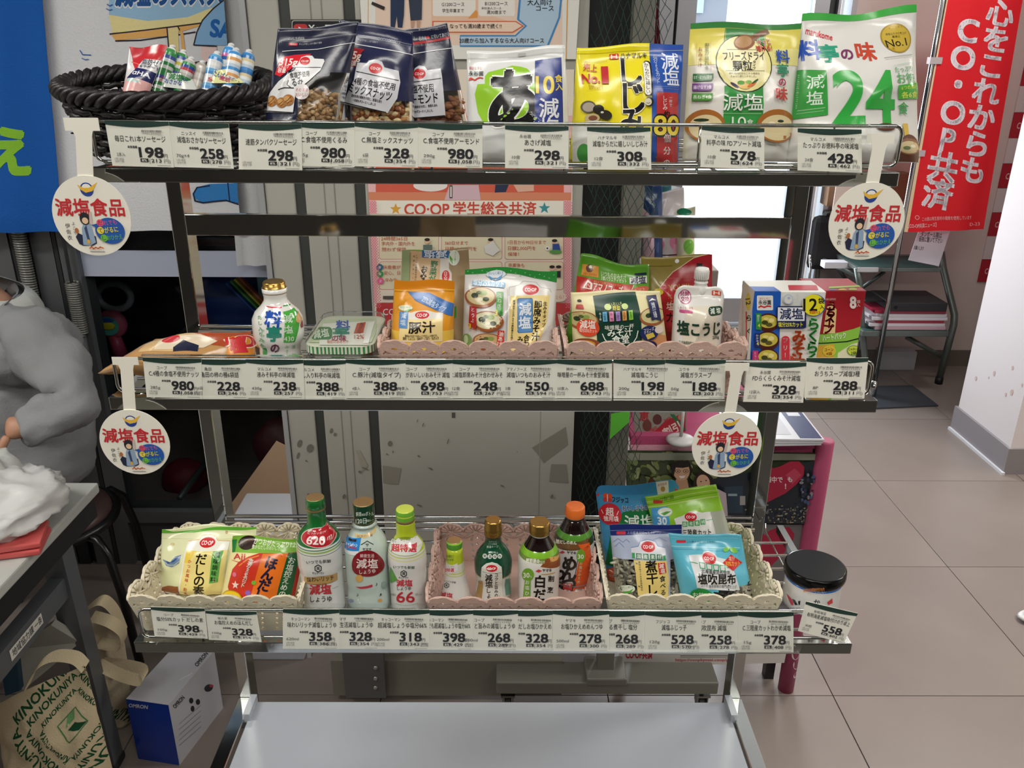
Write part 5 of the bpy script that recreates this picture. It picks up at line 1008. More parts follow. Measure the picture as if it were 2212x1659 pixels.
pouch('soup_sachet', 'dark green soup sachet with bowls printed at both sides, right pink basket', 'soup pouch', [(145, 480), (985, 465), (1052, 980), (162, 980)], .972, ZM+.003, .10, .016, '#e2d8a8',
      [('p', [(350, 515), (755, 480), (790, 700), (800, 990), (385, 990), (370, 700)], '#123c30'), *bowl(250, 740, 145, '#bdb27a'), *bowl(910, 700, 135, '#c9c08a'), ('e', 960, 930, 100, 60, '#c98a5c'), ('e', 290, 950, 120, 50, '#8a4a2a'), ('e', 285, 950, 80, 30, '#c98a2c'), ('e', 222, 570, 14, 18, '#e8c8a8'), ('e', 222, 556, 20, 14, '#1c1414'), ('p', [(195, 590), (250, 588), (262, 628), (185, 630)], '#b8403c'),
       ('e', 298, 800, 105, 82, '#d84a2c'), ('t', '減塩', 295, 770, 84, '#f4e8e0', 0, 145, .03), ('t', '塩分25%カット', 298, 828, 40, '#f4e0d4', 2, 160, .01), ('t', 'いろいろ', 555, 582, 36, '#d8d890', -4, 120, .01), ('t', '野菜', 558, 612, 40, '#d8d03a', 0, 70, .02), ('e', 480, 605, 32, 26, '#c9dc90'), ('e', 638, 598, 30, 24, '#c9dc90'),
       *[x for i, (s, c) in enumerate((('小松菜', '#6ab0d8'), ('白菜', '#e08ab0'), ('ごぼう', '#b08ad0'), ('玉ねぎ', '#e0a05a'), ('キャベツ', '#8ac84a'))) for x in (('p', [(428+60*i, 648-4*i), (468+60*i, 644-4*i), (474+60*i, 732-4*i), (434+60*i, 736-4*i)], c), ('T', s, (448+60*i, 668-4*i), (452+60*i, 714-4*i), 24, '#20302c', .01))],
       ('T', '各2食', (408, 665), (410, 715), 24, '#e8e8d8'), ('t', '味噌屋の一杯', 585, 782, 46, '#dfe6d8', -4, 270, .01), ('t', 'みそ汁', 590, 832, 76, '#e6ece0', -4, 235, .02), ('t', '食堂', 595, 898, 84, '#e6ece0', -4, 160, .02), ('l', [(428, 850), (450, 900), (490, 940), (540, 960), (600, 970), (660, 960), (710, 930), (745, 880), (758, 820)], 8, '#e6ece0'),
       ('p', [(852, 508), (945, 498), (990, 745), (940, 722), (890, 728)], '#1c2450'), ('p', [(870, 560), (905, 530), (945, 550), (905, 548)], '#e6e6ec'), ('T', '神州一味噌', (908, 585), (928, 690), 38, '#dfe2ec', .015), ('e', 865, 845, 88, 70, '#1c2a60'), ('t', 'フリーズ', 862, 812, 36, '#e6e8ee', -8, 100, .01), ('t', 'ドライ', 850, 838, 30, '#e6e8ee', -8, 60, .01), ('p', [(830, 858), (900, 840), (922, 880), (850, 905)], '#d8c050'), ('e', 965, 820, 46, 34, '#e0d0c8'), ('e', 880, 965, 60, 44, '#1c2450'), ('t', '10', 885, 970, 54, '#e0c050', 0, 44, .03)],
      CC, seed=18, wr=.0012, fin=lambda h: mat(h, .35, 0, .05, 60), seal=.03, full=.25)
# spout pouch
def spout():
    t = pouch('spout_pouch', 'white spout pouch with screw cap and dark green writing, right pink basket', 'spout pouch', [(1125, 425), (1595, 432), (1560, 985), (1090, 985)], .972, ZM+.003, .08, .02, '#d8d7d2',
      [('p', [(1210, 600), (1500, 600), (1520, 1100), (1150, 1100)], '#d8cfbe'), ('e', 1215, 525, 62, 62, '#b04a7a'), ('e', 1215, 525, 53, 53, '#dcd8d8'), ('t', '発酵', 1215, 500, 46, '#a83068', 0, 90, .03), ('t', '交換', 1215, 545, 44, '#a83068', 0, 80, .03), ('t', 'しおこうじ生活', 1212, 618, 24, '#b04a7a', 0, 130), ('R', 1155, 634, 1270, 660, 8, '#c04a80'),
       ('p', [(1478, 465), (1562, 468), (1558, 515), (1476, 510)], '#d0482e'), ('t', 'H', 1519, 488, 48, '#f0e0d8', 2, 60, .03), ('t', 'ハナマルキ', 1518, 528, 18, '#b8403a', 2, 78), ('R', 1415, 605, 1565, 680, 34, '#163c2c'), ('t', '減 塩', 1488, 642, 54, '#dce4dc', 2, 110, .02),
       ('t', '塩こうじ', 1335, 800, 140, '#123a2a', 1, 410, .045), ('t', '200g', 1490, 885, 42, '#163c2c', 0, 70, .01), ('t', 'うま味調味料を', 1210, 930, 34, '#163c2c', 0, 130, .01), ('l', [(1135, 440), (1110, 700)], 4, '#c4c4be')],
      CC, seed=19, wr=.0016, rnd=.012, seal=.1, full=.4)
    p = at(1200+1370/4.367, 520+425/4.367, .99); mb = MB(); mw = mat('#dddcd8', .35, 0)
    sc_ = (at(1000, 640, .99)-at(1010, 640, .99)).length/10/4.367
    mb.lathe([(70*sc_, -.012), (74*sc_, -.004), (64*sc_, .0), (56*sc_, .002), (64*sc_, .004), (64*sc_, .0055), (54*sc_, .006), (54*sc_, .007), (60*sc_, .0075), (60*sc_, .008)], p, mw, 24); mb.build('spout', t)
    mb = MB(); prof = [(66*sc_, .0085), (66*sc_, .020), (60*sc_, .022), (40*sc_, .0225)]
    mb.lathe(prof, p, mw, 36)
    for k in range(24): a = 2*pi*k/24; mb.bar(p+V((66*sc_*cos(a), 66*sc_*sin(a), .009)), p+V((66*sc_*cos(a), 66*sc_*sin(a), .019)), .0008, .0008, mw)
    mb.build('screw_cap', t)
spout()
# boxes
def carton(name, label, x0, x1, y0, y1, z0, z1, base, front, top, left, crop, group='soup boxes'):
    t = thing(name, ((x0+x1)/2, (y0+y1)/2, z0), label, 'box', group)
    mb = MB(); mb.box((x0, y0, z0), (x1, y1, z1), mat(base, .4, 0, .03, 60), .0008); mb.build('carton', t)
    fn = lambda h: mat(h, .35, 0, .03, 60)
    if front: flat_print(front, (V((x0, y0, z1)), V((x1, y0, z1)), V((x1, y0, z0)), V((x0, y0, z0))), t, 'front_print', fn, crop)
    if top: flat_print(top, (V((x0, y1, z1)), V((x1, y1, z1)), V((x1, y0, z1)), V((x0, y0, z1))), t, 'top_print', fn, crop)
    if left: flat_print(left, (V((x0, y1, z1)), V((x0, y0, z1)), V((x0, y0, z0)), V((x0, y1, z0))), t, 'side_print', fn, crop)
    return t
bx = lambda x, y, Y: at(1580+x/4.254, 560+y/4.254, Y)
def sbowl(cx, cy, r): return [('e', cx, cy, r, r*.85, '#4a1c16'), ('e', cx, cy-r*.1, r*.88, r*.6, '#c9b84a'), ('e', cx-r*.3, cy, r*.3, r*.2, '#3c4420'), ('e', cx+r*.3, cy-r*.2, r*.26, r*.2, '#e6d890'), ('e', cx+r*.1, cy+r*.2, r*.3, r*.18, '#5a5428'), ('e', cx-r*.2, cy-r*.35, r*.26, r*.14, '#e2d27a')]
carton('soup_box', 'blue and white soup box with yellow 12 badge on the middle shelf', bx(212, 300, .948).x, bx(872, 300, .948).x, .948, 1.0, ZM, bx(500, 297, .948).z, '#dcdad4',
       [('p', [(200, 290), (455, 290), (420, 1400), (150, 1400)], '#1f58b4'), ('R', 233, 332, 382, 468, 12, '#e0dfda'), ('t', '味ひとすじ', 305, 360, 24, '#c8505a', 0, 95), ('t', '永谷園', 305, 395, 46, '#18161a', 0, 115, .02), ('l', [(250, 440), (270, 428), (300, 440), (330, 428), (360, 432)], 14, '#d03c34'),
        *sbowl(335, 580, 100), *sbowl(330, 745, 105), *sbowl(330, 900, 100), ('p', [(218, 490), (270, 492), (272, 645), (220, 640)], '#2f8a44'), ('T', '納豆汁', (242, 515), (242, 560), 24, '#e6ecdf'), ('t', '4', 248, 602, 44, '#e0d83a', 0, None, .03), ('p', [(208, 672), (256, 674), (256, 805), (208, 800)], '#1c2a6a'), ('T', 'わかめ', (232, 695), (234, 745), 24, '#e6e8f0'), ('t', '4', 236, 768, 44, '#e0d83a', 0, None, .03), ('p', [(190, 832), (240, 834), (240, 960), (185, 960)], '#c83a78'), ('T', 'とうふ', (214, 855), (212, 915), 24, '#f0e6ea'),
        ('R', 410, 424, 680, 628, 18, '#1c2454'), ('p', [(420, 436), (668, 436), (664, 560), (418, 560)], '#e0e2e6'), ('t', '減塩', 545, 495, 110, '#1c2454', 0, 215, .02), ('t', '塩分25%カット', 535, 592, 48, '#e0d84a', 0, 225, .03), ('e', 515, 360, 44, 46, '#b8c4d8'), ('e', 515, 362, 34, 36, '#dcdad4'), ('e', 520, 350, 14, 12, '#a8b4cc'), ('T', '卵スープ', (600, 325), (600, 385), 22, '#b8c4d4'),
        ('e', 752, 412, 108, 100, '#2a60b8'), ('e', 746, 412, 102, 98, '#e6dc2a'), ('t', '12', 715, 405, 160, '#14120c', 0, 130, .02), ('t', '袋', 815, 375, 58, '#14120c', 0, None, .02), ('t', '入', 822, 430, 40, '#14120c', 0, None, .02), ('t', '4袋×3', 755, 478, 36, '#d8682c', 0, 100, .02),
        ('T', 'らくらく', (745, 585), (728, 905), 122, '#2f9a3c', .05), ('T', 'みそ汁', (612, 700), (600, 920), 128, '#c85028', .06), ('R', 450, 695, 525, 1400, 34, '#cc3040'), ('T', 'フリーズドライ', (487, 735), (478, 1140), 52, '#f0e0e0', .02), ('r', 530, 880, 560, 930, '#b8402c')],
       [('p', [(100, 250), (390, 255), (455, 300), (210, 300)], '#1f50a4'), ('p', [(520, 240), (780, 240), (800, 285), (530, 285)], '#b8303c')],
       [('r', 100, 200, 250, 1300, '#c9c2b2'), ('e', 158, 390, 24, 80, '#c8b83a'), ('t', '12', 158, 390, 60, '#14120c', 80, 60, .02), ('T', 'らくらく', (165, 540), (160, 900), 60, '#4a8a4a', .03), ('r', 135, 480, 145, 900, '#c03a3c')], CD)
carton('soup_box', 'red and green soup box marked 8, behind the blue and white box', bx(760, 290, .972).x, bx(1240, 290, .972).x, .972, 1.03, ZM, bx(1100, 288, .972).z, '#a81e2a',
       [('p', [(700, 690), (860, 690), (1000, 670), (1120, 640), (1260, 590), (1260, 1400), (700, 1400)], '#8cc24a'), ('p', [(700, 770), (860, 765), (1060, 750), (1250, 700), (1250, 1400), (700, 1400)], '#1c2c20'), ('p', [(700, 780), (860, 776), (1060, 762), (1250, 714), (1250, 1400), (700, 1400)], '#8cc24a'), ('p', [(700, 800), (945, 780), (945, 1400), (700, 1400)], '#d8a83a'), ('p', [(960, 1400), (975, 860), (1100, 780), (1250, 740), (1250, 1400)], '#e0dcb8'),
        ('p', [(890, 410), (935, 405), (945, 440), (965, 460), (950, 680), (840, 680), (870, 460)], '#e0c48a'), ('T', 'うちスープ', (915, 430), (892, 640), 100, '#a81e2a', .05), ('t', 'POKKA SAPPORO', 905, 365, 28, '#e0b8b0', 0, 105, .02), ('t', '8', 1115, 390, 145, '#ecdcd8', 0, 62, .05), ('t', '袋', 1165, 388, 34, '#ecdcd8'), ('t', '入', 1165, 420, 34, '#ecdcd8'), ('t', 'ハートパック', 940, 710, 60, '#e6ecd8', -8, 220, .03), ('e', 895, 840, 60, 50, '#d8d23a'), ('e', 895, 840, 52, 43, '#dcb43c'), ('t', 'コーン', 893, 828, 34, '#4a3410', 0, 80, .02), ('t', '4袋', 893, 865, 34, '#8a4a10', 0, 56, .02), ('e', 1118, 835, 60, 48, '#5a9a3c'), ('e', 1118, 835, 53, 42, '#c9d84a'), ('t', 'じゃがいも', 1118, 822, 28, '#3a4a10', 0, 90, .02), ('t', '2袋', 1118, 858, 34, '#3a4a10', 0, 50, .02)],
       [('l', [(900, 262), (1180, 248)], 16, '#9ac84a'), ('e', 930, 288, 38, 14, '#6a6aa8'), ('e', 1020, 285, 38, 14, '#d0b03a'), ('e', 1115, 280, 38, 14, '#a8b43a')], None, CD)
# ============================================================ BOTTOM SHELF
E1 = (260, 1060, 4.365); E2 = (630, 1050, 4.367); E3 = (900, 1060, 4.483); E4 = (1270, 1020, 4.047); E5 = (1620, 1080, 4.146)
TAN = mat('#a8875a', .35, .5)
def hexa(cx, cy, r, c='#2a2a2c'): return [('p', [(cx+r*sin(a), cy-r*cos(a)) for a in [k*pi/3 for k in range(6)]], c), ('p', [(cx+r*.72*sin(a), cy-r*.72*cos(a)) for a in [k*pi/3 for k in range(6)]], '#dcdcd8'), ('t', '萬', cx, cy, r*1.0, c, 0, None, .02)]
W_ = gloss('#dcdbd8'); G1 = gloss('#156a2c')
bottle('soy_bottle', 'tall green shouldered white soy sauce bottle with red 620 oval', (292, 900), .918, ZB,
       [(102, 82), (112, 88), (232, 90), (238, 84), (250, 92), (258, 84), (330, 88), (360, 108), (400, 150), (450, 188), (500, 205), (560, 212), (720, 210), (740, 203), (900, 200), (1180, 196)],
       [(90, TAN), (106, G1), (236, TAN), (252, G1), (588, W_), (602, gloss('#2c7a3c')), (610, W_), (622, gloss('#8ab84a')), (634, W_), (650, gloss('#5a6a5a')), (655, W_)],
       [('l', [(165, 150), (330, 150)], 3, '#3a8a4a'), ('l', [(165, 180), (330, 180)], 3, '#0e5420'), ('l', [(165, 205), (330, 205)], 3, '#3a8a4a'),
        ('e', 250, 487, 160, 97, '#d8cfc8'), ('e', 250, 487, 153, 90, '#b41e2a'), ('t', 'たっぷりお得な', 245, 440, 40, '#e6c8c4', 2, 190, .01), ('t', '620', 228, 508, 108, '#ecdcd8', 2, 175, .03), ('t', 'ml', 352, 498, 50, '#ecdcd8', 0, 44),
        ('t', 'いつでも新鮮', 255, 712, 36, '#3a3a3c', -3, 230, .01), *hexa(250, 775, 38), ('t', 'キッコーマン', 250, 818, 26, '#2a2a2c', 0, 110, .03), ('p', [(120, 850), (270, 848), (428, 815), (432, 878), (280, 918), (122, 905)], '#b8935a'), ('t', '味わいリッチ', 272, 872, 52, '#4a3418', -5, 250, .03), ('t', '減塩', 272, 972, 98, '#c02c38', -2, 205, .035), ('l', [(135, 955), (165, 965)], 3, '#5a5a5a'), ('l', [(385, 965), (435, 942)], 3, '#5a5a5a'), ('t', 'しょうゆ', 278, 1062, 62, '#2a2a2c', -2, 200, .015)], E2, base=252)
PB = gloss('#c3d2ca')
bottle('soy_bottle', 'pale mint soy sauce bottle with dark red round label and blue sticker', (712, 700), .925, ZB,
       [(146, 92), (156, 97), (370, 99), (388, 96), (392, 88), (405, 120), (440, 155), (490, 185), (560, 200), (640, 205), (870, 203), (900, 196), (1000, 203), (1080, 198), (1180, 190)],
       [(140, TAN), (152, gloss('#123c28')), (362, TAN), (368, gloss('#123c28')), (390, PB)],
       [('t', '鮮度ecoボトル', 690, 262, 44, '#cfdccf', -2, 165, .015), ('t', '120日', 655, 328, 58, '#cfdccf', -2, 100, .03), ('t', '鮮度キープ', 738, 325, 26, '#cfdccf', -3, 66, .01), ('p', [(595, 440), (690, 452), (775, 428), (782, 462), (690, 490), (600, 476)], '#d8be8a'), ('t', '鮮度の一滴', 690, 470, 24, '#8a6a3a', -3, 140), ('e', 825, 440, 36, 46, '#dfe2de'), ('e', 812, 425, 18, 20, '#8a2432'),
        ('p', [(515, 458), (657, 482), (628, 652), (498, 600)], '#e2e6e6'), ('p', [(515, 458), (657, 482), (635, 610), (500, 575)], '#2a86d0'), ('p', [(540, 485), (615, 500), (610, 525), (535, 508)], '#1c2434'), ('t', 'キャンペーン', 568, 550, 40, '#e6eaf0', 10, 110, .03), ('t', '対象商品', 565, 575, 26, '#c83a4a', 10, 90, .02),
        ('l', [(655, 550), (712, 515), (768, 548)], 7, '#2a2a2c'), ('t', 'サ', 712, 552, 34, '#2a2a2c', 0, None, .03), ('t', 'ヤマサ', 710, 592, 26, '#2a2a2c', 0, 82, .03), ('p', [(715+152*cos(a)*(1+.05*cos(3*a)), 735+125*sin(a)+8*cos(2*a)) for a in [k*pi/14 for k in range(28)]], '#861a24'), ('t', '鮮度生活', 712, 655, 36, '#e0ccc8', 0, 130, .01), ('t', '減塩', 712, 728, 96, '#ece0dc', 0, 200, .02), ('t', 'しょうゆ', 715, 802, 46, '#e6d6d2', -4, 150, .015),
        ('e', 640, 868, 34, 34, '#d8a85a'), ('p', [(605, 945), (760, 925), (762, 948), (650, 965)], '#c0364e'), ('t', '♪', 798, 920, 50, '#3a4a44'), ('t', '♪', 625, 1020, 44, '#3a4a44'), ('t', '♫', 835, 1020, 40, '#3a4a44'), ('e', 870, 930, 26, 34, '#9ab0a6'), ('e', 560, 1080, 26, 16, '#7a8aa8'), ('e', 830, 1075, 20, 16, '#d8a05a')], E2, base=390)
LM = gloss('#b4c628')
bottle('soy_bottle', 'lime green topped white soy sauce bottle with red 66, right of the mint bottle', (1100, 900), .918, ZB,
       [(212, 80), (222, 87), (375, 90), (440, 92), (470, 110), (520, 150), (570, 172), (640, 182), (700, 184), (730, 178), (900, 174), (1180, 165)],
       [(200, TAN), (218, gloss('#6cae36')), (250, gloss('#c8d84a')), (262, gloss('#6cae36')), (300, gloss('#c8d84a')), (310, gloss('#6cae36')), (345, TAN), (368, LM), (655, W_), (672, gloss('#c8cf6a')), (682, W_), (700, gloss('#d8d48a')), (708, W_)],
       [('e', 1072, 570, 158, 92, '#8a9a3a'), ('e', 1072, 570, 153, 87, '#dcdcd8'), ('t', 'おいしさ・こだわり', 1060, 518, 36, '#3a3a3c', 0, 220, .01), ('t', '超特選', 1060, 582, 78, '#c83444', 2, 240, .04),
        ('t', 'いつでも新鮮', 1060, 765, 32, '#2a4a3a', 2, 200, .01), *hexa(1058, 825, 34), ('t', 'キッコーマン', 1055, 862, 22, '#2a2a2c', 0, 90, .03), ('p', [(935, 760), (1002, 885), (940, 912), (920, 880)], '#5aa03c'), ('t', '減塩', 1065, 912, 68, '#c83444', 0, 150, .035), ('t', 'しょうゆ', 1062, 962, 40, '#2a2a2c', 0, 130, .01), ('t', '66', 1075, 1040, 140, '#c02c38', 0, 170, .015), ('t', '%カット', 1195, 1020, 28, '#4a4a4c', 0, 60), ('t', '食塩分', 960, 1022, 24, '#4a4a4c', 0, 50), ('l', [(985, 1105), (1190, 1100)], 3, '#6aa06a')], E2, base=368)
bottle('soy_bottle', 'small lime capped bottle flaring down, leftmost in the pink bottle basket', (375, 950), .93, ZB+.003,
       [(476, 66), (490, 76), (560, 79), (575, 76), (640, 82), (740, 92), (830, 100), (900, 118), (1000, 142), (1060, 150), (1150, 155)],
       [(470, TAN), (488, gloss('#4f9a34')), (520, gloss('#8ac23c')), (532, gloss('#4f9a34')), (580, LM), (720, gloss('#d6d8c8')), (800, gloss('#c8cf5a')), (812, W_), (826, gloss('#c8cf5a')), (834, W_)],
       [('t', '塩分を抑えて', 310, 635, 30, '#3a6a34', 0, 100, .01), ('t', '味そのまま', 312, 668, 26, '#3a6a34', 0, 90, .01), ('p', [(262, 715), (395, 700), (400, 770), (340, 800), (262, 795)], '#e2e0dc'), ('t', '超特選', 308, 768, 40, '#c83444', 0, 110, .03), ('t', 'おいしさこだわり', 315, 735, 20, '#5a5a5c', 0, 100), *hexa(292, 915, 28), ('t', 'いつでも新鮮', 325, 880, 22, '#3a3a3c', 8, 110), ('t', '減塩', 290, 1010, 56, '#c83444', 6, 120, .03), ('p', [(228, 890), (252, 950), (232, 970), (222, 930)], '#5aa03c')], E3, base=580, group='bottles in the pink basket')
bottle('soy_bottle', 'dark green round shouldered bottle with gold cap in the pink basket', (742, 800), .94, ZB+.003,
       [(276, 70), (292, 82), (345, 83), (350, 86), (462, 86), (466, 74), (500, 84), (540, 120), (600, 162), (660, 182), (720, 184), (790, 176), (840, 162), (900, 166), (1000, 176), (1140, 172)],
       [(270, GOLD), (466, gloss('#0f4630')), (838, mat('#b8a878', .3, .4)), (850, gloss('#d0d4cc'))],
       [('t', '生きている', 737, 494, 18, '#a8c8b4', 0, 70), ('t', '3つの鮮度', 737, 516, 22, '#a8c8b4', 0, 80), ('t', '常温キープ', 735, 542, 26, '#c8dccc', -2, 110), ('t', '開封後も', 730, 596, 22, '#c8dccc', 0, 70), *[x for i, c in enumerate('常温保存') for x in (('e', 662+47*i, 632+(4 if i in (1, 2) else 0), 21, 23, '#dfe4dc'), ('t', c, 662+47*i, 632+(4 if i in (1, 2) else 0), 32, '#1c2c24', 0, None, .02))],
        ('p', [(632, 740), (655, 718), (680, 700), (730, 688), (780, 702), (820, 735), (828, 1160), (630, 1160)], '#dcdcd4'), *coop(727, 750, 54, 34), ('l', [(640, 782), (820, 790)], 3, '#3a3a3a'), ('t', '減', 700, 840, 72, '#22221e', 0, None, .03), ('t', '塩', 702, 905, 72, '#22221e', 0, None, .03), ('T', 'しょうゆ', (700, 965), (700, 1100), 52, '#22221e', .02), ('T', 'コクと旨みの', (772, 812), (770, 1010), 38, '#22221e', .02), ('p', [(600, 870), (642, 870), (640, 1160), (590, 1160)], '#a8823c'), ('p', [(860, 850), (905, 850), (910, 990), (862, 1010)], '#5a8a7a')], E3, base=466, group='bottles in the pink basket')
DK = mat('#160a0b', .06, 0, 0, 40, .6, coat=.5)
bottle('dashi_bottle', 'white labelled dark dashi bottle with ridged gold cap in the pink basket', (1180, 850), .928, ZB+.003,
       [(296, 92), (312, 102), (350, 100), (356, 104), (372, 100), (378, 104), (394, 99), (440, 96), (462, 86), (478, 92), (510, 140), (560, 182), (620, 202), (700, 205), (860, 200), (1000, 196), (1140, 192)],
       [(290, GOLD), (460, gloss('#b9b9b4')), (476, DK), (618, gloss('#7cb42c')), (662, gloss('#6e8a3a')), (700, gloss('#dad9d2'))],
       [('p', [(1255, 660), (1390, 600), (1390, 720), (1200, 735)], '#8a4a22'), ('p', [(1280, 640), (1380, 610), (1360, 670), (1300, 690)], '#d8a05a'), ('t', '鰹節屋の', 1125, 678, 48, '#eceadc', 3, 130, .03), ('t', 'こだわり', 1195, 690, 30, '#eceadc', 3, 90, .01), ('p', [(1150, 778), (1182, 760), (1215, 775), (1182, 792)], '#c03038'), ('t', 'ヤマキ', 1262, 770, 36, '#2a2a2c', 0, 90, .04), ('l', [(1210, 808), (1335, 790)], 8, '#c8983c'), ('e', 1078, 812, 58, 62, '#6ca22c'), ('p', [(1050, 860), (1105, 860), (1098, 1160), (1040, 1160)], '#6ca22c'), ('t', '30', 1065, 815, 66, '#e6ecd8', 0, 62, .03), ('t', '%', 1108, 830, 30, '#e6ecd8'), ('T', 'お塩ひかえめ', (1075, 885), (1068, 1150), 44, '#e6ecd8', .02),
        ('T', '白だし', (1195, 878), (1185, 1130), 125, '#14120f', .04), ('T', '割烹', (1300, 850), (1292, 960), 62, '#14120f', .03)], E3, base=460, group='bottles in the pink basket')
bottle('noodle_sauce_bottle', 'tall dark noodle sauce bottle with orange cap at the back of the pink basket', (1510, 800), .985, ZB+.003,
       [(140, 84), (158, 96), (268, 99), (288, 92), (292, 80), (308, 92), (340, 130), (390, 170), (450, 194), (540, 200), (700, 198), (900, 192), (1140, 186)],
       [(130, mat('#e8722a', .4, 0, .1, 200)), (288, gloss('#8a8484')), (302, DK), (452, gloss('#4f8a2c')), (500, gloss('#3c3a26')), (560, gloss('#c4c4c4')), (1040, gloss('#6a7a3a'))],
       [('p', [(1350, 480), (1560, 500), (1660, 450), (1660, 540), (1480, 560), (1350, 540)], '#6a4a2a'), ('t', '鰹だしのめん', 1450, 498, 40, '#dfdccc', 4, 200, .03), ('p', [(1560, 520), (1670, 500), (1660, 1010), (1500, 1010), (1590, 560)], '#d8571c'), ('l', [(1575, 560), (1500, 1010)], 5, '#1c1614'), ('p', [(1375, 600), (1415, 578), (1440, 598), (1410, 608)], '#b83a3c'), ('t', 'ヤマキ', 1500, 600, 34, '#2a2a2c', 4, 90, .04), ('T', 'めんつゆ', (1480, 700), (1470, 1000), 150, '#14110f', .05), ('t', 'つ', 1370, 810, 150, '#14110f', 0, None, .05), ('t', 'ゆ', 1360, 920, 140, '#14110f', 0, None, .05),
        ('e', 1590, 630, 42, 66, '#6ca22c'), ('t', '30', 1588, 635, 58, '#e6ecd8', 0, 58, .03), ('T', 'お塩ひかえめ', (1590, 705), (1568, 880), 32, '#c8d8a8', .02), ('R', 1418, 895, 1505, 965, 6, '#c03038'), ('t', '濃縮', 1460, 915, 34, '#e6d6d0', 0, 68, .02), ('t', '2倍', 1460, 948, 30, '#e6d6d0', 0, 60, .02), ('R', 1535, 945, 1600, 975, 12, '#c4c4c4')], E3, base=292, group='bottles in the pink basket')
# seasoning bags in the left cream basket
pouch('stock_bag', 'pale yellow stock powder bag with green top edge, left cream basket', 'seasoning bag', [(405, 345), (1290, 322), (1230, 1000), (345, 960)], .955, ZB+.003, .33, .020, '#dfe2b4',
      [('p', [(395, 330), (500, 372), (720, 378), (1290, 300), (1290, 370), (1100, 380), (700, 410), (395, 410)], '#5fae38'), ('p', [(395, 385), (700, 398), (1290, 345), (1295, 430), (800, 450), (395, 440)], '#dfe2b8'), ('e', 512, 492, 20, 12, '#c4b87c'), ('e', 1010, 388, 14, 14, '#c4a870'), ('p', [(435, 620), (520, 640), (560, 590), (615, 575), (600, 650), (540, 682), (480, 672)], '#6f8aa8'), ('p', [(470, 630), (530, 640), (570, 590), (612, 578), (560, 632), (500, 655)], '#2c4a88'), ('l', [(455, 640), (500, 665), (560, 665), (605, 630)], 4, '#dfe2c8'),
       ('p', [(655, 465), (760, 455), (770, 425), (840, 415), (920, 425), (945, 455), (1055, 460), (1010, 1000), (600, 980)], '#e9e8dc'), ('l', [(655, 462), (760, 452), (780, 420), (850, 412), (915, 425), (940, 452), (1055, 455)], 4, '#e0b070'), *coop(848, 470, 76, 38), ('p', [(665, 535), (1050, 530), (1000, 1000), (610, 980)], '#ead98a'), ('p', [(660, 535), (760, 535), (700, 640), (655, 640)], '#e6c84a'),
       ('T', 'だしの素', (822, 600), (800, 895), 110, '#15140f', .03), ('T', 'かつお風味・粉末', (712, 625), (668, 925), 36, '#d0483c', .02), ('p', [(925, 535), (1012, 532), (975, 815), (900, 820)], '#5fa850'), ('T', '風味調味料', (968, 565), (935, 785), 50, '#16301c', .03), ('p', [(345, 960), (400, 890), (500, 858), (605, 855), (600, 975), (345, 1010)], '#96582e'), ('e', 500, 960, 90, 40, '#dcdcd4')],
      E1, seed=21, wr=.003, extend=True, wave=.004)
pouch('stock_bag', 'red and orange stock powder bag with green top, right in the left cream basket', 'seasoning bag', [(1062, 425), (1760, 455), (1640, 1020), (950, 1000)], .925, ZB+.003, .33, .018, '#e6dca0',
      [('p', [(1050, 415), (1780, 440), (1760, 570), (1060, 570)], '#7ab03c'), ('e', 1200, 490, 88, 58, '#2c1712', -6), ('l', [(1130, 500), (1200, 470), (1260, 470)], 10, '#6a3a26'), ('t', 'かつおがたっぷり1.2倍', 1480, 490, 58, '#e8ecd0', 4, 440, .03), ('t', '豊かなだしのおいしさ', 1385, 525, 36, '#e8ecd0', 2, 270, .01), ('p', [(1055, 460), (1100, 460), (1090, 570), (1060, 575)], '#2a7a3c'),
       ('p', [(1230, 600), (1330, 570), (1700, 570), (1600, 1030), (1100, 1000), (1040, 880), (1080, 720), (1140, 650)], '#c83420'), ('p', [(1365, 575), (1600, 570), (1490, 1010), (1260, 1010)], '#e0701e'), ('p', [(1600, 570), (1710, 575), (1620, 1010), (1490, 1000)], '#10582c'), ('p', [(1705, 575), (1760, 600), (1640, 1015), (1615, 1015)], '#b8281e'), ('l', [(1150, 680), (1230, 620), (1330, 590)], 10, '#e08a3a'),
       ('t', 'Aji', 1140, 600, 70, '#c8343a', -4, 120, .01), ('l', [(1065, 640), (1200, 655)], 4, '#c8343a'), ('T', 'ほんだし', (1455, 655), (1370, 945), 118, '#201c3c', .05), ('T', '塩分60%カット', (1262, 635), (1200, 850), 48, '#e6e0d4', .03), ('T', 'お塩控えめの', (1635, 640), (1550, 945), 66, '#dfe8dc', .02), ('s', 1125, 850, 40, '#ecd0c8'), ('e', 1300, 825, 22, 20, '#6ab03a'), ('e', 1110, 760, 22, 20, '#d86a8a'), ('e', 1248, 915, 26, 22, '#8a5ab0'), ('e', 1280, 970, 18, 14, '#e0b040'), ('e', 1090, 985, 112, 84, '#b88a1c'), ('e', 1090, 985, 104, 76, '#e6c41e'), ('p', [(1090, 990), (1180, 975), (1200, 1010), (1090, 1010)], '#1c2440')],
      E1, seed=22, wr=.002, seal=.03)
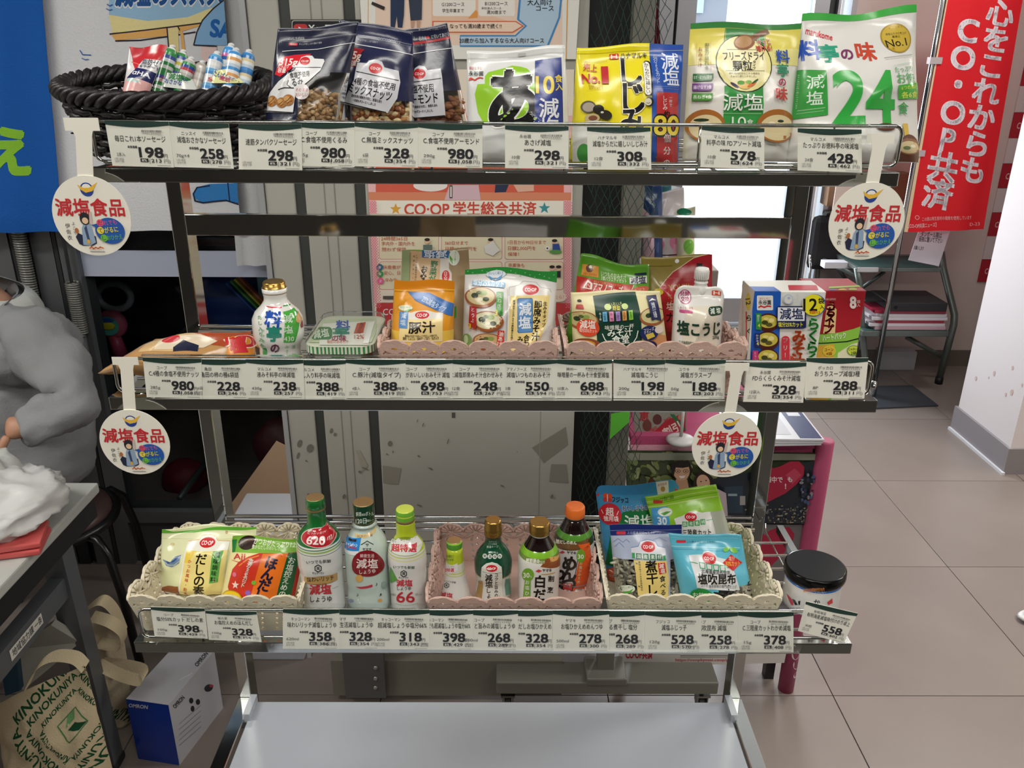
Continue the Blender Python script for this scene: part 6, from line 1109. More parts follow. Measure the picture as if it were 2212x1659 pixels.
# dried food pouches in the right cream basket
pouch('kelp_pouch', 'blue dried kelp pouch with red circle, back left in the right cream basket', 'dried food pouch', [(62, 128), (790, 72), (800, 600), (120, 560)], .995, ZB+.003, .16, .016, '#3f94c4',
      [('p', [(50, 60), (800, 60), (800, 180), (60, 200)], '#3a86b8'), ('p', [(200, 460), (230, 390), (300, 330), (420, 300), (800, 300), (800, 800), (150, 800)], '#16703a'), ('p', [(592, 88), (705, 82), (708, 210), (610, 205)], '#d8d2c8'), ('e', 655, 150, 20, 22, '#b8844a'), ('t', '産地直送', 650, 112, 22, '#b83a3c', -8, 80), ('R', 760, 140, 800, 165, 4, '#c83a3c'),
       ('e', 155, 205, 22, 20, '#d8502c'), ('e', 190, 210, 20, 24, '#d8502c'), ('e', 150, 238, 18, 18, '#c83a2c'), ('e', 188, 240, 22, 16, '#c83a2c'), ('l', [(170, 195), (170, 250)], 7, '#e6d8d0'), ('t', 'フジッコ', 278, 232, 52, '#1c2440', 0, 140, .04), ('R', 60, 178, 100, 205, 8, '#c83a3c'), ('e', 188, 352, 96, 90, '#c42430'), ('t', '超', 185, 330, 70, '#f0e4e0', 0, None, .03), ('t', '徳用袋', 195, 385, 46, '#f0e4e0', -5, 125, .02), ('l', [(115, 320), (130, 350)], 5, '#f0e4e0'), ('l', [(262, 320), (245, 350)], 5, '#f0e4e0'),
       ('t', 'おいしさそのまま', 440, 290, 48, '#dfe6ee', -3, 300, .06), ('t', 'おいしさそのまま', 440, 290, 46, '#1c2a5a', -3, 295, .02), ('t', '減塩', 440, 405, 130, '#dfe8dc', -2, 265, .02)],
      E4, seed=23, wr=.0018, rnd=.01)
pouch('seaweed_pouch', 'lime green cut seaweed pouch with clear side, back right in the right cream basket', 'dried food pouch', [(498, 212), (1118, 100), (1262, 600), (620, 640)], .972, ZB+.003, .2, .016, '#8fc430',
      [('l', [(510, 262), (1125, 150)], 5, '#c8dc8a'), ('l', [(515, 285), (1130, 172)], 4, '#5a9a20'), ('t', 'チャックを閉めて保存', 660, 228, 40, '#4a7a20', -10, 180, .01), ('R', 570, 240, 650, 268, 8, '#c83a3c'), ('l', [(525, 305), (1130, 205)], 6, '#c8dc8a'), ('p', [(548, 310), (690, 290), (720, 640), (590, 660)], '#4a9cd0'), ('e', 668, 335, 62, 34, '#dfe6d8', -6), ('p', [(620, 352), (680, 330), (720, 330), (660, 362)], '#4a9a34'), ('t', '30', 640, 405, 88, '#dfe8ee', -5, 80, .04), ('t', '%', 665, 440, 40, '#dfe8ee'),
       ('p', [(740, 385), (810, 360), (870, 325), (930, 320), (985, 335), (1060, 330), (1130, 620), (820, 640)], '#dcdcd8'), *coop(882, 365, 52, 36), *[x for i in range(4) for x in (('r', 808+52*i, 405-7*i, 852+52*i, 448-7*i, '#3a9a50'), ('t', '国産素材'[i], 830+52*i, 426-7*i, 34, '#dfe8dc', -8, None, .01))], ('l', [(728, 442), (796, 436)], 6, '#3a9a50'), ('l', [(1020, 395), (1085, 385)], 6, '#3a9a50'), ('t', '三陸産カット', 930, 488, 56, '#15140f', -3, 240, .02), ('t', 'わかめ', 980, 540, 60, '#15140f', -3, 170, .02), ('p', [(1060, 330), (1180, 320), (1262, 640), (1130, 640)], '#a4a89a')],
      E4, seed=24, wr=.003)
pouch('dried_fish_pouch', 'pouch of dried sardines with navy zip top and cream label, right cream basket', 'dried food pouch', [(188, 455), (820, 458), (800, 1080), (245, 1060)], .936, ZB+.003, .26, .018, '#aab4cc',
      [('p', [(180, 440), (840, 445), (830, 545), (700, 532), (188, 550)], '#1c2c6c'), ('l', [(195, 508), (820, 500)], 3, '#8a94b8'), ('R', 248, 515, 328, 540, 8, '#c03a44'), ('t', '上の線まで切ってください', 490, 525, 24, '#9aa4c4', 0, 300), ('l', [(220, 600), (260, 570), (300, 600), (330, 575), (360, 600)], 4, '#7a88b4'), ('l', [(230, 640), (270, 600), (310, 640)], 4, '#7a88b4'), ('l', [(560, 580), (620, 560), (680, 590)], 4, '#8a96bc'),
       ('p', [(368, 640), (430, 628), (450, 590), (515, 575), (580, 590), (600, 625), (660, 635), (665, 720), (370, 720)], '#d6d8e0'), ('l', [(368, 640), (430, 628), (450, 590), (515, 575), (580, 590), (600, 625), (660, 635)], 4, '#4a6ab0'), *coop(515, 630, 60, 40), ('r', 372, 680, 398, 722, '#3a9a5a'), *[x for i in range(4) for x in (('r', 408+58*i, 682, 454+58*i, 726, '#26704c'), ('t', '国産素材'[i], 431+58*i, 704, 36, '#dfe8dc', 0, None, .01))], ('r', 636, 690, 658, 726, '#3a9a5a'),
       ('p', [(385, 735), (668, 735), (690, 900), (680, 1060), (420, 1035)], '#e3ca7c'), ('T', '煮干し', (530, 780), (545, 975), 104, '#15140f', .04), ('p', [(585, 750), (650, 748), (665, 840), (600, 848)], '#c43a34'), ('t', '減', 620, 775, 44, '#f0e4dc', 0, None, .02), ('t', '塩', 632, 818, 44, '#f0e4dc', 0, None, .02), ('T', '食べる', (628, 885), (635, 1005), 56, '#26221c', .02), ('T', '素材の味そのまま食塩無添加', (432, 750), (450, 980), 18, '#4a4232'), ('e', 328, 985, 68, 36, '#dfe6d8', -8), ('p', [(290, 1010), (350, 1000), (385, 975), (360, 1015), (310, 1030)], '#5aa83a'), ('t', 'おいしく減らす', 325, 970, 20, '#5a8a3a', -8, 110)],
      E4, seed=25, wr=.002, clear=lambda u, v: v > .42 and (u < .34 or u > .82) and v < .97, fill=nuts(lambda u, v: v > .42 and (u < .4 or u > .78) and .04 < u < .95 and v < .95, 90, ('#8c8878', '#a8a494', '#5f5c50', '#b9b4a0'), .0032, 'dried_fish', depth=-.005, long=3.4))
pouch('kelp_pouch', 'turquoise topped salted kelp pouch with clear lower half, right cream basket', 'dried food pouch', [(702, 535), (1335, 545), (1440, 1090), (815, 1090)], .912, ZB+.003, .26, .018, '#5cb4cc',
      [('l', [(720, 570), (1310, 580)], 4, '#8accdc'), ('R', 768, 590, 855, 612, 8, '#c83a44'), ('t', '上の線まで切ってください', 990, 605, 22, '#3a6a84', 1, 260), ('l', [(730, 640), (1320, 655)], 6, '#a4d8e4'), ('l', [(732, 660), (1320, 675)], 3, '#3c94b0'), ('p', [(870, 710), (985, 700), (1000, 680), (1040, 672), (1090, 690), (1110, 715), (1220, 740), (1300, 990), (925, 965), (905, 860)], '#d6d8da'), *coop(1040, 725, 56, 46), *[x for i in range(4) for x in (('l', [(955+56*i, 762+4*i), (1000+56*i, 764+4*i), (998+56*i, 806+4*i), (960+56*i, 804+4*i), (955+56*i, 762+4*i)], 7, '#3a9a6a'),)], ('l', [(875, 760), (940, 770)], 6, '#3a9a6a'), ('l', [(1180, 790), (1210, 795)], 6, '#3a9a6a'),
       ('t', '北海道産昆布使用', 1085, 828, 36, '#2a2a2a', 2, 240, .01), ('t', '塩吹昆布', 1095, 885, 92, '#15140f', 0, 330, .035), ('t', 'コクのある旨味の専門店仕上げ', 1110, 945, 30, '#3a3a3a', 3, 310), ('p', [(1150, 755), (1235, 700), (1340, 775), (1240, 822)], '#c42a2c'), ('t', '塩分', 1238, 730, 34, '#e8b8a0', 5, 60, .01), ('t', '30%カット', 1245, 768, 44, '#e0a83a', 8, 145, .03), ('e', 1265, 670, 34, 20, '#7ac04a', 20), ('e', 1200, 660, 28, 16, '#7ac04a', -20), ('e', 966, 1038, 92, 72, '#1f8a3a'), ('t', 'お徳用', 965, 1035, 64, '#dfe8dc', -4, 140, .02)],
      E4, seed=26, wr=.003, clear=lambda u, v: v > .62 and v > .86-u*.42, fill=nuts(lambda u, v: v > .6 and v > .86-u*.42 and .04 < u < .95 and v < .95, 300, ('#2c2c2a', '#3c3c38', '#1f1f1e'), .0017, 'kelp_strips', depth=-.004, long=4.5))
pouch('dried_food_pouch', 'orange edged pouch tucked behind the sardine pouch', 'dried food pouch', [(160, 835), (420, 790), (440, 1050), (190, 1060)], .985, ZB+.003, .1, .01, '#cf5a34', [('t', 'CO·OP', 200, 885, 26, '#f0e0d8', 0, 40)], E4, seed=27)
t = bottle('seaweed_jar', 'white seaweed jar with wide black lid at the right end of the bottom shelf', (520, 1000), .935, ZB,
       [(582, 250), (590, 266), (640, 270), (792, 264), (802, 248), (860, 246), (1200, 240)], [(570, mat('#08080a', .16, 0, .02, 60, .25)), (796, gloss('#1c6ac0')), (814, gloss('#d6d4d2'))],
       [('t', '有明海産減塩味付けのり', 572, 805, 34, '#d8803a', -3, 190, .03), ('t', 'パリッとおいしい', 600, 830, 26, '#b9b9bc', -5, 170, .01), ('p', [(358, 892), (378, 895), (392, 920), (392, 945), (372, 942)], '#c83a4c'), ('p', [(385, 895), (405, 897), (430, 940), (405, 942)], '#15141c'), ('p', [(432, 905), (452, 902), (450, 938), (436, 940)], '#15141c'), ('t', 'ニコニコのり', 405, 968, 20, '#4a4a4c', 0, 90), ('p', [(690, 915), (735, 880), (740, 920), (700, 940)], '#c83a3c'), ('t', 'か', 600, 915, 60, '#2a2a2c', 0, None, .02)], E5, fin=gloss, cat='jar', base=802, group='jars')
# ============================================================ LEFT: glazed front, hanging cloths, person, table
GY = 2.4
gx = lambda px, y=650: at(px, y, GY).x
m_fr = mat('#6d7074', .4, .4); m_frd = mat('#2a2c30', .5)
b = MB()
for a, c, m_ in ((-900, 58, m_fr), (62, 88, m_frd), (104, 148, m_fr), (150, 158, m_frd), (160, 196, m_fr)): b.box((max(-3.24, gx(a)), GY-.03, 0), (gx(c), GY+.05, 2.7), m_)
b.box((gx(88), GY-.01, 0), (gx(104), GY+.05, 2.7), mat('#4a4c50', .4, .3))
zs = at(300, 1096, GY).z
b.box((gx(196), GY-.03, zs-.04), (at(640, 900, GY).x+.2, GY+.05, zs), m_fr); b.box((gx(196), GY-.01, .0), (at(640, 900, GY).x+.2, GY+.04, zs-.045), mat('#55585a', .35, .3))
b.box((gx(196), GY-.03, 2.1), (at(640, 900, GY).x+.2, GY+.05, 2.7), m_fr); b.box((at(640, 900, GY).x+.12, GY-.03, 0), (at(640, 900, GY).x+.2, GY+.05, 2.7), m_fr)
b.box((at(640, 900, GY).x+.18, GY-.02, 0), (X(1243), GY+.02, 2.7), mat('#55534e', .8))
win2 = struct('window_2', b)
b = MB(); b.box((gx(196), GY-.004, zs), (at(640, 900, GY).x+.12, GY+.002, 2.1), PANE); b.build('pane', win2)
z0 = at(300, 597, GY-.006).z; z1 = at(300, 541, GY-.006).z
b = MB(); b.box((gx(196), GY-.008, z0), (at(640, 900, GY).x+.12, GY-.005, z1), mat('#b4bbd0', .5)); b.build('frosted_band', win2)
# dim store room behind the glass
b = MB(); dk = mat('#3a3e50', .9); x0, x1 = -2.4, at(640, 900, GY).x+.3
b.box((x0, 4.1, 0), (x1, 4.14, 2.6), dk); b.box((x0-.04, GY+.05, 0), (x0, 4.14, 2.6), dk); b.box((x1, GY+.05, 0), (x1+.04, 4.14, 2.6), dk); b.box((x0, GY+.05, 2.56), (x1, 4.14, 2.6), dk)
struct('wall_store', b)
# coiled cables
for px, w_ in ((93, 0), (182, 1)):
    t = thing('coiled_cable', (gx(px), GY-.05, .62), ('grey coiled cable on the metal frame, nearest the blue cloth', 'grey coiled cable nearest the glass, lower than the other')[w_], 'cable', 'coiled cables')
    zt = at(px, (490, 600)[w_], GY).z; zb_ = at(px, (728, 712)[w_], GY).z; n = 46 if not w_ else 24; b = MB()
    pts = [(gx(px)+.017*cos(a), GY-.05+.017*sin(a), zt+(zb_-zt)*i/(n*10)) for i in range(n*10) for a in [2*pi*i/10]]
    b.tube(pts, .0034, mat('#9a9b97', .35, .6), 5); b.build('coil', t)
    b = MB(); b.tube([(gx(px), GY-.05, zb_), (gx(px), GY-.05, .62)], .012, mat('#55585c', .5)); b.tube([(gx(px), GY-.05, zt), (gx(px), GY-.045, 2.2)], .005, mat('#55585c', .5)); b.build('cord', t)
# things behind the glass
t = thing('toy_fan', (at(245, 700, 2.7).x, 2.7, at(245, 760, 2.7).z), 'pink hand fan toy with yellow and blue face behind the glass', 'toy')
c = at(243, 700, 2.7); b = MB(); RX = Matrix.Rotation(pi/2, 3, 'X'); b.lathe([(.02, -.02), (.045, -.015), (.05, 0), (.045, .015), (.02, .02)], c, mat('#c05a74', .4), 24, M=RX); b.tube([c+V((0, 0, -.04)), c+V((.01, 0, -.11))], [.02, .026], mat('#b84a66', .4)); b.build('fan_body', t)
b = MB(); q_ = c+V((-.004, -.022, 0)); b.add([q_+V((.034*cos(k*pi/12), 0, .034*sin(k*pi/12))) for k in range(24)], [tuple(range(24))], mat('#5ab0a8', .4)); b.ellipsoid(q_+V((0, -.002, 0)), .024, .003, .014, mat('#d8c82c', .4)); b.ellipsoid(q_+V((0, -.001, .02)), .022, .003, .008, mat('#2c5ab0', .4)); b.build('fan_face', t)
b = MB(); c = at(247, 640, 2.72); b.tube([c+V((.055*cos(a), 0, .045*sin(a))) for a in [2*pi*k/24 for k in range(24)]], .012, mat('#8c8a94', .3), 8, closed=True); tag(b.build('ring_handle'), 'pale grey ring handle above the pink fan behind the glass', 'handle')
def blob(name, label, cat, px, py, y, w_, h, d, col, rough=.6, rot=0):
    c = at(px, py, y); b = MB(); M = Matrix.Rotation(rot, 3, 'Y'); b.ellipsoid(c, w_, d, h, mat(col, rough, 0, .3, 20), M, 20, 12)
    b.v = [tuple(V(v)+noise.noise_vector(V(v)*14)*min(w_, h)*.18) for v in b.v]; return tag(b.build(name), label, cat)
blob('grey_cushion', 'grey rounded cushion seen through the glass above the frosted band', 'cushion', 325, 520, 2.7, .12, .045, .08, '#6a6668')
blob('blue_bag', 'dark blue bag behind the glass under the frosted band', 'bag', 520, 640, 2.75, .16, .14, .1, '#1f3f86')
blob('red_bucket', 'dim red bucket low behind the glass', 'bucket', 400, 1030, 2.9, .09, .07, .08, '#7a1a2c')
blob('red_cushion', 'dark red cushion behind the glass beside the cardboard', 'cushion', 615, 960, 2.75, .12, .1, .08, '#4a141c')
b = MB()
for k, c_ in enumerate(('#2c5fb4', '#5aa84a', '#d8c03a', '#c85a2c')): 
    a = at(490+k*9, 610-k*4, 2.62); e = at(570+k*9, 690-k*4, 2.62); b.bar(a, e, .02, .006, mat(c_, .5))
tag(b.build('rainbow_print'), 'diagonal rainbow striped panel behind the glass', 'panel')
c = at(595, 612, 2.64); b = MB(); b.box(c+V((-.06, 0, -.05)), c+V((.04, .01, .04)), mat('#8fc0d8', .5), .004); tag(b.build('pale_panel'), 'pale blue panel behind the glass near the partition edge', 'panel')
t = thing('shopping_cart', (at(520, 960, 2.75).x, 2.75, 0), 'grey wire shopping cart in the dark room behind the glass', 'cart')
m_wire = mat('#6f7478', .4, .5); P0 = at(400, 905, 2.6); P1 = at(640, 930, 2.95)
zt = .66; xs = [at(400, 900, 2.75).x+.0, at(600, 900, 2.75).x]
b = MB(); 
for z, s_ in ((.66, 0), (.56, .02), (.46, .04)): b.tube([(xs[0]+s_, 2.58+s_, z), (xs[1]-s_, 2.58+s_, z), (xs[1]-s_, 2.98-s_, z), (xs[0]+s_, 2.98-s_, z)], .006, m_wire, 6, closed=True)
for k in range(12): x = xs[0]+(xs[1]-xs[0])*k/11; b.tube([(x, 2.58, .66), (x*.9+(xs[0]+xs[1])*.05, 2.62, .46), (x*.9+(xs[0]+xs[1])*.05, 2.94, .46), (x, 2.98, .66)], .003, m_wire, 5)
b.build('wire_basket', t)
for x in xs: b = MB(); b.tube([(x, 2.98, .95), (x, 2.98, .5), (x, 2.94, .06)], .011, m_wire); b.tube([(x, 2.94, .12), (x, 2.6, .12)], .011, m_wire); b.build('frame_tube', t)
b = MB(); b.tube([(xs[0], 2.98, .95), (xs[1], 2.98, .95)], .014, mat('#8a2030', .4)); b.build('handle', t)
for x in xs:
    for y in (2.62, 2.92): caster((x, y, 0), t)
# leaning cardboard
c = [at(p[0], p[1], 2.2) for p in ((590, 964), (700, 1015), (700, 1180), (470, 1130))]
b = MB(); b.prism([V((p.x, p.y+(p.z)*.06, p.z)) for p in (c[0], c[1], V((c[1].x, 2.2, 0.0)), V((c[3].x-.12, 2.2, 0.0)), c[3])], (0, .006, 0), mat('#c0a184', .7, 0, .1, 14, var=.06)); tag(b.build('cardboard_sheet'), 'tan cardboard sheet leaning behind the left post of the rack', 'cardboard')
b = MB(); b.box(at(500, 1178, 1.9)*1.0, at(645, 1135, 1.95), mat('#c9ccd6', .5), .003); 
b = MB(); p = at(495, 1150, 1.95); q_ = at(640, 1150, 1.95); zt = at(560, 1132, 1.95).z; b.box((p.x, 1.9, 0), (q_.x, 2.12, zt), mat('#c3c6d0', .5, 0, .05, 30), .004); tag(b.build('white_carton'), 'white carton on the floor seen through the bottom shelf', 'box')

# ---------------- cloth sheets
def clothsheet(name, label, cat, px, y, base, items, crop=(0, 0, 1), amp=.008, folds=4, nu=30, nv=20, fin=cloth, yaw=0, seed=0, uvi=(), group=None, part='cloth'):
    ox, oy, sc = crop; c = [at(ox+a/sc, oy+b_/sc, y) for a, b_ in px]
    F, inv, n = quadmap(c); W = (c[1]-c[0]).length
    def G(u, v): return F(u, v)+n*amp*(sin(u*folds*2*pi+seed+sin(v*2+seed)*.8)*(.35+.65*v)+.6*noise.noise(V((u*5, v*4, seed))))
    g = [[G(i/nu, j/nv) for i in range(nu+1)] for j in range(nv+1)]
    t = thing(name, (c[3]+c[2])/2, label, cat, group); mb = MB(); mb.sheet(g, fin(base)); mb.sheet([[p-n*.001 for p in r] for r in g], fin(base)); mb.build(part, t)
    def fwd(a, b_, o):
        a_ = min(max(a, 0), 1)*nu; b2 = min(max(b_, 0), 1)*nv; i = min(int(a_), nu-1); j = min(int(b2), nv-1); x = a_-i; yy = b2-j
        return (g[j][i]*(1-x)+g[j][i+1]*x)*(1-yy)+(g[j+1][i]*(1-x)+g[j+1][i+1]*x)*yy+n*o
    if items: ink(items, inv, fwd, t, 'printed_design', ([i/nu for i in range(1, nu)], [j/nv for j in range(1, nv)]), (0, 0, 1, 1), fin, crop, step=.0001, base=.0006, uvitems=uvi, nrm=(.5/nu, .5/nv))
    return t
clothsheet('blue_cloth', 'deep blue hanging cloth with one green letter at the far left', 'banner', [(-600, -200), (255, -200), (412, 1482), (-600, 1500)], 2.30, '#1d5cb0', [('t', 'え', 70, 965, 330, '#8cc63c', 4, 270, .06)], C1, amp=.007, folds=3, seed=1, group='hanging cloths')
clothsheet('white_curtain', 'plain white cloth hanging beside the printed banner, next to the partition', 'curtain', [(1350, -200), (1585, -200), (1790, 1700), (1520, 1700)], 2.34, '#d2d4d6', [], C1, amp=.006, folds=2, seed=3, group='hanging cloths')
DK2 = '#38323c'
clothsheet('printed_cloth', 'white hanging cloth printed with blue lettering, yellow and orange beams and a pale blue cone', 'banner', [(240, -200), (1420, -200), (1545, 1470), (405, 1485)], 2.32, '#dfe1e6',
    [('p', [(700, 95), (700, -200), (1440, -200), (1440, 20), (1200, 110), (950, 135)], '#9cc4e4'), ('p', [(700, 95), (950, 135), (1200, 110), (1440, 20), (1440, 100), (1290, 150), (1000, 190), (720, 210)], '#ece0a4'),
     ('t', '減塩のススメ', 1080, -45, 190, '#e6e8ec', 0, 700, .09), ('t', '減塩のススメ', 1080, -45, 180, '#2a5898', 0, 690, .05),
     ('p', [(708, 218), (960, 190), (1290, 150), (1285, 165), (1060, 232), (740, 258)], '#e8b46c'), ('l', [(705, 218), (960, 190), (1050, 178), (1290, 148)], 9, DK2), ('l', [(740, 262), (900, 258), (1060, 236), (1250, 205)], 9, DK2), ('p', [(1072, 182), (1138, 172), (1150, 480), (1098, 480)], '#ecdca0'), ('l', [(1070, 182), (1095, 480)], 8, DK2), ('l', [(1138, 172), (1160, 210), (1185, 480)], 8, DK2), ('p', [(1150, 178), (1172, 215), (1200, 480), (1172, 480)], '#e8b46c'),
     ('p', [(1243, 285), (1262, 205), (1300, 130), (1370, 55), (1460, -20), (1470, 292)], '#8ab8e2'), ('l', [(1240, 288), (1262, 205), (1300, 130), (1370, 55), (1460, -20)], 9, DK2), ('l', [(1240, 288), (1390, 296)], 8, DK2), ('t', 'SA', 1425, 180, 150, '#2a6ab8', 6, 150, .05), ('p', [(1290, 300), (1390, 302), (1400, 420), (1330, 430), (1285, 360)], '#ecd2d0'),
     ('l', [(512, 322), (530, 350), (585, 352)], 6, '#3a6ab4'), ('l', [(525, 372), (545, 382), (570, 380)], 5, '#3a6ab4'), ('l', [(690, 28), (705, 38), (722, 30)], 6, '#3a6ab4'), ('l', [(685, 55), (705, 66), (720, 60)], 5, '#3a6ab4'),
     ('p', [(1240, 1262), (1256, 1200), (1340, 1178), (1540, 1168), (1545, 1300), (1450, 1278), (1290, 1296)], '#3c86cc'), ('l', [(1340, 1190), (1262, 1200), (1240, 1240), (1250, 1285), (1300, 1298), (1450, 1280), (1545, 1308)], 9, '#26304a'), ('l', [(1462, 1170), (1475, 1285)], 8, '#26304a')],
    C1, amp=.005, folds=3, seed=2, group='hanging cloths')

# ---------------- seated person
def skin(name, pts, edges, m, parent=None, sub=2, disp=0, dsc=.1, root=0):
    me = bpy.data.meshes.new(name); o0 = origin(parent) if parent else V((0, 0, 0))
    me.from_pydata([V(p[:3])-o0 for p in pts], edges, []); o = bpy.data.objects.new(name, me); COL.objects.link(o)
    if parent: o.parent = parent
    o.modifiers.new('skin', 'SKIN').use_smooth_shade = True
    sv = me.skin_vertices[0].data if me.skin_vertices else None
    if sv is None:
        bm = bmesh.new(); bm.from_mesh(me); bm.verts.layers.skin.verify(); bm.to_mesh(me); bm.free(); sv = me.skin_vertices[0].data
    for i, p in enumerate(pts): r = p[3]; sv[i].radius = r if isinstance(r, tuple) else (r, r)
    for s_ in sv: s_.use_root = False
    sv[root].use_root = True
    su = o.modifiers.new('subdivision', 'SUBSURF'); su.levels = su.render_levels = sub
    if disp:
        tx = bpy.data.textures.new('folds', 'CLOUDS'); tx.noise_scale = dsc; tx.noise_depth = 2
        d = o.modifiers.new('folds', 'DISPLACE'); d.texture = tx; d.strength = disp; d.mid_level = .5; d.texture_coords = 'LOCAL'
    me.materials.append(m); return o
def PP(px, py, y, r): p = at(px, py, y); return (p.x, p.y, p.z, r)
pe = at(95, 1075, 2.02); m_skin = mat('#b98a70', .5, 0, .05, 60); m_hood = mat('#8f9194', .85, 0, .35, 180, .2)
t = thing('person', (pe.x, pe.y, 0), 'person in a light grey hoodie sitting bent over the table at the left edge', 'person')
S = [PP(80, 1015, 2.02, .10), PP(65, 960, 2.03, .095), PP(40, 830, 2.03, .095), PP(15, 735, 2.03, .08), PP(-50, 650, 2.02, .055), PP(-120, 570, 2.0, .085), PP(-135, 520, 1.98, .09), PP(-140, 480, 1.98, .06),
     PP(45, 725, 1.94, .045), PP(130, 800, 1.86, .042), PP(180, 882, 1.82, .03), PP(110, 903, 1.76, .03), PP(40, 925, 1.72, .026), PP(8, 925, 1.71, (.034, .018)),
     PP(-20, 725, 2.15, .06), PP(-60, 860, 2.15, .045), PP(-140, 900, 1.95, .035), PP(-190, 905, 1.8, .03)]
kx = pe.x-.42
S += [(kx, 1.98, .48, .07), (kx-.02, 1.95, .25, .05), (kx-.02, 1.97, .06, .04), (kx-.14, 1.97, .035, .035), (kx, 2.12, .48, .07), (kx-.02, 2.12, .25, .05), (kx-.02, 2.13, .06, .04), (kx-.14, 2.13, .035, .035)]
Ed = [(0, 1), (1, 2), (2, 3), (3, 4), (4, 5), (5, 6), (6, 7), (3, 8), (8, 9), (9, 10), (10, 11), (11, 12), (12, 13), (3, 14), (14, 15), (15, 16), (16, 17), (0, 18), (18, 19), (19, 20), (20, 21), (0, 22), (22, 23), (23, 24), (24, 25)]
skin('body', S, Ed, m_skin, t)
h = V(S[13][:3])
for k, (dx, dz, ln) in enumerate(((-.4, -.25, 1), (-.45, -.1, 1.1), (-.45, .05, 1.05), (-.4, .2, .85))):
    a = h+V((-.012, -.006+.004*k, -.018+.013*k)); L_ = .026*ln
    skin('finger', [(*a, .009), (*(a+V((-L_*1.2, -.006, -.004))), .0085), (*(a+V((-L_*1.9, -.006, -.018))), .008), (*(a+V((-L_*2.1, -.003, -.036))), .0065)], [(0, 1), (1, 2), (2, 3)], m_skin, t, 1)
a = h+V((.012, -.01, -.012)); skin('thumb', [(*a, .011), (*(a+V((-.012, -.014, -.026))), .010), (*(a+V((-.03, -.014, -.042))), .008)], [(0, 1), (1, 2)], m_skin, t, 1)
Hd = [PP(105, 1050, 2.02, (.155, .14)), PP(88, 1000, 2.02, (.15, .145)), PP(72, 900, 2.03, .15), PP(50, 800, 2.03, .155), PP(25, 725, 2.03, .125), PP(-25, 668, 2.02, .09),
      PP(70, 725, 1.91, .085), PP(135, 810, 1.85, .072), PP(178, 885, 1.81, .062), PP(110, 903, 1.76, .056), PP(52, 922, 1.73, .040), PP(42, 924, 1.725, .036), PP(-20, 725, 2.15, .08), PP(-60, 860, 2.15, .066), PP(-140, 900, 1.95, .055)]
skin('hoodie', Hd, [(0, 1), (1, 2), (2, 3), (3, 4), (4, 5), (4, 6), (6, 7), (7, 8), (8, 9), (9, 10), (10, 11), (4, 12), (12, 13), (13, 14)], m_hood, t, 3, .055, .08)
c = at(-22, 668, 2.0); b = MB(); rows = []
for j in range(9):
    a = pi*j/8; rows.append([c+V((.11*cos(ph)*(.75+.35*sin(a)), .11*sin(ph)*(.8+.3*sin(a))-.0, .06*cos(a)-.025*cos(ph)+.004*sin(3*ph+j))) for ph in [2*pi*k/24 for k in range(25)]])
b.sheet(rows, mat('#b9bcba', .85, 0, .3, 180, .2)); b.build('hood', t)
skin('trousers', [(pe.x+.02, 2.04, .52, .14), (kx, 1.97, .5, .085), (kx-.02, 1.94, .26, .065), (kx-.02, 1.96, .09, .055), (kx, 2.13, .5, .085), (kx-.02, 2.13, .26, .065), (kx-.02, 2.14, .09, .055)], [(0, 1), (1, 2), (2, 3), (0, 4), (4, 5), (5, 6)], mat('#2a2d36', .9), t)
b = MB(); hc = V(S[6][:3]); b.ellipsoid(hc+V((.012, .01, .035)), .098, .09, .095, mat('#1a1614', .6, 0, .6, 120), None, 20, 12); b.build('hair', t)
b = MB(); fx = hc+V((-.088, 0, -.01)); b.ellipsoid(fx+V((-.006, 0, -.02)), .016, .012, .02, m_skin); b.ellipsoid(fx+V((.004, -.03, .002)), .006, .011, .006, mat('#e6e0da', .3)); b.ellipsoid(fx+V((.004, .03, .002)), .006, .011, .006, mat('#e6e0da', .3)); b.ellipsoid(fx+V((0, 0, -.055)), .008, .02, .005, mat('#a05a52', .5)); b.ellipsoid(hc+V((.01, -.09, -.01)), .018, .008, .026, m_skin); b.build('face', t)
# stool the person sits on
sc_ = V((pe.x+.0, 2.02, 0)); t = thing('stool', (sc_.x, sc_.y, 0), 'round brown padded stool with black tube rim behind the table end', 'stool')
zs_ = at(195, 1105, 2.0).z-.03
b = MB(); b.lathe([(.0, -.02), (.15, -.018), (.165, 0), (.155, .022), (.10, .032), (.0, .034)], (sc_.x, sc_.y, zs_), mat('#54413f', .35, 0, .05, 30), 32); b.build('seat', t)
b = MB(); b.tube([(sc_.x+.172*cos(a), sc_.y+.172*sin(a), zs_-.004) for a in [2*pi*k/32 for k in range(32)]], .013, mat('#121214', .3), 8, closed=True); b.build('rim', t)
for a in (-.5, 1.1, 2.6, 4.2): b = MB(); d = V((cos(a), sin(a), 0)); s_ = V((sc_.x, sc_.y, 0)); b.tube([s_+d*.15+V((0, 0, zs_-.01)), s_+d*.2+V((0, 0, zs_-.012)), s_+d*.235+V((0, 0, zs_-.05)), s_+d*.26+V((0, 0, zs_-.16)), s_+d*.28], .012, mat('#121214', .3), 8); b.build('leg', t)

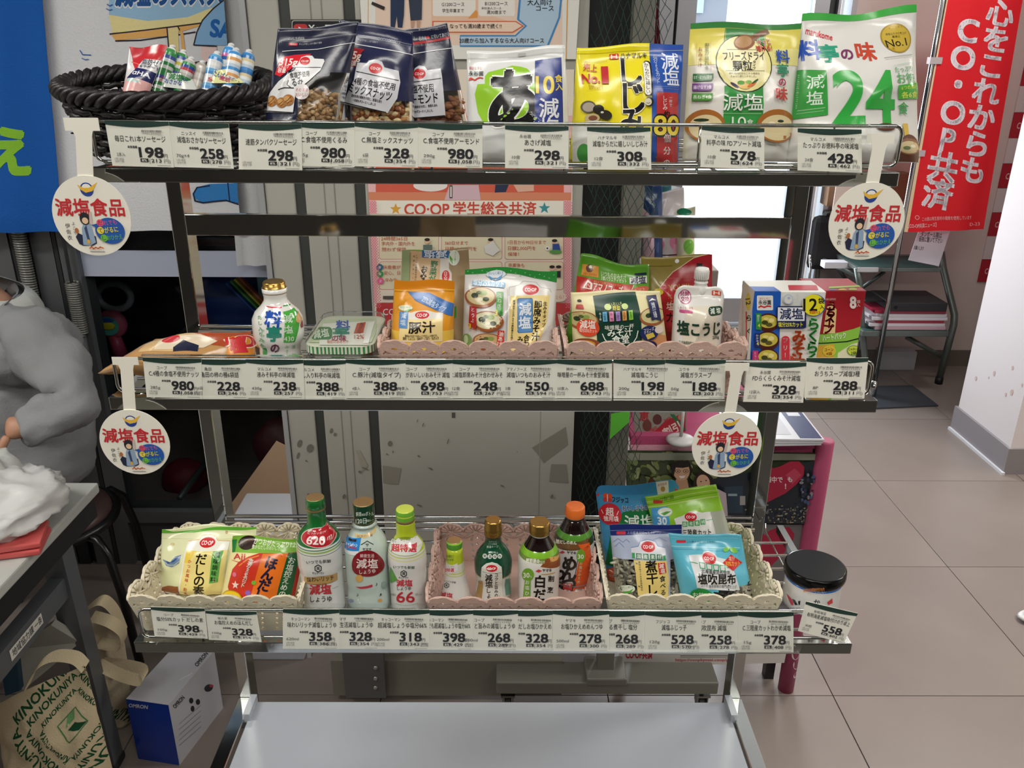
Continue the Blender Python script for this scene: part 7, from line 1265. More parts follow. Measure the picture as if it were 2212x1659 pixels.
# ---------------- table and what is on and under it
t = thing('folding_table', (-1.35, 1.2, 0), 'pale grey folding table with steel legs at the left edge', 'table')
b = MB(); b.box((-1.75, .55, .676), (-.905, 1.65, .70), mat('#b9bcb8', .35, 0, .04, 30), .004); b.build('tabletop', t)
b = MB(); b.box((-1.74, .56, .62), (-.915, 1.64, .675), mat('#26282b', .5, .4), .003); b.build('apron', t)
m_leg = mat('#6b6f74', .4, .5)
for x in (-.945, -1.7):
    for y in (1.53, .65): b = MB(); b.bar((x, y+(.05 if y < 1 else -.02), .64), (x, y, .012), .045, .045, m_leg); b.build('leg', t); b = MB(); b.box((x-.026, y-.026, 0), (x+.026, y+.026, .02), mat('#1c1c1e', .6), .003); b.build('foot', t)
A = at(165, 1258, 1.51); b = MB(); b.bar((-.945, 1.51, A.z), (-.945, .67, A.z-.0), .03, .05, m_leg); st = b.build('stretcher', t)
zz = A.z; xx = -.945+.0155
F_, inv_, n_ = quadmap((V((xx, 1.275, zz+.012)), V((xx, 1.39, zz+.012)), V((xx, 1.39, zz-.012)), V((xx, 1.275, zz-.012))))
ink([('r', 0, 0, 260, 40, '#d4d2cc'), ('t', '地域協力課', 100, 20, 30, '#2a2a2e', 0, 170, .02), ('t', '一条', 225, 20, 30, '#2a2a2e', 0, 60, .02)], lambda a, b_: (a/260, b_/40), lambda a, b_, o: F_(a, b_)+n_*o, st, 'sticker', fin=paper)
# crumpled plastic bag
def crumple(name, label, cat, c, r, col, seed, amp=.35, m_=None):
    b = MB(); b.ellipsoid((0, 0, 0), 1, 1, 1, m_ or mat(col, .35, 0, .2, 60, .5, trans=0), None, 48, 32); vs = []
    for v in b.v:
        v = V(v); k = 1+amp*(.6-abs(noise.noise(v*1.7+V((seed, 0, 0))))*2.2)+amp*.5*(.3-abs(noise.noise(v*4+V((0, seed, 0))))*1.2); vs.append((c[0]+v.x*r[0]*k, c[1]+v.y*r[1]*k, max(c[2]-r[2]*.8, c[2]+v.z*r[2]*k)))
    b.v = vs; return tag(b.build(name), label, cat)
c = atz(40, 1090, .755); crumple('plastic_bag', 'crumpled translucent white plastic bag on the table', 'plastic bag', (c.x-.035, c.y, .757), (.105, .12, .055), '#d9dada', 3, .25)
c = atz(-45, 1040, .79); crumple('plastic_bag', 'second white plastic bag at the frame edge below the hand', 'plastic bag', (c.x-.04, c.y+.02, .77), (.09, .09, .085), '#c6c9c6', 9, .25)
c = atz(45, 1165, .715)
for k in range(2):
    b = MB(); M = Matrix.Translation(c+V((-.03, -.01, -.013+.0135*k))) @ Matrix.Rotation(.25+.06*k, 4, 'Z'); b.box((-.09, -.045, 0), (.075, .045, .0115), mat('#cc5a58', .35, 0, .2, 60), .003, M)
    o = tag(b.build('red_packet'), ('lower coral red packet on the table edge', 'upper coral red packet with blue mark on the table edge')[k], 'packet', 'red packets on the table')
    if k: b = MB(); b.tube([M @ V((.03+.022*cos(a), .02*sin(a), .0122)) for a in [pi*.6+i*.25 for i in range(8)]], .0035, mat('#2c3070', .5), 5); b.build('printed_mark', o)
# tote bags
CT = (0, 1180, 3.464); TG = '#174a2c'
def ring_text(cx, cy, R, h, col=TG, s='KINOKUNIYA', rot0=0):
    o = []
    for k in range(4):
        a = radians(-45+90*k+rot0); o.append(('t', s, cx+R*cos(a-pi/2+radians(0)), cy+R*sin(a-pi/2), h, col, math.degrees(a), R*1.75, .03))
    return o
pouch('tote_bag', 'cream canvas tote bag printed with green diamond of letters on the floor under the table', 'tote bag', [(-60, 1190), (640, 880), (800, 1500), (60, 1760)], 1.36, .001, .02, .05, '#c8b898',
      [*ring_text(590, 1270, 330, 95, rot0=-2), *ring_text(590, 1270, 245, 70, rot0=-2), *ring_text(590, 1270, 165, 48, rot0=-2), ('l', [(590, 1165), (685, 1265), (585, 1370), (485, 1270), (590, 1165)], 7, '#4a7a4c'), ('p', [(560, 1300), (600, 1255), (680, 1262), (640, 1300)], TG), ('p', [(540, 1215), (585, 1180), (590, 1235), (545, 1290)], '#6a9a64')],
      CT, seed=31, wr=.006, fin=lambda h: mat(h, .9, 0, .4, 260, .2), wave=.01, seal=.02, full=.5, backk=.8, group='canvas tote bags')
tb = pouch('tote_bag', 'second cream canvas tote bag slumped between the table leg and the blue box', 'tote bag', [(520, 560), (930, 600), (1010, 1440), (640, 1500)], 1.67, .001, .06, .05, '#bcae94',
      [('t', 'KINOKUNIYA', 880, 1120, 90, TG, 48, 380, .03), ('t', 'KINOKUNIYA', 850, 1250, 60, TG, -52, 200, .03), ('t', 'KINO', 800, 1190, 60, TG, 48, 160, .03)],
      CT, seed=33, wr=.008, fin=lambda h: mat(h, .9, 0, .4, 260, .2), wave=.014, seal=.02, full=.4, backk=.8, group='canvas tote bags')
def strap(par, pts, w_=.028, col='#cabb9c'):
    b = MB(); P = [V(p) for p in pts]; rows = []
    n = 24; C = []
    for i in range(n+1):
        s_ = i/n*(len(P)-1); k = min(int(s_), len(P)-2); f = s_-k
        p0, p1, p2, p3 = P[max(k-1, 0)], P[k], P[k+1], P[min(k+2, len(P)-1)]
        C.append(.5*((2*p1)+(p2-p0)*f+(2*p0-5*p1+4*p2-p3)*f*f+(3*p1-p0-3*p2+p3)*f**3))
    for i in range(n+1):
        tg = (C[min(i+1, n)]-C[max(i-1, 0)]).normalized(); sd = tg.cross(V((.25, -1, .2)).cross(tg)).normalized() if False else V((.2, .9, .35)).normalized()
        rows.append([C[i]-sd*w_/2, C[i]+sd*w_/2])
    b.sheet(rows, mat(col, .9, 0, .4, 260, .2)); b.sheet([[p+V((.001, -.002, 0)) for p in r] for r in rows], mat(col, .9, 0, .4, 260, .2)); return b.build('handle', par)
cp = lambda x, y, Y: at(x/3.464, 1180+y/3.464, Y)
strap(tb, [cp(740, 880, 1.56), cp(900, 960, 1.54), cp(1060, 1000, 1.52), cp(1075, 930, 1.54), cp(950, 890, 1.58), cp(760, 870, 1.62)])
strap(tb, [cp(560, 600, 1.62), cp(640, 480, 1.6), cp(760, 400, 1.6), cp(860, 480, 1.62), cp(930, 640, 1.64)])
strap(tb, [cp(690, 520, 1.58), cp(820, 560, 1.56), cp(920, 640, 1.57), cp(900, 740, 1.58), cp(740, 720, 1.6)])
ft = [o for o in bpy.data.objects if o.name == 'tote_bag'][0]
strap(ft, [cp(200, 1060, 1.34), cp(280, 900, 1.36), cp(400, 820, 1.38), cp(560, 830, 1.38), cp(640, 900, 1.37)])
b = MB(); q4 = [cp(60, 780, 1.44), cp(380, 590, 1.46), cp(600, 720, 1.5), cp(170, 1080, 1.44)]
b.prism(q4, (0, .02, .0), mat('#9a9a92', .6, 0, .3, 40)); tag(b.build('folded_paper'), 'folded grey printed papers sticking up from the front tote bag', 'papers')
b = MB(); q4 = [cp(-20, 760, 1.40), cp(110, 735, 1.42), cp(150, 1080, 1.42), cp(40, 1120, 1.40)]; b.prism(q4, (0, .015, 0), mat('#1d3a4c', .5)); tag(b.build('dark_folder'), 'dark teal folder edge beside the grey papers', 'folder')
# long white box with blue end
A = atz(299, 1639, 0); B_ = atz(388, 1653, 0); Cc = atz(482, 1529, 0); Dd = A+(Cc-B_); hz = at(368, 1523, B_.y).z
t = thing('product_box', (B_+Dd)/2, 'white carton with deep blue end standing on the floor beside the tote bags', 'box')
b = MB(); U = V((0, 0, hz)); P8 = [A, B_, Cc, Dd, A+U, B_+U, Cc+U, Dd+U]; b.add(P8, [(0, 3, 2, 1), (4, 5, 6, 7), (0, 1, 5, 4), (1, 2, 6, 5), (2, 3, 7, 6), (3, 0, 4, 7)], mat('#bfc0c8', .4)); b.build('carton', t)
flat_print([('p', [(900, 1100), (1290, 1150), (1400, 1700), (1000, 1700)], '#10389c'), ('t', 'OMRON', 1035, 1195, 38, '#d0d4e4', 6, 145, .04), ('l', [(1275, 1190), (1348, 1640)], 10, '#b4b8c8')], (A+U, B_+U, B_, A), t, 'end_print', gloss, CT)
flat_print([('t', 'OMRON', 1505, 845, 44, '#2a2c34', -50, 130, .04), ('l', [(1345, 1000), (1440, 950)], 6, '#d8dae0')], (Dd+U, Cc+U, B_+U, A+U), t, 'top_print', paper, CT)
flat_print([('t', 'OMRON', 1335, 1165, 44, '#2a2c34', -48, 110, .04), ('e', 1430, 1155, 16, 22, '#22242c'), ('e', 1480, 1165, 16, 22, '#22242c'), ('e', 1440, 1215, 14, 22, '#22242c'), ('e', 1560, 1060, 34, 26, '#2a2c38', -30), ('e', 1580, 1045, 16, 10, '#b0343c'), *[('l', [(1340, 1330+40*k), (1500, 1190+40*k)], 4, '#8a8c94') for k in range(5)]], (B_+U, Cc+U, Cc, B_), t, 'side_print', paper, CT)
# bracket-like dark bin behind
# ============================================================ RIGHT: promotion table, banner, steps
TY = 1.80; CP = (1300, 880, 4.096)
tx0 = at(1362, 960, TY).x; tx1 = at(1772, 975, TY).x
t = thing('promotion_table', ((tx0+tx1)/2, 2.02, 0), 'table draped in pink cloth behind the right half of the rack', 'table')
m_pk = mat('#a04467', .8, 0, .2, 120, .3); zt = .748
b = MB(); b.box((tx0, TY, zt-.02), (tx1, TY+.46, zt), m_pk, .003); b.build('table_cloth_top', t)
b = MB(); b.box((tx0, TY+.004, .30), (tx1-.02, TY+.010, zt-.004), mat('#7f7c7c', .7)); b.build('front_panel', t)
for x in (tx0+.03, tx1-.03):
    for y in (TY+.04, TY+.42): b = MB(); b.bar((x, y, 0), (x, y, zt-.02), .025, .025, mat('#1f1f22', .4)); b.build('leg', t)
b = MB(); b.box((tx1-.004, TY, .2), (tx1+.002, TY+.46, zt-.002), m_pk); b.build('side_cloth', t)
flat_print([('p', [(200, 240), (1900, 240), (1900, 400), (200, 400)], '#b04a70'), ('p', [(200, 330), (1400, 330), (1400, 402), (200, 402)], '#dba0b0'), ('p', [(1865, 365), (1955, 370), (1945, 500), (1868, 495)], '#20402c')], (V((tx0, TY-.001, zt)), V((tx1+.002, TY-.001, zt)), V((tx1+.002, TY-.001, zt-.12)), V((tx0, TY-.001, zt-.12))), t, 'cloth_print', fin=cloth, crop=CP)
# couple photograph poster
it = [('r', 180, 390, 1900, 1100, '#46503a')]
rnd = random.Random(8)
for k in range(90): it.append(('e', rnd.uniform(200, 1000), rnd.uniform(400, 660), rnd.uniform(18, 60), rnd.uniform(12, 34), rnd.choice(('#7c8a54', '#5c6a3e', '#8f9a66', '#3e4a30', '#a0a878')), rnd.uniform(0, 90)))
it += [('r', 180, 390, 1900, 455, '#8f9484'), ('p', [(980, 620), (1900, 455), (1900, 1100), (980, 1100)], '#232c38'), ('p', [(1080, 690), (1240, 680), (1240, 920), (1100, 920)], '#2c4456'), ('r', 1110, 750, 1190, 770, '#9ab0b8'), ('r', 1215, 770, 1262, 850, '#a8a8a4')]
for k in range(130): it.append(('e', rnd.uniform(1250, 1840), rnd.uniform(840, 1000), rnd.uniform(4, 11), rnd.uniform(4, 9), rnd.choice(('#8a8a80', '#b8a888', '#5a6a74', '#6a5a48'))))
for k in range(30): it.append(('e', rnd.uniform(1740, 1850), rnd.uniform(560, 820), rnd.uniform(8, 20), rnd.uniform(8, 22), rnd.choice(('#2a3450', '#4a5880', '#1c2030', '#8a8a9a'))))
it += [('p', [(500, 660), (620, 620), (760, 640), (860, 720), (880, 1100), (480, 1100)], '#181a1e'), ('p', [(640, 600), (740, 600), (760, 700), (640, 700)], '#c09474'), ('e', 690, 530, 72, 82, '#cda384'), ('p', [(605, 560), (600, 480), (640, 440), (700, 432), (760, 450), (785, 510), (770, 560), (755, 490), (700, 500), (640, 495), (625, 560)], '#1c1614'), ('e', 658, 528, 24, 17, '#5a4234'), ('e', 658, 528, 19, 13, '#c8a084'), ('e', 728, 528, 24, 17, '#5a4234'), ('e', 728, 528, 19, 13, '#c8a084'), ('e', 658, 528, 6, 5, '#1c1614'), ('e', 728, 528, 6, 5, '#1c1614'), ('p', [(665, 570), (725, 566), (712, 588), (680, 590)], '#efe4dc'),
       ('p', [(780, 700), (800, 600), (840, 530), (900, 530), (960, 580), (990, 700), (1010, 1100), (790, 1100)], '#241a18'), ('p', [(900, 700), (1000, 680), (1080, 720), (1095, 900), (1080, 1100), (850, 1100)], '#c4b4ba'), ('p', [(850, 680), (930, 670), (950, 720), (860, 740)], '#cda082'), ('e', 880, 628, 58, 72, '#d6ac8e', -12), ('e', 860, 618, 8, 5, '#241a18'), ('e', 905, 608, 8, 5, '#241a18'), ('p', [(865, 660), (912, 645), (905, 668), (880, 676)], '#f0e6de'), ('p', [(385, 640), (420, 575), (470, 620), (500, 660), (400, 660)], '#4a2c20'),
       ('p', [(1292, 640), (1296, 560), (1340, 500), (1420, 470), (1500, 500), (1560, 480), (1640, 440), (1720, 440), (1765, 490), (1760, 560), (1700, 640), (1600, 720), (1480, 780), (1385, 830), (1350, 760)], '#a8203e'), ('p', [(1300, 640), (1350, 600), (1400, 660), (1350, 720)], '#bc4058'), ('p', [(1600, 560), (1680, 500), (1740, 560), (1660, 640)], '#bc4058'), ('p', [(1420, 480), (1480, 520), (1430, 570)], '#8c1830'), ('t', '妊', 1392, 600, 62, '#ecdce0', 0, None, .03), ('t', '娠中で', 1500, 600, 58, '#ecdce0', 0, 150, .03), ('t', 'も', 1638, 598, 52, '#ecdce0', 0, None, .03), ('t', '!', 1600, 655, 62, '#ecdce0', 0, None, .04)]
PYc = TY-.006
poster('couple_poster', [(1350, 973), (1760, 978), (1748, 1128), (1356, 1124)], PYc, it, 'photo poster of smiling couple and red heart on the pink table front', lambda h: mat(h, .3, 0, .02, 40), CP, '#46503a')
it = [('r', -100, 900, 2000, 2200, '#716f70'), ('p', [(1290, 1130), (1330, 1085), (1400, 1090), (1440, 1130), (1480, 1090), (1560, 1060), (1660, 1060), (1705, 1120), (1690, 1180), (1600, 1300), (1480, 1420), (1330, 1280)], '#a8203e'), ('t', 'こども', 1640, 1190, 60, '#e8d8dc', 60, 160, .03), ('p', [(230, 1500), (500, 1450), (900, 1500), (880, 2000), (240, 2000)], '#5a585c')]
poster('lower_poster', [(1372, 1130), (1742, 1134), (1716, 1404), (1372, 1400)], TY-.004, it, 'grey poster with red heart low on the table front, behind the wire shelf', crop=CP, base='#716f70')
it = [('t', 'CO·OP共済', 545, 1612, 80, '#c03040', 0, 440, .04), ('t', 'https://coopkyosai.coop/portal/', 1075, 1640, 24, '#c03a48', 0, 540, .02), ('r', 810, 1600, 1330, 1606, '#5a5a5a'), ('r', 810, 1612, 1320, 1616, '#7a7a7a'), ('r', 810, 1588, 1250, 1592, '#7a7a7a')]
poster('web_sign', [(1337, 1404), (1700, 1404), (1694, 1432), (1337, 1440)], TY-.03, [('t', 'CO·OP共済', 430, 72, 44, '#c03040', 0, 125, .05), ('t', 'https://coopkyosai.coop/portal/', 748, 96, 18, '#c03a48', 0, 300, .02), ('r', 620, 76, 890, 79, '#5a5a5a'), ('r', 620, 84, 870, 86, '#7a7a7a')], 'white sign strip with red lettering and web address under the table front', crop=(1180, 1380, 2.1434), base='#dcd8d2', cat='sign')
# pink roll standing at the corner
f = atz(1697, 1488, 0); t = thing('pink_roll', (f.x, f.y, 0), 'upright pink paper roll with white flowers at the table corner', 'roll')
b = MB(); R_ = .0205; b.lathe([(R_, .001), (R_, .3), (R_, .74), (R_*.8, .745)], (f.x, f.y, 0), mat('#a84468', .5, 0, .05, 60), 28); b.build('roll_body', t)
b = MB()
for (a, z, r) in ((-.9, .10, .022), (-.3, .13, .016), (-.6, .15, .015), (-1.2, .14, .016), (-.75, .06, .01)):
    vs = [V((f.x+(R_+.0004)*sin(-a+r/R_*cos(k*pi/8)*.8), f.y-(R_+.0004)*cos(-a+r/R_*cos(k*pi/8)*.8), z+r*sin(k*pi/8))) for k in range(16)]; b.add(vs, [tuple(range(16))], mat('#e2cfd2', .5))
b.build('white_flowers', t)
# on the table
t = thing('magazine_stack', (at(1700, 935, 2.0).x, 2.0, zt), 'glossy white and navy magazines on the pink table', 'magazines')
p0 = atz(1640, 962, zt); p1 = atz(1768, 960, zt); ph = atz(1712, 905, zt)
for k in range(3):
    b = MB(); M = Matrix.Translation((p1.x-.10+.004*k, (p1.y+ph.y)/2, zt+.001+k*.0065)) @ Matrix.Rotation(.05-.03*k, 4, 'Z'); b.box((-.10, -.085, 0), (.10, .085, .0055), mat('#d3d5dc', .25), .001, M); b.build('magazine', t)
    if k == 2: b = MB(); b.box((.045, -.08, .0056), (.095, .08, .0062), mat('#2f3c66', .25), 0, M); b.box((-.08, -.06, .0056), (.03, .05, .0061), mat('#c4c4cc', .2), 0, M); b.box((.055, .045, .0063), (.085, .07, .0066), mat('#c9cbd6', .3), 0, M); b.build('cover_print', t)
poster('sale_flyer', [(1366, 862), (1484, 862), (1482, 934), (1370, 936)], 1.825, [('r', 200, -100, 800, 260, '#8c8a80'), ('p', [(430, 245), (560, 120), (740, 40), (740, 245)], '#a82430'), ('p', [(600, 60), (640, 60), (745, 200), (715, 205)], '#1f6a40'), ('t', '3割引', 600, 205, 92, '#e8dcd0', -28, 210, .04), ('t', '恵', 375, 80, 90, '#a82430', 0, None, .04), ('t', '198円', 455, 195, 44, '#b83038', -20, 70, .03), ('t', '248円', 580, 105, 36, '#b83038', -20, 70, .03), ('e', 400, 160, 40, 50, '#6a3a34'), ('e', 490, 105, 40, 46, '#5a2c2c'), ('e', 700, 85, 26, 26, '#b07a6a')], 'red and grey discount flyer standing on the pink table', crop=CP, base='#8c8a80', cat='flyer')
c = atz(1470, 954, zt); t = thing('round_base', (c.x, c.y, zt), 'white round display base with short stem on the pink table', 'stand')
b = MB(); b.lathe([(.031, .0), (.034, .003), (.034, .007), (.029, .010), (.01, .014)], c, mat('#b9b7b6', .4), 32); b.build('base_disc', t); b = MB(); b.tube([c+V((0, 0, .012)), c+V((0, 0, .09))], .004, mat('#b9b7b6', .4)); b.build('stem', t)
# bags on a riser behind
rx0 = at(1385, 560, 2.15).x; rx1 = at(1545, 560, 2.15).x; rz = at(1450, 580, 2.12).z
b = MB(); b.box((rx0, 2.10, zt), (rx1, 2.24, rz), mat('#8c8478', .7), .003); tag(b.build('riser_box'), 'plain riser box on the pink table hidden behind the middle shelf goods', 'box')
def standup(name, label, px, y, base, its, seed, cat='snack bag'):
    return pouch(name, label, cat, px, y, rz+.001, .05, .02, base, its, (0, 0, 1), seed=seed, wr=.003)
standup('gift_bag', 'navy and pink gift bag leftmost in the window display', [(1386, 395), (1430, 400), (1432, 560), (1388, 560)], 2.13, '#27406e', [('p', [(1380, 440), (1410, 470), (1410, 600), (1380, 600)], '#d8b4c0')], 41)
standup('gift_bag', 'clear ribboned bag with pink bow in the window display', [(1402, 420), (1478, 405), (1480, 560), (1396, 560)], 2.15, '#c9c0c4', [('p', [(1405, 405), (1425, 405), (1422, 560), (1400, 560)], '#c05a64'), ('e', 1417, 525, 14, 20, '#d87a9a'), ('e', 1455, 520, 12, 16, '#e08aac'), ('r', 1452, 525, 1462, 560, '#e6a8c0'), ('l', [(1420, 548), (1475, 548)], 3, '#4a3a40')], 42)
standup('gift_bag', 'teal and white bag in the window display', [(1425, 398), (1470, 404), (1466, 480), (1422, 480)], 2.18, '#2c6a74', [('p', [(1450, 400), (1475, 400), (1470, 500), (1448, 500)], '#cfe0e4')], 43)
standup('gift_bag', 'cream bag with green leaf print rightmost in the window display', [(1462, 452), (1502, 446), (1500, 560), (1462, 560)], 2.12, '#d6d2b4', [('e', 1485, 530, 12, 16, '#7ac04a'), ('e', 1478, 458, 16, 8, '#1f7a5a')], 44)
b = MB(); p = at(1398, -40, 2.0); q_ = at(1400, 100, 2.0); b.prism([V((p.x, 2.0, p.z)), V((p.x+.02, 2.0, p.z)), V((q_.x+.028, 2.0, q_.z)), V((q_.x+.004, 2.0, q_.z-.015))], (0, .008, 0), cloth('#5c1420')); b.prism([V((p.x, 1.999, p.z)), V((p.x+.008, 1.999, p.z)), V((q_.x+.016, 1.999, q_.z)), V((q_.x+.008, 1.999, q_.z))], (0, -.004, 0), cloth('#74202c')); tag(b.build('red_strap'), 'wine red cloth strip hanging by the glass door', 'strap')

# ---------------- tall red banner on a stand
CB5 = (1740, 0, 2.593); f = atz(1883, 858, 0); BYY = f.y
t = thing('banner_stand', (f.x, f.y, 0), 'chrome banner pole on a flat grey base plate', 'banner stand')
pl = [atz(*p, .008) for p in ((1886, 881), (2027, 875), (1971, 832), (1880, 834))]
b = MB(); b.prism([V((p.x, p.y, .001)) for p in pl], (0, 0, .007), mat('#4a5058', .4, .4)); b.build('base_plate', t)
b = MB(); b.tube([(f.x, f.y, .008), (f.x, f.y, .09)], .019, CHROME, 16); b.build('socket', t)
b = MB(); b.tube([(f.x, f.y, .05), (f.x, f.y, 2.6)], .012, CHROME, 14); b.build('pole', t)
b = MB(); b.tube([(f.x-.012, f.y, 2.56), (f.x+.46, f.y, 2.56)], .006, CHROME, 10); b.build('cross_arm', t)
for yy in (130, 330):
    p = at(2010, yy, BYY); b = MB(); b.box((f.x-.016, BYY-.016, p.z-.015), (f.x+.035, BYY+.016, p.z+.012), cloth('#b9aeb0')); b.build('loop_tab', t)
clothsheet('red_banner', 'tall bright red vertical banner with white lettering', 'banner', [(800+40, -260), (1215+48, -260), (1000, 1285), (553, 1300)], BYY-.012, '#da1c26',
    [('p', [(782+40, -260), (800+44, -260), (572, 1300), (552, 1300)], '#dfc8a4'), ('T', '心をこれからも', (1093, 72), (935, 952), 158, '#e6dce2', .045), ('T', 'CO・OP共済', (912, 165), (740, 1085), 178, '#e6dce2', .045), ('t', '【CO-OP共済ニュース】', 655, 1262, 28, '#ecc8c8', -2, 160, .01), ('t', 'この旗は再生素材の繊維を使用しています', 790, 1222, 24, '#e8b8b8', -2, 280), ('t', 'D-23', 950, 1255, 26, '#e8b8b8', -2, 60), ('e', 622, 1217, 12, 12, '#e8b0b0'), ('e', 622, 1217, 9, 9, '#da1c26')],
    CB5, amp=.006, folds=2, seed=5, fin=lambda h: mat(h, .65, 0, .2, 300, .3))
# small paper strip with red cells on the far wall
x0 = at(2112, 609, BY-.01).x; pr = [at(2112, 609, BY-.004).z]
t = thing('wall_strip', (x0+.09, BY-.006, pr[0]), 'red and white strip of small paper cells on the far wall', 'decoration')
zc = pr[0]
dz = (at(2160, 400, BY-.01).z-at(2160, 504, BY-.01).z)/2
for k in range(14):
    b = MB(); b.box((x0, BY-.008, zc+dz*k+.0008), (x0+.19, BY-.003, zc+dz*(k+1)-.0008), paper('#b02030' if k % 2 == 0 else '#d6cccc')); o = b.build('paper_cell', t)
    if k % 2 == 0:
        F2, i2, n2 = quadmap((V((x0, BY-.0082, zc+dz*(k+1))), V((x0+.19, BY-.0082, zc+dz*(k+1))), V((x0+.19, BY-.0082, zc+dz*k)), V((x0, BY-.0082, zc+dz*k))))
        ink([('t', 'CO-OP', 50, 50, 34, '#e6c0c4', 0, 62, .03)], lambda a, b_: (a/140, b_/100), lambda a, b_, o_, F2=F2, n2=n2: F2(a, b_)+n2*o_, o, 'cell_print', fin=paper)

# ---------------- folding steps with papers
SX = (1700, 400, 3.318); sp = lambda x, y, Y: at(1700+x/3.318, 400+y/3.318, Y)
m_st = mat('#6d7672', .35, .5); m_tr = mat('#2c4a48', .6)
t = thing('folding_steps', (sp(850, 600, 4.07).x, 4.12, 0), 'grey folding steps with green treads holding binders, right background', 'step stool')
z1 = sp(800, 590, 3.92).z; z2 = sp(900, 1045, 3.85).z
xa, xb = sp(505, 600, 3.92).x, sp(1105, 600, 3.92).x
b = MB(); b.box((xa, 3.92, z1-.022), (xb, 4.21, z1-.002), m_st, .003); b.box((xa+.01, 3.927, z1-.003), (xb-.01, 4.165, z1), m_tr); b.build('tread', t)
xc, xd = sp(545, 1040, 3.85).x, sp(1165, 1040, 3.85).x
b = MB(); b.box((xc, 3.85, z2-.03), (xd, 4.12, z2-.002), m_st, .003); b.box((xc+.01, 3.857, z2-.003), (xd-.01, 4.115, z2), m_tr); b.build('tread', t)
def leg(pts, r=.014): b = MB(); b.tube(pts, r, m_st, 10); b.build('leg', t)
fr = atz(2037, 836, 0)
leg([sp(1105, 480, 4.15), sp(1120, 600, 4.1), sp(1200, 930, 4.02), sp(1195, 1000, 3.99), V((fr.x, 4.03, .03))], .017)
leg([sp(500, 590, 3.93), sp(520, 700, 3.93), sp(540, 1040, 3.91), sp(560, 1250, 3.89), V((sp(560, 1250, 3.89).x, 3.89, .03))], .015)
leg([sp(350, 190, 4.24), sp(280, 195, 4.24), sp(258, 240, 4.24), sp(240, 420, 4.246), sp(210, 700, 4.255), V((sp(200, 800, 4.255).x, 4.258, .03))], .012)
leg([sp(235, 525, 4.225), sp(490, 645, 3.97)], .012); leg([sp(700, 620, 4.07), sp(545, 730, 4.07)], .01); leg([sp(860, 1090, 4.07), sp(1130, 1240, 4.07)], .013); leg([sp(340, 560, 4.21), sp(440, 700, 4.21)], .01)
b = MB(); b.tube([V((fr.x, 4.03, .0)), V((fr.x, 4.03, .035))], .02, mat('#111113', .5)); b.build('rubber_foot', t)
b = MB(); c = sp(580, 605, 3.915); b.box(c+V((-.05, -.003, -.012)), c+V((.05, .0, .012)), mat('#c9c9cc', .3, .3), .003); b.build('latch_plate', t)
b = MB(); p = sp(730, 900, 3.86); e = sp(1145, 900, 3.86); bz = sp(900, 905, 3.86).z; ttz = sp(900, 845, 3.86).z
b.box((p.x, 3.86, bz), (e.x, 4.09, ttz), mat('#26272a', .5), .003); p5 = sp(565, 830, 3.92); b.box((p5.x, 3.92, ttz-.012), (p.x+.01, 4.09, ttz-.004), mat('#1e1f22', .5)); c = sp(780, 877, 3.8595); b.lathe([(.009, -.0006), (.009, .0006)], c, mat('#08080a', .8), 16, M=Matrix.Rotation(pi/2, 3, 'X')); tag(b.build('black_binder'), 'black box binder on top of the folders on the lower step', 'binder')
bz2 = z2; k = 0; cols = ('#c9a4b0', '#d4d0d6', '#b03a4c', '#d6d2d8', '#cfcad0', '#a83048'); hh = (bz-bz2)/6
for k in range(6):
    b = MB(); b.box((p.x-.05+.004*k-.03*(k % 2), 3.865+.004*(k % 3), bz2+hh*k+.0004), (xd-.012-.005*(k % 3), 4.1, bz2+hh*(k+1)-.0006), mat(cols[k], .25, 0, .2, 60), .001)
    tag(b.build('plastic_folder'), ('lowest folder, pale pink, resting on the lower step', 'second folder from the bottom of the stack, whitish', 'third folder from the bottom of the stack, red edged', 'fourth folder from the bottom of the stack, whitish', 'whitish folder second below the black binder', 'red folder directly under the black binder')[k], 'folder', 'plastic folders on the lower step')
c = sp(400, 560, 4.07); b = MB(); b.box(c+V((-.10, -.03, -.02)), c+V((.05, .03, .012)), mat('#d3d3dc', .5), .002); tag(b.build('white_papers'), 'stack of white papers at the left of the upper step', 'papers')
poster('handwritten_note', [(1987, 492), (2052, 500), (2028, 575), (1962, 562)], 3.905, [('t', 'ダンボール箱は', 1035, 355, 44, '#2a2a30', 5, 150, .02), ('t', '昼夜に置いて下さい', 1030, 392, 40, '#2a2a30', 5, 170, .02), ('t', 'お願いします', 945, 450, 32, '#2a2a30', 8, 70, .02)], 'white handwritten note taped to the steps below the red banner', crop=SX, base='#dcd8e2', cat='note')
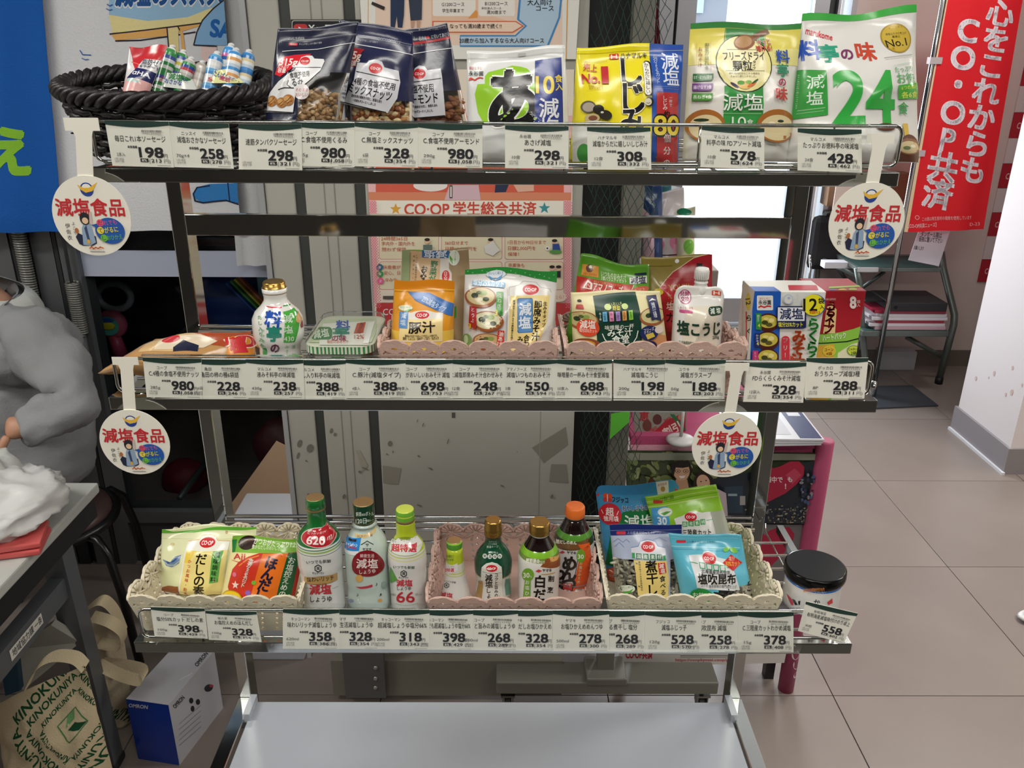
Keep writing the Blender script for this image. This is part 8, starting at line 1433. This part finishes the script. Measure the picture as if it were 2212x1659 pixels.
# dark chair behind the steps
c = sp(330, 450, 4.15); t = thing('black_chair', (c.x+.05, 4.12, 0), 'black padded chair behind the folding steps', 'chair')
b = MB(); p = sp(190, 640, 4.12); q_ = sp(700, 250, 4.12); b.box((p.x, 4.20, p.z), (q_.x, 4.27, q_.z), mat('#17161a', .7), .03); b.build('backrest', t)
b = MB(); z_ = .36; b.box((p.x, 4.06, z_), (q_.x, 4.26, z_+.07), mat('#19181c', .7), .02); b.build('seat', t)
for x in (p.x+.03, q_.x-.03): b = MB(); b.tube([(x, 4.12, z_), (x, 4.12, 0)], .011, CHROME, 8); b.build('leg', t)
b = MB(); b.tube([sp(165, 500, 4.1), sp(170, 600, 4.1), sp(155, 700, 4.1)], .006, CHROME, 8); b.build('arm_rail', t)
c = sp(430, 60, 4.2); b = MB(); b.box(c+V((-.10, -.02, -.06)), c+V((.30, .08, .10)), mat('#8a6a50', .7), .003); tag(b.build('cardboard_box'), 'brown cardboard box high behind the round sign at right', 'box')
p = sp(335, 120, 4.1); b = MB(); b.box(V((p.x, p.y, p.z-.08)), p+V((.14, .005, .10)), paper('#d9c9c0')); tag(b.build('paper_sheet'), 'cream paper sheet beside the brown cardboard box', 'paper')
b = MB(); c = atz(1935, 800, 0); b.box((c.x-.09, c.y, 0), (c.x+.10, c.y+.18, .105), mat('#aeb0b4', .5), .004); tag(b.build('grey_carton'), 'grey carton on the floor below the steps', 'box')
b = MB(); c = atz(1870, 755, 0); b.box((c.x-.03, c.y-.1, 0), (c.x+.06, c.y-.02, .1), mat('#6c6c6a', .6), .004); tag(b.build('small_grey_bin'), 'small dark grey bin on the floor left of the grey carton', 'bin')
# shoe entering at the right edge
c = atz(2222, 1345, 0); t = thing('shoe', (c.x, c.y, 0), 'toe of a white shoe at the right edge of the picture', 'shoe')
b = MB(); b.ellipsoid((c.x+.07, c.y+.01, .012), .10, .045, .014, mat('#dcdcdc', .5), None, 24, 8); b.build('sole', t)
b = MB(); b.ellipsoid((c.x+.08, c.y+.01, .03), .092, .040, .034, mat('#c9c4be', .6), None, 24, 12); b.build('upper', t)
b = MB(); b.ellipsoid((c.x+.065, c.y, .052), .05, .02, .012, mat('#17171a', .6), None, 16, 8); b.build('laces', t)
